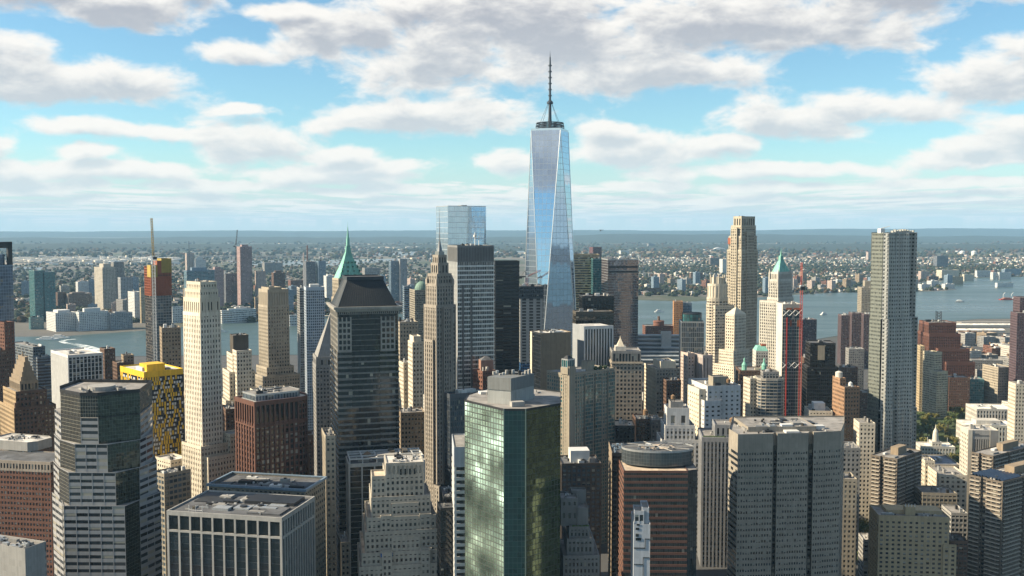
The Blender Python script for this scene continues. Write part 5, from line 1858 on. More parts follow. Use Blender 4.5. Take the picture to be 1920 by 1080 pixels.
# beige tower with pyramid head
b = Bld('pyramid_head_tower', 'cream tower with a plain pyramid head standing on stepped sunlit shoulders', 'office tower', 1361, 1377, 1398, 592, 1180, 40, d=None, dmax=26)
W_, D_ = b.w, b.d
b.prism(b.rect(), 0, b.zt, P(cream))
q = MB()
q.extr(outset(b.rect(), .5), b.zt + 1.2, b.z(577), None, False, b.rect(W_ / 2 - .4, W_ / 2 + .4, D_ / 2 - .4, D_ / 2 + .4))
q.build('pyramid_roof', cream, b.root)
x_, y_ = W_, D_
b.prism([(-5, -3), (W_ + 3, -3), (W_ + 3, D_ + 5), (-5, D_ + 5)], 0, b.z(658), P(cream))
b.prism([(-8, -6), (W_ + 5, -6), (W_ + 5, D_ + 10), (-8, D_ + 10)], 0, b.z(685), P(cream))
b.prism([(-10, -8), (W_ + 6, -8), (W_ + 6, D_ + 14), (-10, D_ + 14)], 0, b.z(700), P(cream))
b.done()
# gothic tower with green copper head
terra = wall_mat('white_terracotta', (.58, .55, .48))
b = Bld('gothic_tower', 'ornate white gothic tower with green copper pyramid head and four corner pinnacles', 'skyscraper', 1440, 1459, 1487, 542, 1215, 40, dmax=26)
W_, D_ = b.w, b.d
sw = S(terra, g_dark, 3.7, 2.6, .42, .42, .2, .6, top=1.6)
b.prism(b.rect(), 0, b.z(560), sw)
b.prism(b.rect(1, W_ - 1, 1, D_ - 1), b.z(560), b.z(526), sw)
b.prism(b.rect(2, W_ - 2, 2, D_ - 2), b.z(526), b.z(512), S(terra, g_dark, 9, 2, .2, .5, .3, .6, top=1.5))
q = MB()
ccx, ccy = W_ / 2, D_ / 2
sq_ = lambda k: b.rect(ccx - ccx * k, ccx + ccx * k, ccy - ccy * k, ccy + ccy * k)
q.extr(sq_(.74), b.z(512), b.z(503), None, False, sq_(.56))
q.extr(sq_(.56), b.z(503), b.z(489), None, False, sq_(.22))
q.extr(sq_(.22), b.z(489), b.z(480), None, False, sq_(.18))
q.cyl(ccx, ccy, b.z(480), b.z(466), 1.2, .1, 8)
q.build('copper_roof', verdigris, b.root)
for fx in (1.2, W_ - 1.2):
    for fy in (1.2, D_ - 1.2):
        q = MB()
        q.cyl(fx, fy, b.z(540), b.z(514), 1.5, 1.2, 8)
        q.cyl(fx, fy, b.z(514), b.z(504), 1.4, .1, 8)
        q.build('pinnacle', terra, b.root)
b.prism([(-4, -2), (W_ * .7, -2), (W_ * .7, D_ + 8), (-4, D_ + 8)], 0, b.z(566), sw)
b.done()
# glass tower under construction with red hoist and crane
b = Bld('hoist_tower', 'glass tower nearing completion with a white end wall and a red hoist track', 'construction tower', 1456, 1468, 1503, 572, 1000, 22, d=30)
W_ = b.w
b.prism(b.rect(), 0, b.zt, [S(conc, glass_mat('tinted_glass', (.03, .05, .055), .15, .1, blind=.05, pane_var=.4), 3.5, 2.3, .16, .08, .2, .3, top=4, par=1), BL(conc), BL(conc), BL(white_stone)], roof_pale)
q = MB()
x0 = b.x(1475)
q.box(x0, x0 + 1.0, -1.3, -.32, 0, b.z(595))
q.build('hoist_track', red_paint, b.root)
for v0 in (592, 690):
    for k in range(3):
        xa, xb_ = .2 + k * W_ / 3, .2 + (k + 1) * W_ / 3 - .2
        q = MB()
        q.bar((xa, -.7, b.z(v0)), (xb_, -.7, b.z(v0 - 11)), .32)
        q.bar((xb_, -.75, b.z(v0)), (xa, -.75, b.z(v0 - 11)), .32)
        q.build('cross_brace', white_panel, b.root)
for x0, x1 in ((.18, .48), (.58, .95)):
    b.box('netting', orange_net, W_ * x0, W_ * x1, -.5, -.36, b.z(581), b.z(577))
    b.box('netting', orange_net, W_ * (x0 + .2), W_ * x1, -.5, -.36, b.z(612), b.z(600))
b.units(2, W_ - 2, 2, 24, b.zt, 8, 3)
b.done()
pt = at(1499, 610, 985)
luffing_crane('red lattice crane mast standing against the hoist tower', Vector((pt.x + 1.5, pt.y, 0)), at(1499, 540, 985).z, at(1503, 492, 990), red_paint, 2.0)
# copper-domed newspaper building
b = Bld('twin_dome_block', 'brown block with two green copper lanterns in front of the cream pyramid-head tower', 'office block', 1380, 1388, 1450, 696, 1060, 24, d=30)
W_ = b.w
b.prism(b.rect(), 0, b.zt, P(brown_brick))
for k in (.08, .68):
    q = MB()
    cx_ = W_ * k + 2
    q.cyl(cx_, 4, b.zt, b.zt + 6, 2.6, 2.6, 8)
    q.cyl(cx_, 4, b.zt + 6, b.zt + 9, 3.0, 1.2, 12)
    q.cyl(cx_, 4, b.zt + 9, b.zt + 12, .9, .8, 8)
    q.cyl(cx_, 4, b.zt + 12, b.zt + 14, 1.0, .1, 8)
    q.build('copper_lantern', verdigris, b.root)
b.units(2, W_ - 2, 8, 26, b.zt, 5, 4, cream)
b.done()
b = Bld('mansard_block', 'white stone block with a green mansard roof and orange cloth beside the limestone tower', 'office block', 1412, 1418, 1440, 660, 1110, 24, d=20)
W_ = b.w
b.prism(b.rect(), 0, b.zt, P(white_stone))
q = MB()
q.extr(b.rect(), b.zt + 1.2, b.zt + 6, None, False, b.rect(2, W_ - 2, 3, 16))
q.build('mansard_roof', verdigris, b.root)
b.box('tarpaulin', orange_net, W_ * .5, W_ * .9, 4, 10, b.zt + 6, b.zt + 8)
b.done()
# pink-white slabs
slab('pink_slab', 'pale pink end-lit slab with plain walls above the grey blocks', 1274, 1290, 1302, 664, 1050, 42, S(pink_stone, g_dark, 3.6, 3.2, .6, .6, .2, .203, top=2), 'apartment slab', d=20, units=2)
slab('pink_slab', 'second pale slab with lit white end wall and pinkish shaded front', 1302, 1318, 1336, 668, 1040, 42, S(wall_mat('rosy_stone', (.44, .38, .36)), g_dark, 40, 4, .1, .8, .2, .203, top=2), 'apartment slab', d=20, units=3)
# white and grey blocks in the middle
b = Bld('white_block', 'big plain white block in shade with scattered small windows and boxy roof plant', 'office block', 1291, 1327, 1388, 726, 860, 32, d=44)
W_ = b.w
wsh = wall_mat('chalk_white_wall', (.60, .60, .60), .8)
b.prism(b.rect(), 0, b.zt, S(wsh, g_dark, 3.8, 4.6, .58, .62, .2, .203, top=1.5))
b.prism(b.rect(-4, W_ * .38, -3, 16), 0, b.z(752), S(wsh, g_dark, 3.8, 4.6, .58, .55, .2, .203, top=1.5))
b.prism(b.rect(-6, W_ * .1, 4, 30), 0, b.z(733), S(cream, g_dark, 3.8, 4.6, .58, .62, .2, .203, top=1.5))
b.prism(b.rect(W_ * .25, W_ * .7, 6, 16), b.zt, b.zt + 7, BL(beige_panel))
b.units(2, W_ - 2, 2, 26, b.zt, 6, 3)
b.tank(W_ * .7, 5, b.zt, 1.8, 2.6)
b.done()
b = Bld('white_ziggurat', 'small white art-deco block stepping up to a windowless crown', 'office block', 1240, 1248, 1302, 800, 800, 18, d=26)
W_ = b.w
wz = S(wall_mat('glazed_white_brick', (.66, .65, .63), .7), g_dark, 3.7, 3.1, .45, .48, .25, .5, top=1.6)
b.prism(b.rect(), 0, b.zt, wz)
b.prism(b.rect(-3, W_ + 3.5, -2.5, 28), 0, b.z(826), wz)
b.prism(b.rect(W_ * .08, W_ * .80, 2, 20), b.zt, b.z(768), S(wz['wm'], g_dark, 16, 7, .2, .6, .3, .7, top=5))
b.prism(b.rect(W_ * .2, W_ * .62, 4, 16), b.z(768), b.z(757), BL(grey_stone))
b.tank(W_ * .3, 8, b.z(757), 1.8, 2.6)
b.done()
b = Bld('fluted_block', 'grey concrete block with deep vertical flutes and planted roof edge', 'office block', 1312, 1318, 1388, 822, 770, 16, d=36)
W_ = b.w
fl2 = wall_mat('fluted_concrete', (.27, .275, .285), .8)
b.prism(b.rect(), 0, b.zt, S(fl2, g_dark, 3.8, 2.9, .35, .5, .25, 1.1, top=2.5))
b.prism(b.rect(W_ * .35, W_ + 1, 4, 26), b.zt, b.z(800), S(fl2, g_dark, 10, 4, .3, .6, .2, .6, top=1.5))
for k in range(12):
    q = MB()
    q.ico((W_ * (.04 + .05 * k), 1.6, b.zt + 1), 1.2, None, .8, .3)
    q.build('roof_shrub', wall_mat('shrub_green', (.05, .075, .03), .9, .4), b.root)
b.units(2, W_ - 2, 2, 26, b.zt, 5, 2)
b.tank(W_ * .8, 8, b.z(800), 1.8, 2.6)
b.done()
slab('blackened_block', 'black low block with pale flat roof below its neighbours', 1150, 1154, 1190, 800, 830, 20, S(black_paint, g_black, 3.6, 3, .4, .3, .2, .25), 'office block', d=24, roof=roof_tan)  # black walls and glass all over
slab('scaffold_block', 'dark old block clad in scaffolding net beside the black low block', 1187, 1194, 1222, 788, 850, 20, S(brown_brick, g_black, 3.0, 2, .3, .3, .2, .4), 'office block', d=24, roof=roof_dark, tanks=1)
slab('old_brick_block', 'old brown-grey block with a water tank left of the white ziggurat', 1216, 1222, 1248, 790, 840, 20, P(wall_mat('soot_brick', (.15, .13, .115))), 'office block', d=24, tanks=1)
slab('tan_old_block', 'beige block standing behind the black low block with a small white hut', 1160, 1166, 1206, 755, 960, 20, P(limestone), 'office block', d=20)
slab('cream_shaft', 'narrow cream shaft next to the round-topped dark corner tower', 1395, 1407, 1424, 712, 930, 38, P(cream), d=14, units=2)
b = Bld('round_balcony_tower', 'dark rounded tower with thin bright balcony bands', 'apartment tower', 1416, 1424, 1470, 712, 920, 22, d=22)
W_ = b.w
b.prism([(0, 5), (2, 1.5), (6, 0), (W_ - 6, 0), (W_ - 2, 1.5), (W_, 5), (W_, 20), (0, 20)], 0, b.zt, S(wall_mat('balcony_band', (.40, .37, .32)), g_blue, 3.0, 4, .25, .08, .9, .4, top=1))
b.prism(b.rect(4, W_ - 4, 4, 16), b.zt, b.zt + 6, S(grey_stone, g_dark, 3, 3, .4, .3, .2, .3), tag_='penthouse')
b.units(4, W_ - 4, 4, 16, b.zt + 6, 3, 2)
b.done()
# dark glass hexagonal tower
b = Bld('dark_faceted_tower', 'dark glass tower with sloped shoulders and one pale stone notch', 'office tower', 1504, 1514, 1572, 690, 1055, 18, d=30)
W_ = b.w
dk = S(dark_steel, umber_glass, 3.8, 2.0, .3, .1, .15, .2, top=1)
b.prism(b.rect(0, W_, 0, 30), 0, b.zt, dk, roof_dark)
b.prism(b.rect(3, W_ - 3, 2, 28), b.zt, b.z(645), dk, roof_dark)
b.box('stone_notch', beige_panel, W_ * .34, W_ * .56, 1.2, 1.75, b.z(675), b.z(648))
b.units(4, W_ - 4, 6, 24, b.z(645), 3, 2)
b.done()
# brown tower with white tank
b = Bld('brick_hotel', 'brown brick tower with a white round tank on its narrow roof, flank in sun', 'hotel', 1562, 1584, 1611, 728, 900, 40, d=24)
W_, D_ = b.w, b.d
br2 = wall_mat('warm_brick', (.33, .20, .12))
b.prism(b.rect(), 0, b.zt, P(br2))
b.prism(b.rect(0, W_ * .35, D_ * .4, D_), b.zt, b.z(714), P(br2))
q = MB()
q.cyl(W_ * .2, D_ * .75, b.z(714), b.z(703), 3.2, 3.2, 16)
q.cyl(W_ * .2, D_ * .75, b.z(703), b.z(701), 3.2, 1.0, 16)
q.build('water_tank', white_stone, b.root)
b.tank(W_ * .6, D_ * .25, b.zt, 1.8, 2.6, white_panel, 1.2)
b.units(2, W_ - 2, 2, D_ - 4, b.zt, 5, 2)
b.done()
slab('tan_ministry_block', 'low cream block with white penthouse box between the notched tower and brick hotel', 1510, 1518, 1560, 772, 920, 20, P(cream), 'office block', d=24, pent=(white_panel, 7))
slab('gabled_block', 'low tan block with small green gable beside the brick hotel', 1540, 1548, 1580, 796, 860, 20, P(tan_brick), 'office block', d=24)
slab('cream_side_block', 'cream block of punched windows between the brick hotel and the wavy tower', 1606, 1612, 1640, 795, 850, 18, P(cream, bay=3.2), 'office block', d=20)
slab('grey_side_block', 'tall grey stone block behind the notched granite tower', 1575, 1580, 1612, 842, 780, 18, P(grey_stone, bay=3), 'office block', d=24)
slab('beige_wing_block', 'shaded beige block of stacked bays beside the notched granite tower', 1576, 1582, 1606, 900, 720, 18, P(limestone, bay=2.6), 'office block', d=20)

# ---- wavy stainless tower
b = Bld('wavy_steel_tower', 'tall stainless steel tower with rippling bays on its front and a flat plain flank', 'skyscraper', 1635, 1656, 1720, 437, 905, 22, dmax=34)
W_, D_ = b.w, b.d
stl = wall_mat('rippled_steel', (.50, .50, .465), .4, .10, .3, streak=.06)
stf = wall_mat('flat_steel', (.19, .205, .18), .5, .10, .1, streak=.05)  # same steel, the flank's dimness put into a darker tone
gw = glass_mat('steel_tower_glass', (.040, .046, .046), .1, .08, blind=.35, blindcol=(.22, .22, .19))
fh = 3.45


def ripple(x, z, L, ph):
    a = .5 + .5 * math.sin(z * .011 + ph * 2.0)
    q = math.sin(x / L * 6.2832 * 1.7 + .9 * math.sin(z * .021 + ph) + ph)
    e = math.sin(x / L * 6.2832 * .8 + 1.2 * math.sin(z * .013 - ph))
    edge = min(1.0, x / 2.5, (L - x) / 2.5)
    return edge * (2.6 * q * (.6 + .4 * a) + 2.0 * e)


def wavy(B, G, x0, x1, yb, z0, z1, ph, flat=False, side=False):
    L = x1 - x0
    nb = max(2, round(L / 1.75))
    nf = max(1, round((z1 - z0) / fh))
    h = (z1 - z0) / nf

    def pt(i, z):
        x = x0 + L * i
        d = 0 if flat else ripple(L * i, z, L, ph)
        return (yb - d, x, z) if side else (x, yb - d, z)
    for j in range(nf):
        za, zb_ = z0 + j * h, z0 + (j + 1) * h
        sill, head = za + h * .34, za + h * .80
        for i in range(nb):
            a, c = i / nb, (i + 1) / nb
            m0, m1 = a + .25 / nb, c - .22 / nb
            cell = [pt(a, za), pt(c, za), pt(c, zb_), pt(a, zb_)]
            hole = [pt(m0, sill), pt(m1, sill), pt(m1, head), pt(m0, head)]
            rec = [((p[0] + .3, p[1], p[2]) if side else (p[0], p[1] + .3, p[2])) for p in hole]
            for k in range(4):
                k2 = (k + 1) % 4
                f1 = [cell[k], cell[k2], hole[k2], hole[k]]
                f2 = [hole[k], hole[k2], rec[k2], rec[k]]
                if side:
                    f1.reverse()
                    f2.reverse()
                B.quad(f1)
                B.quad(f2)
            o = i * 3 + j * 7
            pane = rec[::-1] if side else rec
            uvq = [(i, j + 100 * ph), (i + 1, j + 100 * ph), (i + 1, j + 1 + 100 * ph), (i, j + 1 + 100 * ph)]
            if not side and j >= nf - 5 and z1 > 250 and len(ONE) < 100:
                w1 = MB()
                w1.quad(pane, uvq)
                ONE.append(w1)
            else:
                G.quad(pane, uvq)


ONE = []
Bw, Gw, Bf, Gf = MB(), MB(), MB(), MB()
z1_, z2_ = b.z(598), b.z(770)
segs = [(z1_, b.zt, 0.0, W_, 0.0), (z2_, z1_, 0.0, W_ + 2.4, -.8), (0, z2_, 0.0, W_ + 3.0, -1.4)]
for i, (za, zb_, x0, x1, yf) in enumerate(segs):
    xm = x0 + (x1 - x0) * .47
    wavy(Bw, Gw, x0, xm, yf - .4, za, zb_, .6 + i * .0, False)
    wavy(Bw, Gw, xm + .6, x1, yf, za, zb_, 2.1, False)
    q = b.mb('corner_trim', dark_steel)
    q.box(xm, xm + .6, yf + .2, yf + 1, za, zb_)
    wavy(Bf, Gf, 0.0, D_, -.2 - .5 * i, za, zb_, 1, True, True)
    # shoulders and the two hidden sides
    b.prism([(-.15 - .5 * i, yf + 1.0), (x1, yf + 1.0), (x1, D_), (-.15 - .5 * i, D_)], za, zb_, [None, S(stl, gw, fh, 2.2, .46, .36, .2, .25, top=.5, par=.6), S(stf, gw, fh, 2.2, .46, .36, .2, .25, top=.5, par=.6), None], roof_grey)
    c = MB()
    c.box(-.2 - .5 * i, x1, yf - .3, yf + 1.05, zb_ - .05, zb_ + .5)
    c.build('ledge', stl, b.root)
Bw.build('front_cladding', stl, b.root)
Gw.build('window', gw, b.root)['kind'] = 'stuff'
for w1 in ONE:
    w1.build('window', gw, b.root)
Bf.build('flank_cladding', stf, b.root)
Gf.build('window', gw, b.root)['kind'] = 'stuff'
for k in range(9):
    q = MB()
    x = W_ * (.3 + .075 * k)
    q.box(x, x + 1.0, .5, 4, b.zt, b.zt + b.rnd.uniform(1.5, 3.5))
    q.build('roof_fin', stl, b.root)
q = MB()
q.box(W_ * .02, W_ * .14, 4, 8, b.zt, b.zt + 4.0)
q.bar((W_ * .05, 6, b.zt + 4), (W_ * .3, 5, b.zt + 6), .3)
q.build('window_crane', white_paint, b.root)
b.done()

# right of the wavy tower
b = Bld('brown_mass_tower', 'massive red-brown windowless-looking brick tower stepping down in big blocks', 'office tower', 1724, 1742, 1792, 606, 1500, 30, d=40)
W_, D_ = b.w, b.d
bm = S(wall_mat('oxblood_brick', (.16, .075, .055)), g_black, 4.0, 2.6, .5, .5, .25, .6, top=3)
b.prism(b.rect(), 0, b.zt, bm)
b.prism([(-2, -8), (W_ * 1.1, -8), (W_ * 1.1, D_), (-2, D_)], 0, b.z(626), bm)
b.prism([(8, -18), (W_ * 1.35, -18), (W_ * 1.35, D_), (8, D_)], 0, b.z(652), bm)
b.prism([(18, -24), (W_ * 1.5, -24), (W_ * 1.5, D_), (18, D_)], 0, b.z(676), bm)
q = MB()
lattice(q, (W_ * .45, 10, b.zt), (W_ * .45, 10, b.zt + 17), 6, 4, .3)
q.build('antenna_lattice', black_paint, b.root)
b.units(2, W_ - 2, 2, 30, b.zt, 5, 4)
b.done()
slab('lit_cream_slab', 'sunlit cream slab with dark shaded base right of the wavy tower', 1731, 1752, 1766, 662, 1390, 40, S(wall_mat('butter_brick', (.52, .46, .33)), g_dark, 3.2, 2.6, .52, .35, .2, .203, top=2), 'apartment slab', d=20, units=2)
slab('lit_cream_slab', 'lower step of the sunlit cream slab, striped windows on its shaded side', 1744, 1757, 1777, 698, 1375, 40, S(wall_mat('butter_brick', (.52, .46, .33)), g_dark, 3.2, 2.6, .52, .35, .2, .203, top=2), 'apartment slab', d=14, units=1)
slab('amber_edge_block', 'thin amber block edge between the wavy tower and the cream slab', 1722, 1726, 1733, 650, 1430, 30, P(sand_brick), 'apartment block', d=20, units=0)
slab('dark_brick_tower', 'dark brown brick block with arched top windows beside the cream slab', 1774, 1780, 1818, 709, 1430, 18, P(wall_mat('chestnut_brick', (.17, .095, .065))), 'office block', d=26)
slab('green_glass_block', 'blue-green glass block between brown brick and beige stone', 1815, 1818, 1845, 712, 1450, 15, S(teal_panel, g_teal, 3.6, 2.5, .3, .2, .15, .2), 'office block', d=26)
slab('beige_court_block', 'beige stone block with a grooved upper storey and curved shadow across it', 1843, 1872, 1898, 690, 1430, 38, P(limestone), 'court building', d=36)
slab('grey_bay_block', 'grey loft block behind the beige stone court building', 1815, 1822, 1880, 676, 1620, 20, P(grey_stone), 'office block', d=20)
slab('brown_end_block', 'shaded brown stone block at the frame edge behind the beige court building', 1893, 1898, 1940, 700, 1500, 20, P(brown_brick), 'office block', d=20)
slab('cream_end_tower', 'sunlit cream tower cut by the frame edge near the court roofs', 1892, 1905, 1950, 722, 950, 38, P(cream), 'office tower', d=16)
slab('purple_tower', 'tall dark purple-brown tower cut by the frame edge', 1905, 1908, 1960, 588, 1400, 20, P(wall_mat('plum_brick', (.11, .075, .085))), 'apartment tower', d=24)
slab('purple_tower', 'topmost shaft of the plum tower at the frame edge', 1910, 1913, 1960, 559, 1420, 20, P(wall_mat('plum_brick', (.11, .075, .085))), 'apartment tower', d=24, units=0)
# waterfront slabs
mul = S(wall_mat('mauve_brick', (.13, .095, .10)), g_dark, 2.9, 2.6, .42, .4, .25, .4)
slab('mauve_slab', 'mauve-brown ribbed river slab, the tallest of three beside the wavy tower', 1594, 1598, 1618, 588, 1900, 16, mul, 'apartment slab', d=30)
slab('mauve_slab', 'mauve-brown ribbed river slab at the waterside end of the three', 1574, 1578, 1594, 592, 1920, 16, mul, 'apartment slab', d=30)
slab('mauve_slab', 'mauve-brown ribbed river slab touching the wavy tower', 1616, 1620, 1642, 590, 1880, 16, mul, 'apartment slab', d=30)
slab('mauve_slab', 'darker ribbed slab between the red crane and the open river', 1493, 1502, 1531, 600, 1850, 20, mul, 'apartment slab', d=26)
slab('crowned_tower', 'beige tower with stepped arched crown peeping from behind the wavy tower', 1612, 1616, 1646, 540, 2100, 16, P(beige_panel), d=36, pent=(beige_panel, 14))
slab('low_brick_tower', 'red-brown tower in front of the mauve slabs', 1574, 1580, 1608, 690, 1500, 20, P(brown_brick), 'apartment block', d=20)
slab('grey_step_block', 'grey stepped block with stair tower among the mauve slabs', 1586, 1592, 1620, 655, 1550, 20, P(grey_stone), 'apartment block', d=20)
slab('grey_arch_block', 'small dark block with pale roof beside the faceted dark tower', 1504, 1508, 1530, 672, 1300, 20, P(brown_brick), 'office block', d=20)

# city hall, courthouse, university tower
white_roof = roof_mat('white_roof', (.62, .59, .53))
b = Bld('city_hall', 'low white marble hall with a domed clock cupola among park trees', 'city hall', 1722, 1728, 1790, 838, 1140, 18, d=24)
W_, D_ = b.w, b.d
ch = S(wall_mat('marble', (.62, .59, .52)), g_dark, 6, 3.4, .35, .5, .3, .5, top=1.6)
b.prism(b.rect(), 0, b.zt, ch, white_roof)
b.prism(b.rect(W_ * .36, W_ * .62, 4, 16), b.zt, b.zt + 4.5, ch, white_roof)
q = MB()
cx_ = W_ * .49
q.cyl(cx_, 9, b.zt + 4.5, b.zt + 12, 3.4, 3.2, 12)
q.cyl(cx_, 9, b.zt + 12, b.zt + 16, 3.2, 2.6, 12)
q.cyl(cx_, 9, b.zt + 16, b.zt + 20, 2.7, .9, 12)
q.cyl(cx_, 9, b.zt + 20, b.zt + 25, .7, .1, 8)
q.build('cupola', wall_mat('marble', (.62, .59, .52)), b.root)
for k in (.2, .8):
    q = MB()
    q.bar((W_ * k, 3, b.zt), (W_ * k, 3, b.zt + 11), .18)
    q.build('flagpole', white_paint, b.root)
b.done()
slab('courthouse', 'long white courthouse with pale lead roofs behind the park trees', 1795, 1812, 1904, 798, 1190, 26, S(wall_mat('marble', (.62, .59, .52)), g_dark, 7, 3.6, .35, .5, .3, .5, top=1.6), 'courthouse', d=34, roof=white_roof, pent=(white_stone, 5), hm=2)
slab('white_arcade_hall', 'white long hall with ribbed roof behind the pale courthouse', 1822, 1832, 1900, 768, 1270, 24, S(white_stone, g_dark, 7, 3.6, .35, .5, .3, .5, top=1.6), 'hall', d=40, roof=white_roof, hm=2)
b = Bld('university_tower', 'white-edged tower with fluted grey front, dark lettering band and blank end wall', 'university tower', 1802, 1816, 1872, 808, 850, 24, d=20)
W_ = b.w
unv = wall_mat('sunny_white_stone', (.58, .54, .46))  # left walls' sunlight put into the pale stone colour
xq = b.x(1823)
xr = b.x(1857)
b.prism([(0, 0), (xq, 0), (xq, .8), (xr, .8), (xr, 0), (W_, 0), (W_, 20), (0, 20)], 0, b.zt, [BL(unv, .8), BL(unv), S(wall_mat('grey_rib', (.36, .35, .33)), g_dark, 60, 1.9, .02, .45, .15, .6, top=7, par=.8), BL(unv), BL(grey_stone), BL(unv), BL(unv), S(unv, g_dark, 3.6, 4, .5, .6, .2, .203, top=2)], roof_pale)
b.units(2, W_ - 2, 2, 18, b.zt, 5, 3)
for j, (n_, yv) in enumerate(((4, 813.5), (12, 816.5))):
    for k in range(n_):
        q = b.mb('sign_lettering', dark_steel)
        x = xq + .8 + (k + .5) * ((xr - xq) - 1.6) / 12
        q.box(x, x + .45, .02, .18, b.z(yv + .9), b.z(yv - .9))
b.done()
slab('grey_roof_block', 'low block with blue-grey metal roofs in front of the city hall', 1725, 1738, 1800, 872, 900, 26, P(limestone), 'office block', d=40, roof=roof_mat('lead_roof', (.16, .18, .22)), hm=3)
slab('sunlit_low_block', 'cream low block with sunlit white hut beside the balcony tower', 1727, 1735, 1752, 866, 830, 24, P(cream), 'office block', d=14)
slab('cream_podium', 'cream stepped low block in front of the university tower', 1740, 1762, 1812, 892, 800, 30, P(cream, bay=4), 'office block', d=30)
slab('shaded_school', 'low tan school-like block with window rows and a red base behind the tan hotel', 1724, 1730, 1794, 926, 760, 16, S(beige_panel, g_dark, 3.6, 3.2, .45, .2, .2, .25, top=1), 'school', d=22)
slab('flat_roof_block', 'flat grey low block beside the tan hotel', 1778, 1784, 1814, 964, 730, 16, S(conc, g_dark, 3.4, 3, .4, .2, .2, .25), 'office block', d=22, units=2)
slab('market_roof', 'low dark block with flat tar roof between hotel and solar-panel tower', 1776, 1782, 1814, 1016, 690, 16, S(brown_brick, g_dark, 3.4, 3, .4, .2, .2, .25), 'office block', d=18, units=4, roof=roof_dark)
slab('kiosk_block', 'low glass-roofed kiosk among dark trees left of the tan hotel', 1612, 1620, 1644, 1014, 740, 20, S(conc, g_dark, 3.4, 3, .4, .2, .2, .25), 'kiosk', d=16, units=3, roof=roof_pale)

# ------------------------------------------------------------------ low blocks between the towers
rf = random.Random(21)


def clear(x, y, r):
    return all((x - a) ** 2 + (y - c) ** 2 > (r + q * .86) ** 2 for a, c, q in FOOT)


LOW = [(P(red_brick), 'red brick'), (P(brown_brick), 'brown brick'), (P(limestone), 'buff stone'), (P(grey_stone), 'grey stone'), (P(tan_brick), 'tan brick'), (P(white_stone), 'white stone'), (P(conc), 'concrete')]


def low_block(x, y, w, d, h, th, k, where):
    st, nm = LOW[k]
    b = Bld.__new__(Bld)
    b.name, b.Y, b.th, b.C, b.zt, b.w, b.d = 'low_block', y, R(th), Vector((x, y, h)), h, w, d
    b.root = bpy.data.objects.new('low_block', None)
    link(b.root)
    b.root.location = (x, y, 0)
    b.root.rotation_euler = (0, 0, R(th))
    tag(b.root, 'low %s block %s' % (nm, where), 'low building', 'low %s blocks %s' % (nm, where))
    b.parts, b.wins, b.rnd = {}, [], random.Random(int(x * 7 + y))
    b.prism(b.rect(), 0, h, st, rf.choice([roof_grey, roof_grey, roof_dark, roof_pale, roof_tan]))
    q = MB()
    u, v = rf.uniform(.1, .5) * w, rf.uniform(.1, .5) * d
    q.box(u, u + w * .25, v, v + d * .25, h, h + rf.uniform(2, 5))
    q.build('roof_hut', rf.choice([conc, tan_brick, white_panel, brown_brick]), b.root)
    if rf.random() < .35:
        b.tank(w * .7, d * .7, h, 1.9, 3)
    b.done()
    FOOT.append((x + (w * math.cos(R(th)) - d * math.sin(R(th))) / 2, y + (w * math.sin(R(th)) + d * math.cos(R(th))) / 2, math.hypot(w, d) / 2))


n = 0
for tries in range(5000):
    if n >= 120:
        break
    y = rf.uniform(800, 2050)
    u = rf.uniform(0, 1700)
    x = (u - 960) / FPX * y
    v = 880 if y < 950 else 800 if y < 1200 else 735 if y < 1500 else 690
    h = min(CAMZ - (v - V0) / FPX * y, 55) * rf.uniform(.6, 1)
    if h < 8 or not clear(x, y, 17) or y > 2000 + .0 * x:
        continue
    if u > 1580 and 880 < y < 1100 and u > 1720:
        continue
    low_block(x - 10, y - 10, rf.uniform(16, 28), rf.uniform(16, 26), h, rf.choice([18, 24, 35]), rf.randrange(7), 'squeezed between the taller towers')
    n += 1
n = 0
for tries in range(5000):
    if n >= 110:
        break
    y = rf.uniform(1180, 2780)
    u = rf.uniform(1690, 2010)
    x = (u - 960) / FPX * y
    v = 740 if y < 1400 else 690 if y < 1700 else 645 if y < 2200 else 622
    h = min(CAMZ - (v - V0) / FPX * y, 45) * rf.uniform(.45, 1)
    if h < 6 or not clear(x, y, 15) or (y < 1425 and u < 1900):
        continue
    low_block(x - 9, y - 9, rf.uniform(16, 34), rf.uniform(16, 30), h, rf.choice([14, 20]), rf.choice([0, 1, 2, 3, 4, 5, 5, 6, 6]), 'in the low quarter by the piers')
    n += 1

# ------------------------------------------------------------------ piers and boats
plank_m = wall_mat('pier_deck', (.30, .28, .25))
for i, (u0, u1, vt, vb, lab) in enumerate(((1772, 1905, 611, 614, 'long white pier shed furthest along the river edge'), (1800, 1900, 604, 606, 'pale flat pier with trees at its end'), (1790, 1885, 621, 626, 'long white shed with a low pitched roof behind the oxblood tower'))):
    a, c = ground(u0, vb), ground(u1, vb)
    root = bpy.data.objects.new('pier_shed', None)
    link(root)
    root.location = a
    tag(root, lab, 'pier')
    L = c.x - a.x
    q = MB()
    q.box(0, L, -10, 22, 0, 3)
    q.build('deck', plank_m, root)
    if i != 1:
        q = MB()
        h = (vb - vt) * a.y / FPX
        q.extr([(4, -6), (L - 4, -6), (L - 4, 18), (4, 18)], 3, 3 + h)
        q.build('wall', white_stone, root)
        q = MB()
        q.extr([(3, -7), (L - 3, -7), (L - 3, 19), (3, 19)], 3 + h, 6 + h, None, False, [(3, 5), (L - 3, 5), (L - 3, 7), (3, 7)])
        q.build('roof', roof_mat('white_roof', (.62, .59, .53)), root)


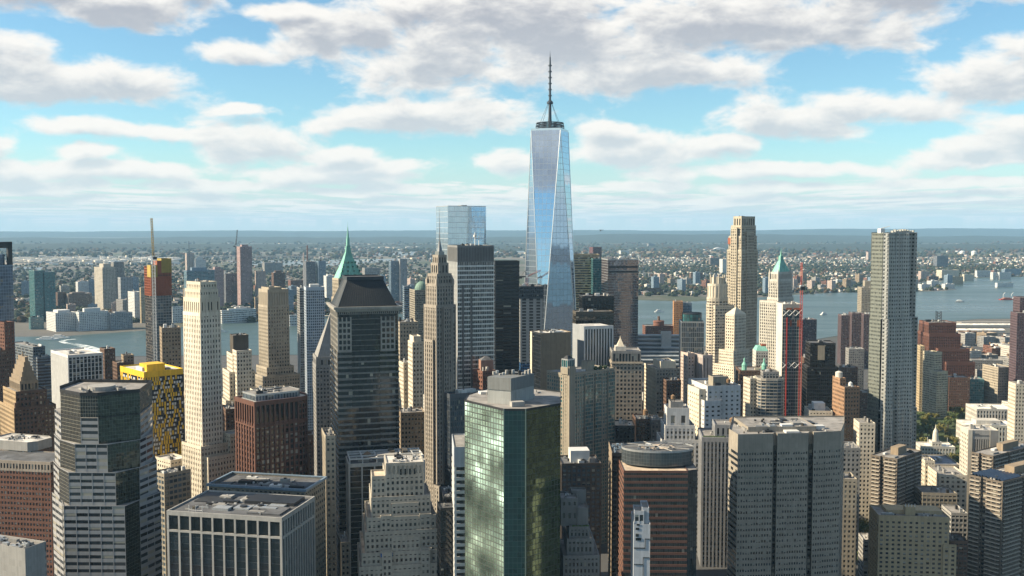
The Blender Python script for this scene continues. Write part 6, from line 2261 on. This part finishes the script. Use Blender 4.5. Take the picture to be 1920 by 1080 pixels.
def boat(label, u, v, L, hull, top_m, th=0.0, cranes=0, h=2.5):
    p = ground(u, v, .5)
    root = bpy.data.objects.new('boat', None)
    link(root)
    root.location = p
    root.rotation_euler = (0, 0, R(th))
    tag(root, label, 'boat')
    w = L * .13
    q = MB()
    pl = [(-L / 2, -w), (L * .3, -w), (L / 2, 0), (L * .3, w), (-L / 2, w)]
    q.extr(pl, 0, h)
    q.build('hull', hull, root)
    q = MB()
    q.box(-L * .35, L * .2, -w * .75, w * .75, h, h + 3)
    q.box(-L * .25, L * .08, -w * .6, w * .6, h + 3, h + 5.4)
    q.build('cabin', top_m, root)
    for k in range(cranes):
        q = MB()
        x = -L * .3 + k * L * .5
        q.bar((x, 0, h), (x, 0, h + 16), .8)
        q.bar((x, 0, h + 16), (x + 7, 0, h + 24), .7)
        q.build('mast', white_paint, root)


boat('white ferry speeding across the river at the head of its curved wake', 196, 663, 34, white_paint, white_paint, -25)
boat('white flat excursion boat moored off the far shore', 90, 637, 52, white_paint, white_panel, 4)
boat('white ferry docked at the far landing stage', 112, 634, 48, white_paint, white_panel, 2)
boat('small grey launch near the far landing beyond the cream shaft', 417, 623, 24, white_paint, white_panel, 10)
boat('orange-red barge with white derricks out on the wide river', 1890, 562, 62, red_paint, orange_net, 5, 2)
boat('small white tug beside the orange-red barge', 1902, 561, 20, white_paint, white_paint, 5)
boat('small white motor launch in open water below the copper-roofed gothic tower', 1545, 590, 26, white_paint, white_panel, 30)
boat('grey workboat crossing the wide river reach right of the wavy tower', 1800, 566, 30, wall_mat('hull_grey', (.2, .22, .25)), white_panel, -8)
boat('white sightseeing boat off the brown pavilion chimney', 1236, 585, 28, white_paint, white_panel, 12)
wk = [(196, 663, 9), (186, 659, 13), (176, 655, 15), (165, 651, 13), (152, 647.5, 11), (138, 645, 9), (126, 643.5, 7), (118, 641.5, 7), (116, 639.5, 7), (122, 637.5, 6), (133, 636.3, 5), (142, 636, 4)]
fm, FN, fb = base_mat('wake_foam')
pp = FN.n('ShaderNodeNewGeometry').outputs['Position']
FN.put(fb.inputs['Base Color'], FN.mix(FN.rng(FN.noise(FN.v('MULTIPLY', pp, (.06, .03, 1)), 1.0, 6, .7), .42, .58), (.10, .14, .145, 1), (.62, .66, .66, 1)))
fb.inputs['Roughness'].default_value = .6
q = MB()
ctr = [(ground(u, v, .6), w) for u, v, w in wk]
for i in range(len(ctr) - 1):
    (a, wa), (c, wc) = ctr[i], ctr[i + 1]
    d0 = (ctr[min(i + 1, len(ctr) - 1)][0] - ctr[max(i - 1, 0)][0]).normalized()
    d1 = (ctr[min(i + 2, len(ctr) - 1)][0] - ctr[i][0]).normalized()
    n0, n1 = Vector((-d0.y, d0.x, 0)), Vector((-d1.y, d1.x, 0))
    q.quad([a - n0 * wa, c - n1 * wc, c + n1 * wc, a + n0 * wa])
tag(q.build('wake', fm), kind='stuff')

# helicopter over the far shore
p = at(1126, 432, 2300)
root = bpy.data.objects.new('helicopter', None)
link(root)
root.location = p
tag(root, 'tiny dark helicopter hovering beyond the tallest tower', 'helicopter')
q = MB()
q.ico((0, 0, 0), 2.0, None, .8, .02)
q.build('body', black_paint, root)
q = MB()
q.bar((1.2, 0, .3), (6, 0, .8), .35)
q.box(5.6, 6.4, -.1, .1, .4, 2)
q.build('tail_boom', black_paint, root)
for k in range(4):
    a = k * math.pi / 2 + .4
    q = MB()
    q.bar((0, 0, 1.9), (5 * math.cos(a), 5 * math.sin(a), 1.9), .16)
    q.build('rotor_blade', black_paint, root)
for s_ in (-1, 1):
    q = MB()
    q.bar((-2, s_ * 1.1, -2), (2, s_ * 1.1, -2), .15)
    q.bar((0, s_ * 1.1, -2), (0, s_ * .5, -.5), .15)
    q.build('skid', black_paint, root)

# ------------------------------------------------------------------ far shore: buildings one can tell apart
A_ = lambda wm, gm=None, **k: S(wm, gm or g_dark, k.pop('fl', 4.2), k.pop('bay', 4.5), k.pop('sp', .5), k.pop('pw', .5), .3, .303, **k)
H = A_(wall_mat('hazy_tan', (.40, .33, .26)))  # plain wall tones for the far bank
FAR = [
    # u0, uC, u1, v top, v foot, style, label, category, roof house height
    (54, 64, 80, 508, 603, S(teal_panel, g_teal, 4, 3, .22, .12, .2, .25), 'teal glass twin tower, its lit half facing the bright side', 'apartment tower', 0),
    (79, 83, 103, 511, 602, S(teal_panel, g_teal, 4, 3, .22, .12, .2, .25), 'darker teal glass half of the twin tower over the river', 'apartment tower', 0),
    (54, 57, 82, 596, 618, S(teal_panel, g_blue, 4, 3, .4, .3, .2, .25), 'low teal-fronted block at the foot of the twin teal towers', 'office block', 0),
    (83, 104, 143, 588, 622, A_(white_panel, fl=4), 'white waterside block with a slanting glass corner, next to the teal podium', 'office block', 5),
    (142, 148, 203, 586, 621, A_(white_panel), 'second white waterside block with a raised middle', 'office block', 7),
    (203, 208, 248, 588, 618, A_(wall_mat('haze_grey', (.36, .37, .38))), 'grey waterside block beside the white riverside blocks', 'office block', 3),
    (172, 192, 217, 502, 585, A_(wall_mat('pale_ribbed', (.48, .44, .37)), pw=.55), 'tall stepped tower half cream, half dark, among the far riverside blocks', 'office tower', 7),
    (208, 213, 232, 492, 575, A_(grey_stone), 'slim grey tower right behind the cream-and-dark stepped tower', 'office tower', 0),
    (221, 226, 249, 521, 590, A_(wall_mat('haze_grey', (.36, .37, .38))), 'grey-brown slab with one pale edge beside the slim grey tower', 'apartment tower', 0),
    (218, 230, 258, 563, 600, A_(grey_stone), 'grey stepped block in front of the pale-edged slab', 'office block', 0),
    (240, 252, 264, 548, 604, A_(white_panel), 'white gridded tower with a slanting top near the netted tower', 'office tower', 0),
    (104, 108, 122, 549, 582, A_(brown_brick), 'brown brick slab right of the twin teal towers', 'apartment block', 0),
    (119, 128, 172, 552, 582, A_(wall_mat('haze_brown', (.20, .17, .15)), fl=5), 'long dark brown block with cream end bays', 'office block', 3),
    (142, 146, 172, 529, 556, A_(white_panel), 'small white block showing above the long dark brown block', 'office block', 0),
    (262, 264, 274, 540, 606, A_(sand_brick), 'olive block half hidden by the netted tower', 'office block', 0),
    (320, 323, 345, 576, 606, A_(white_panel, fl=6), 'white glass-fronted riverside block between netted tower and cream shaft', 'office block', 0),
    (345, 350, 402, 508, 600, S(blue_panel, g_teal, 4, 4, .3, .2, .2, .25), 'greenish glass block behind the crown of the cream shaft', 'office tower', 6),
    (363, 366, 386, 487, 520, A_(white_panel), 'small white tower with a rounded top far beyond the cream shaft', 'apartment tower', 5),
    (347, 350, 364, 475, 520, A_(pink_stone), 'pink unfinished tower with a cap of yellow boards', 'construction tower', 0),
    (394, 400, 419, 506, 580, A_(wall_mat('haze_rose', (.42, .30, .29))), 'rose tower with a blue-netted top storey', 'construction tower', 5),
    (420, 423, 446, 514, 575, A_(wall_mat('haze_dark', (.16, .17, .19))), 'dark grey block left of the tall unfinished pink tower', 'apartment tower', 0),
    (444, 450, 472, 463, 576, A_(wall_mat('haze_rose', (.42, .30, .29))), 'tall unfinished rosy tower, its lower half glazed, with a crane on its flank', 'construction tower', 4),
    (412, 416, 480, 583, 607, A_(white_panel, fl=6, pw=.2), 'long white terminal on the far quay beside the buff shaft', 'terminal', 3),
    (478, 482, 498, 509, 575, A_(pink_stone), 'pink-brown tower between rosy tower and buff limestone shaft', 'apartment tower', 0),
    (509, 513, 534, 512, 565, A_(brown_brick), 'brown tower pair right of the buff limestone crown', 'apartment tower', 4),
    (492, 496, 530, 493, 515, A_(grey_stone), 'wide grey tower row on the slope behind the buff limestone crown', 'apartment tower', 0),
    (540, 545, 572, 526, 552, A_(red_brick), 'red flat-roofed block in the far town', 'office block', 0),
    (568, 574, 592, 491, 560, A_(wall_mat('haze_dark', (.16, .17, .19))), 'dark slab tower with two chimneys standing behind it', 'apartment tower', 0),
    (593, 597, 611, 490, 560, A_(blue_panel), 'slim blue-grey tower right of the dark slab tower', 'apartment tower', 0),
    (607, 612, 628, 518, 565, A_(white_panel), 'white slab between blue-grey tower and copper pyramid', 'apartment tower', 3),
    (679, 684, 712, 503, 535, A_(grey_stone), 'grey slab right of the copper pyramid', 'apartment tower', 0),
    (729, 733, 752, 490, 570, S(blue_panel, g_blue, 4, 3, .3, .1, .2, .25), 'blue glass slab tower over the far town, front half', 'office tower', 0),
    (747, 750, 763, 486, 570, A_(wall_mat('haze_grey', (.36, .37, .38))), 'grey rear half of the blue glass slab tower', 'office tower', 0),
    (540, 543, 562, 592, 612, A_(white_panel, fl=8, pw=.3), 'white riverside pavilion right of the buff limestone shaft', 'pavilion', 0),
    (1349, 1355, 1364, 486, 512, A_(white_panel), 'white slab beside the tall limestone tower on the far bank', 'apartment tower', 0),
    (1329, 1332, 1350, 484, 499, A_(wall_mat('haze_brown', (.20, .17, .15))), 'dark brown slab left of the white slab on the far bank', 'apartment tower', 0),
    (1292, 1296, 1318, 512, 524, A_(brown_brick), 'low brown slab in the far tree belt', 'apartment block', 0),
    (1624, 1628, 1634, 473, 487, A_(pink_stone), 'lone pinkish tower in the far white town', 'apartment tower', 0),
    (1750, 1757, 1778, 480, 502, A_(wall_mat('haze_dark', (.16, .17, .19))), 'dark slab with bright ends on the far bank right of the wavy tower', 'apartment tower', 0),
    (1756, 1766, 1798, 507, 525, A_(cream), 'long cream slab, biggest of the far riverside estate', 'apartment block', 0),
    (1722, 1727, 1742, 509, 527, A_(pink_stone), 'pinkish block of the far estate closest to the wavy tower', 'apartment block', 0),
    (1738, 1742, 1760, 519, 537, A_(brown_brick), 'brown block of the far estate beside the pinkish block', 'apartment block', 0),
    (1780, 1786, 1806, 519, 534, A_(sand_brick), 'tan block of the far estate before the long cream slab', 'apartment block', 0),
    (1804, 1808, 1826, 515, 527, A_(cream), 'cream block at the river point of the far estate', 'apartment block', 0),
    (1828, 1832, 1858, 508, 520, A_(white_panel), 'white flat warehouse across the inlet', 'warehouse', 0),
    (1857, 1862, 1868, 511, 524, A_(white_panel), 'small white tower beside the blue-roofed warehouse', 'office block', 0),
    (1870, 1874, 1896, 511, 524, A_(white_panel), 'white warehouse in front of the blue-roofed warehouse', 'warehouse', 0),
    (1878, 1884, 1915, 505, 518, A_(blue_panel), 'blue-roofed warehouse at the frame edge', 'warehouse', 0),
    (1866, 1870, 1900, 531, 539, A_(white_paint, fl=6), 'white shed on the quay jutting into the river', 'shed', 0),
    (1212, 1216, 1240, 541, 553, A_(brown_brick), 'row of brown lofts on the far bank behind the silver hall', 'loft block', 0),
    (1160, 1164, 1180, 470, 476, A_(white_panel), 'white hall on the marsh edge right of the tallest tower', 'hall', 0),
    (1213, 1216, 1228, 457, 464, A_(grey_stone), 'grey distant twin block on the wooded rise', 'apartment block', 0),
]
for u0, uc, u1, vt, vb, st, lab, cat, ph in FAR:
    Y = ground(uc, vb).y
    b = Bld(cat.replace(' ', '_'), lab, cat, u0, uc, u1, vt, Y, 24 if uc > 480 else 42, dmax=70)
    b.prism(b.rect(), 0, b.zt, st)
    if ph:
        b.box('penthouse', st['wm'], b.w * .2, b.w * .75, b.d * .2, b.d * .7, b.zt, b.zt + ph * Y / FPX)
    b.units(1, b.w - 1, 1, b.d - 1, b.zt, 2, 5)
    b.done()
poly_r = [(p[0], p[1]) for p in shore_near + shore_far[::-1]]


def inside(x, y, poly):
    c = False
    j = len(poly) - 1
    for i in range(len(poly)):
        xi, yi = poly[i]
        xj, yj = poly[j]
        if (yi > y) != (yj > y) and x < (xj - xi) * (y - yi) / (yj - yi) + xi:
            c = not c
        j = i
    return c


# mid-rise blocks of the two far waterfronts: six built, the rest copied with their parts
PROTO = []
for k, (wm, nm) in enumerate(((conc, 'grey'), (pink_stone, 'pinkish'), (white_panel, 'white'), (red_brick, 'brick red'), (tan_brick, 'tan'), (blue_panel, 'blue-grey'))):
    h, w, d = (34, 52, 26, 30, 42, 60)[k], (30, 22, 44, 36, 26, 24)[k], 24
    b = Bld.__new__(Bld)
    b.name, b.Y, b.th, b.C, b.zt, b.w, b.d = 'waterfront_block', 3000, R(25), Vector((0, 3000, h)), h, w, d
    b.root = bpy.data.objects.new('waterfront_block', None)
    b.root['category'] = 'waterfront block'
    b.parts, b.wins, b.rnd = {}, [], random.Random(k)
    link(b.root)
    b.prism(b.rect(), 0, h, A_(wm, fl=3.8, bay=4))
    b.box('penthouse', wm, w * .3, w * .6, d * .3, d * .6, h, h + 5)
    b.done()
    PROTO.append((b.root, nm))
used = set()
cnt = 0
for tries in range(3000):
    if cnt >= 105:
        break
    left = rf.random() < .62
    u, v = (rf.uniform(28, 820), rf.uniform(545, 603)) if left else (rf.uniform(1195, 1900), rf.uniform(530, 552))
    p = ground(u, v)
    if inside(p.x, p.y - 30, poly_r) or inside(p.x, p.y - 5, poly_r) or not clear(p.x, p.y, 24):
        continue
    k = rf.randrange(6)
    src, nm = PROTO[k]
    where = 'across the river on the ferry wake side' if left else 'on the far bank of the wide river reach'
    if k not in used:
        o = src
        used.add(k)
    else:
        o = src.copy()
        link(o)
        for ch in list(src.children):
            c = ch.copy()
            link(c)
            c.parent = o
            for g in ch.children:
                e = g.copy()
                link(e)
                e.parent = c
    o.location = (p.x, p.y, 0)
    o.rotation_euler = (0, 0, R(rf.uniform(10, 45)))
    o.scale = (1, 1, rf.uniform(.6, 1.25))
    tag(o, '%s mid-rise block %s' % (nm, where), 'waterfront block', '%s mid-rise blocks %s' % (nm, where))
    FOOT.append((p.x, p.y, 20))
    cnt += 1
# cranes and masts over there
pt = at(444, 576, 3300)
luffing_crane('thin dark crane on the flank of the tall rosy tower', Vector((pt.x, pt.y, 0)), at(444, 462, 3300).z, at(445, 431, 3310), black_paint, 4.0)
pt = at(355, 500, 5200)
luffing_crane('faint crane over the pink unfinished tower', Vector((pt.x, pt.y, 0)), at(355, 470, 5200).z, at(354, 452, 5210), black_paint, 4.0)
for u, vt, lab, m in ((569.5, 474, 'shorter pale chimney of the power station', pink_stone), (576.5, 460, 'taller rusty chimney of the power station', red_brick)):
    p = at(u, 492, 5200)
    q = MB()
    q.cyl(p.x, p.y, 0, at(u, vt, 5200).z, 5.5, 3.5, 12)
    o = q.build('chimney_stack', m)
    tag(o, lab, 'chimney')
for u, lab in ((1804, 'white round storage tank, the one closer to the wavy tower'), (1826, 'white round storage tank, the one closer to the frame edge')):
    Y = ground(u, 479).y
    p = at(u, 479, Y)
    s_ = Y / FPX
    root = bpy.data.objects.new('storage_tank', None)
    link(root)
    root.location = (p.x, p.y, 0)
    tag(root, lab, 'tank')
    q = MB()
    q.cyl(0, 0, 0, 7.5 * s_, 4.6 * s_, 4.6 * s_, 24)
    q.build('tank_shell', white_paint, root)
    q = MB()
    q.cyl(0, 0, 7.5 * s_, 9 * s_, 4.6 * s_, 1.5 * s_, 24)
    q.build('tank_roof', white_paint, root)
# arena roof and viaduct
p = ground(1350, 469)
q = MB()
s_ = p.y / FPX
for k in range(8):
    a0, a1 = math.pi * k / 8, math.pi * (k + 1) / 8
    q.quad([(p.x - 11 * s_ * math.cos(a0), p.y, 5 * s_ * math.sin(a0)), (p.x - 11 * s_ * math.cos(a1), p.y, 5 * s_ * math.sin(a1)), (p.x - 11 * s_ * math.cos(a1), p.y + 90, 5 * s_ * math.sin(a1)), (p.x - 11 * s_ * math.cos(a0), p.y + 90, 5 * s_ * math.sin(a0))])
q.quad([(p.x - 11 * s_ * math.cos(math.pi * k / 8), p.y, 5 * s_ * math.sin(math.pi * k / 8)) for k in range(9)][::-1])
tag(q.build('arena', white_paint), 'white arched arena roof on the far marsh edge', 'arena')
root = bpy.data.objects.new('viaduct_bridge', None)
link(root)
p = ground(366, 487)
root.location = p
tag(root, 'long low viaduct on many piers across the far inlet', 'bridge')
L = ground(590, 487).x - p.x
q = MB()
q.box(0, L, 0, 24, 24, 32)
q.build('deck', conc, root)
for k in range(28):
    q = MB()
    q.box(L * (k + .3) / 28, L * (k + .3) / 28 + 7, 4, 18, 0, 24)
    q.build('pier', conc, root)

# ------------------------------------------------------------------ town and woods of the far shore
town_m = [white_stone, cream, red_brick, grey_stone, tan_brick, white_panel]
HOUSE = []
for k in range(10):
    q = MB()
    w, d, h = rf.uniform(9, 17), rf.uniform(9, 17), rf.uniform(7, 13)
    wm = town_m[k % 6]
    q.extr([(0, 0), (w, 0), (w, d), (0, d)], 0, h, wm)
    if k % 2:
        q.extr([(-.4, -.4), (w + .4, -.4), (w + .4, d + .4), (-.4, d + .4)], h, h + 3.5, rf.choice([roof_dark, roof_grey]), False, [(-.4, d / 2), (w + .4, d / 2), (w + .4, d / 2 + .1), (-.4, d / 2 + .1)])
    else:
        q.box(w * .2, w * .5, d * .2, d * .5, h, h + 2.5, roof_pale)
    for i in range(3):
        for j in range(2):
            q.box(w * (.15 + .28 * i), w * (.28 + .28 * i), -.12, -.02, h * (.2 + .4 * j), h * (.38 + .4 * j), black_paint)
    HOUSE.append(q.mesh('town_house'))
nh = 0
D_SUN = D
for tries in range(6000):
    if nh >= 290:
        break
    if rf.random() < .72:
        u, v = rf.uniform(1070, 1920), rf.uniform(488, 555)
    else:
        u, v = rf.uniform(30, 800), rf.uniform(520, 600)
    p = ground(u, v)
    if inside(p.x, p.y - 12, poly_r) or inside(p.x, p.y - 60, poly_r) or not clear(p.x, p.y, 14):
        continue
    o = bpy.data.objects.new('town_house', rf.choice(HOUSE))
    link(o)
    o.location = p
    o.rotation_euler = (0, 0, R(rf.uniform(5, 40)))
    s_ = rf.uniform(.8, 1.4)
    o.scale = (s_ * rf.uniform(.8, 1.5), s_, s_)
    tag(o, 'small house in the dense town across the river', 'house', 'houses of the town across the river')
    nh += 1
T = MB()
W2 = MB()
wood = [wall_mat('far_tree_green', (.020, .031, .014), .95, .35), wall_mat('far_tree_olive', (.046, .048, .017), .95, .35), wall_mat('far_tree_rust', (.07, .042, .018), .95, .35)]
rt = random.Random(5)
pale = [white_stone, white_panel, cream, pink_stone, grey_stone, red_brick, tan_brick]


def far_box(u, v, smin, smax, mats):
    p = ground(u, v)
    if inside(p.x, p.y - 10, poly_r):
        return
    w, d, h = rt.uniform(smin, smax), rt.uniform(smin, smax), rt.uniform(.45, .9) * smin
    a = R(rt.uniform(10, 40))
    c, s = math.cos(a), math.sin(a)
    pts = [(p.x + x * c - y * s, p.y + x * s + y * c) for x, y in ((0, 0), (w, 0), (w, d), (0, d))]
    T.extr(pts, 0, h, rt.choice(mats))


for k in range(3200):
    far_box(rt.uniform(1060, 1960), 482 + 68 * rt.random() ** 1.3, 9, 17, pale)
for k in range(2600):
    far_box(rt.uniform(-20, 830), rt.uniform(487, 600), 9, 20, pale[2:] + [brown_brick, conc, red_brick])
for k in range(500):      # bright freight sheds
    far_box(rt.uniform(20, 330), rt.gauss(489, 3), 22, 60, [white_stone, white_panel, cream])
for k in range(750):
    far_box(rt.uniform(-40, 1960), 486 - 34 * rt.random() ** 1.5, 16, 42, pale[1:] + [red_brick, conc, tan_brick])
for k in range(350):
    far_box(rt.gauss(700, 90), rt.gauss(464, 2), 24, 60, pale[:5])
tag(T.build('distant_town'), kind='stuff')


def far_tree(u, v, r, m):
    p = ground(u, v)
    if inside(p.x, p.y - 8, poly_r):
        return
    W2.ico((p.x, p.y, r * .55), r, m, .8, .25, rt)


for k in range(5200):
    v = rt.uniform(482, 556)
    band = rt.random() < .5
    if band:
        v = rt.gauss(505, 4) if rt.random() < .6 else rt.gauss(531, 7)
    far_tree(rt.uniform(1060, 1960), v, rt.uniform(6, 13), rt.choice(wood if rt.random() < .4 else wood[:1]))
for k in range(4200):
    far_tree(rt.uniform(-20, 830), rt.uniform(484, 605), rt.uniform(6, 14), rt.choice(wood if rt.random() < .4 else wood[:1]))
for k in range(2800):
    far_tree(rt.uniform(-40, 1960), rt.uniform(448, 484), rt.uniform(13, 27), rt.choice(wood))
tag(W2.build('distant_woods'), kind='stuff')

# ------------------------------------------------------------------ park and street trees
bark = wall_mat('bark', (.08, .06, .045))


def leaf_mat(name, a, c):
    m, N, b = base_mat(name)
    oi = N.n('ShaderNodeObjectInfo')
    p = N.n('ShaderNodeTexCoord').outputs['Object']
    k = N.noise(N.v('ADD', p, N.v('SCALE', (50, 30, 20), scale=oi.outputs['Random'])), .35, 3, .6)
    N.put(b.inputs['Base Color'], N.mix(N.rng(k, .3, .7), tuple(a) + (1,), tuple(c) + (1,)))
    b.inputs['Roughness'].default_value = .8
    return m


leaf = [leaf_mat('leaf_green', (.045, .072, .018), (.095, .125, .030)), leaf_mat('leaf_olive', (.085, .092, .018), (.17, .145, .032))]


def tree_meshes(seed):
    r = random.Random(seed)
    H = r.uniform(12, 16)
    t = MB()
    pts = [Vector((0, 0, 0)), Vector((.15, .1, H * .25)), Vector((-.1, .2, H * .5)), Vector((.2, 0, H * .75))]
    for i, (a, c) in enumerate(zip(pts, pts[1:])):
        t.bar(a, c, .38 - .1 * i, n=7)
    blobs = []
    for k in range(9):
        a = r.uniform(0, 6.28)
        rad = r.uniform(1.2, 4.2)
        z = H * r.uniform(.42, .92)
        c = Vector((rad * math.cos(a), rad * math.sin(a), z))
        t.bar(pts[1].lerp(pts[3], r.uniform(.1, .8)), c, .12, n=5)
        blobs.append((c, r.uniform(1.7, 3.0)))
    cr = MB()
    for c, br in blobs:
        for k in range(95):
            d = Vector((r.gauss(0, 1), r.gauss(0, 1), r.gauss(0, .75))).normalized() * br * r.uniform(.45, 1.05)
            p = c + d
            n_ = (d.normalized() + Vector((r.uniform(-.6, .6), r.uniform(-.6, .6), r.uniform(-.3, .8)))).normalized()
            u_ = n_.orthogonal().normalized()
            w_ = n_.cross(u_)
            s = r.uniform(.32, .62)
            cr.quad([p + u_ * s, p + w_ * s * .8, p - u_ * s, p - w_ * s * .8])
    return t.mesh('trunk', bark), cr


TREES = []
for k in range(4):
    tm, cr = tree_meshes(40 + k)
    TREES.append((tm, cr.mesh('crown', leaf[k % 2])))


def tree(x, y, s, k, where):
    root = bpy.data.objects.new('park_tree', None)
    link(root)
    root.location = (x, y, 0.2)
    root.rotation_euler = (0, 0, rf.uniform(0, 6.28))
    root.scale = (s, s, s * rf.uniform(.85, 1.1))
    nm = ('green leafy tree', 'yellowing leafy tree')[k % 2]
    tag(root, '%s %s' % (nm, where), 'tree', '%ss %s' % (nm, where))
    link(bpy.data.objects.new('trunk', TREES[k][0]), root)
    link(bpy.data.objects.new('crown', TREES[k][1]), root)


ZT = [  # columns, distance range, count, place
    ((1722, 1812), (1150, 1420), 48, 'in the park around the white domed hall'),
    ((1780, 1815), (1010, 1120), 8, 'in the park around the white domed hall'),
    ((1862, 1935), (1000, 1140), 26, 'behind the tower with the lettering band'),
    ((1590, 1650), (760, 905), 26, 'in the shaded street below the balcony tower'),
    ((1782, 1835), (700, 790), 16, 'at the feet of the solar-panel tower'),
    ((1796, 1900), (730, 800), 8, 'at the feet of the solar-panel tower'),
]
for (u0, u1), (y0, y1), cnt, where in ZT:
    done = 0
    for tries in range(cnt * 30):
        if done >= cnt:
            break
        y = rf.uniform(y0, y1)
        x = (rf.uniform(u0, u1) - 960) / FPX * y
        if not clear(x, y, 2) or (1060 < y < 1185 and x / y < .437 and x / y > .39):
            continue
        tree(x, y, rf.uniform(.75, 1.2), rf.randrange(4), where)
        done += 1
# park lawn and the street with its cars
sheet('park_lawn', [at(1715, 800, 1000)[:2], at(1812, 800, 990)[:2], at(1960, 800, 980)[:2], at(1960, 800, 1160)[:2], at(1830, 800, 1430)[:2], at(1715, 800, 1430)[:2]], wall_mat('lawn', (.06, .085, .03), .95, .4), .12)
road = wall_mat('asphalt', (.05, .05, .053), .9, .2)
ra, rb_, rc, rd = [at(u, 900, y) for u, y in ((1572, 700), (1596, 700), (1604, 1150), (1592, 1150))]
sheet('road', [ra[:2], rb_[:2], rc[:2], rd[:2]], road, .10)
pv = MB()
pv.extr([rb_[:2], (rb_.x + 4, rb_.y), (rc.x + 4, rc.y), rc[:2]], 0, .26)
tag(pv.build('pavement', conc), kind='structure')
mk = MB()
for k in range(30):
    t = (k + .2) / 30
    a = (ra.lerp(rd, t) + rb_.lerp(rc, t)) / 2
    c = (ra.lerp(rd, t + .012) + rb_.lerp(rc, t + .012)) / 2
    mk.quad([(a.x - .1, a.y, .104), (a.x + .1, a.y, .104), (c.x + .1, c.y, .104), (c.x - .1, c.y, .104)])
tag(mk.build('road_marking', white_paint), kind='structure')


def car_meshes(m):
    q = MB()
    q.extr([(-.9, -2.2), (.9, -2.2), (.9, 2.2), (-.9, 2.2)], .35, .95, None, True, [(-.85, -2.1), (.85, -2.1), (.85, 2.1), (-.85, 2.1)])
    g = MB()
    g.extr([(-.8, -1.5), (.8, -1.5), (.8, 1.1), (-.8, 1.1)], .95, 1.45, None, False, [(-.65, -1.0), (.65, -1.0), (.65, .6), (-.65, .6)])
    wmesh = MB()
    for k in range(10):
        a, c = 2 * math.pi * k / 10, 2 * math.pi * (k + 1) / 10
        wmesh.quad([(-.1, .33 * math.cos(a), .33 * math.sin(a)), (.1, .33 * math.cos(a), .33 * math.sin(a)), (.1, .33 * math.cos(c), .33 * math.sin(c)), (-.1, .33 * math.cos(c), .33 * math.sin(c))])
    wmesh.quad([(.1, .33 * math.cos(6.283 * k / 10), .33 * math.sin(6.283 * k / 10)) for k in range(10)])
    return q.mesh('body', m), g.mesh('cabin_glass', g_black), wmesh.mesh('wheel', black_paint)


cars = [(car_meshes(white_paint), 'white'), (car_meshes(black_paint), 'black'), (car_meshes(wall_mat('silver_paint', (.4, .4, .42), .3, .02, .6)), 'silver'), (car_meshes(yellow_panel), 'yellow')]
for k in range(18):
    t = (k + rf.uniform(.1, .9)) / 20
    (bm_, gm_, wm_), cn = cars[rf.choice([0, 1, 2, 2, 0, 3])]
    side = (k % 2)
    a = ra.lerp(rd, t).lerp(rb_.lerp(rc, t), .22 if side else .80)
    root = bpy.data.objects.new('parked_car', None)
    link(root)
    root.location = (a.x, a.y, .10)
    root.rotation_euler = (0, 0, math.atan2(rd.y - ra.y, rd.x - ra.x) - math.pi / 2)
    tag(root, '%s car parked along the shaded street beside the notched granite tower' % cn, 'car', '%s cars in the shaded street' % cn)
    link(bpy.data.objects.new('body', bm_), root)
    link(bpy.data.objects.new('cabin_glass', gm_), root)
    for x in (-.85, .85):
        for y in (-1.4, 1.4):
            o = bpy.data.objects.new('wheel', wm_)
            link(o, root)
            o.location = (x, y, .33)

# ------------------------------------------------------------------ air
hm = bpy.data.materials.new('haze_air')
hm.use_nodes = True
ht = hm.node_tree
ht.nodes.clear()
ho = ht.nodes.new('ShaderNodeOutputMaterial')
hv = ht.nodes.new('ShaderNodeVolumePrincipled')
hv.inputs['Color'].default_value = (0.40, 0.70, 1.0, 1)
hv.inputs['Density'].default_value = 2.7e-5
hv.inputs['Anisotropy'].default_value = 0.0
ht.links.new(hv.outputs[0], ho.inputs['Volume'])
q = MB()
q.box(-34000, 34000, -6500, 34300, -1, 620, bottom=True)
o = q.build('haze', hm)
tag(o, kind='stuff')
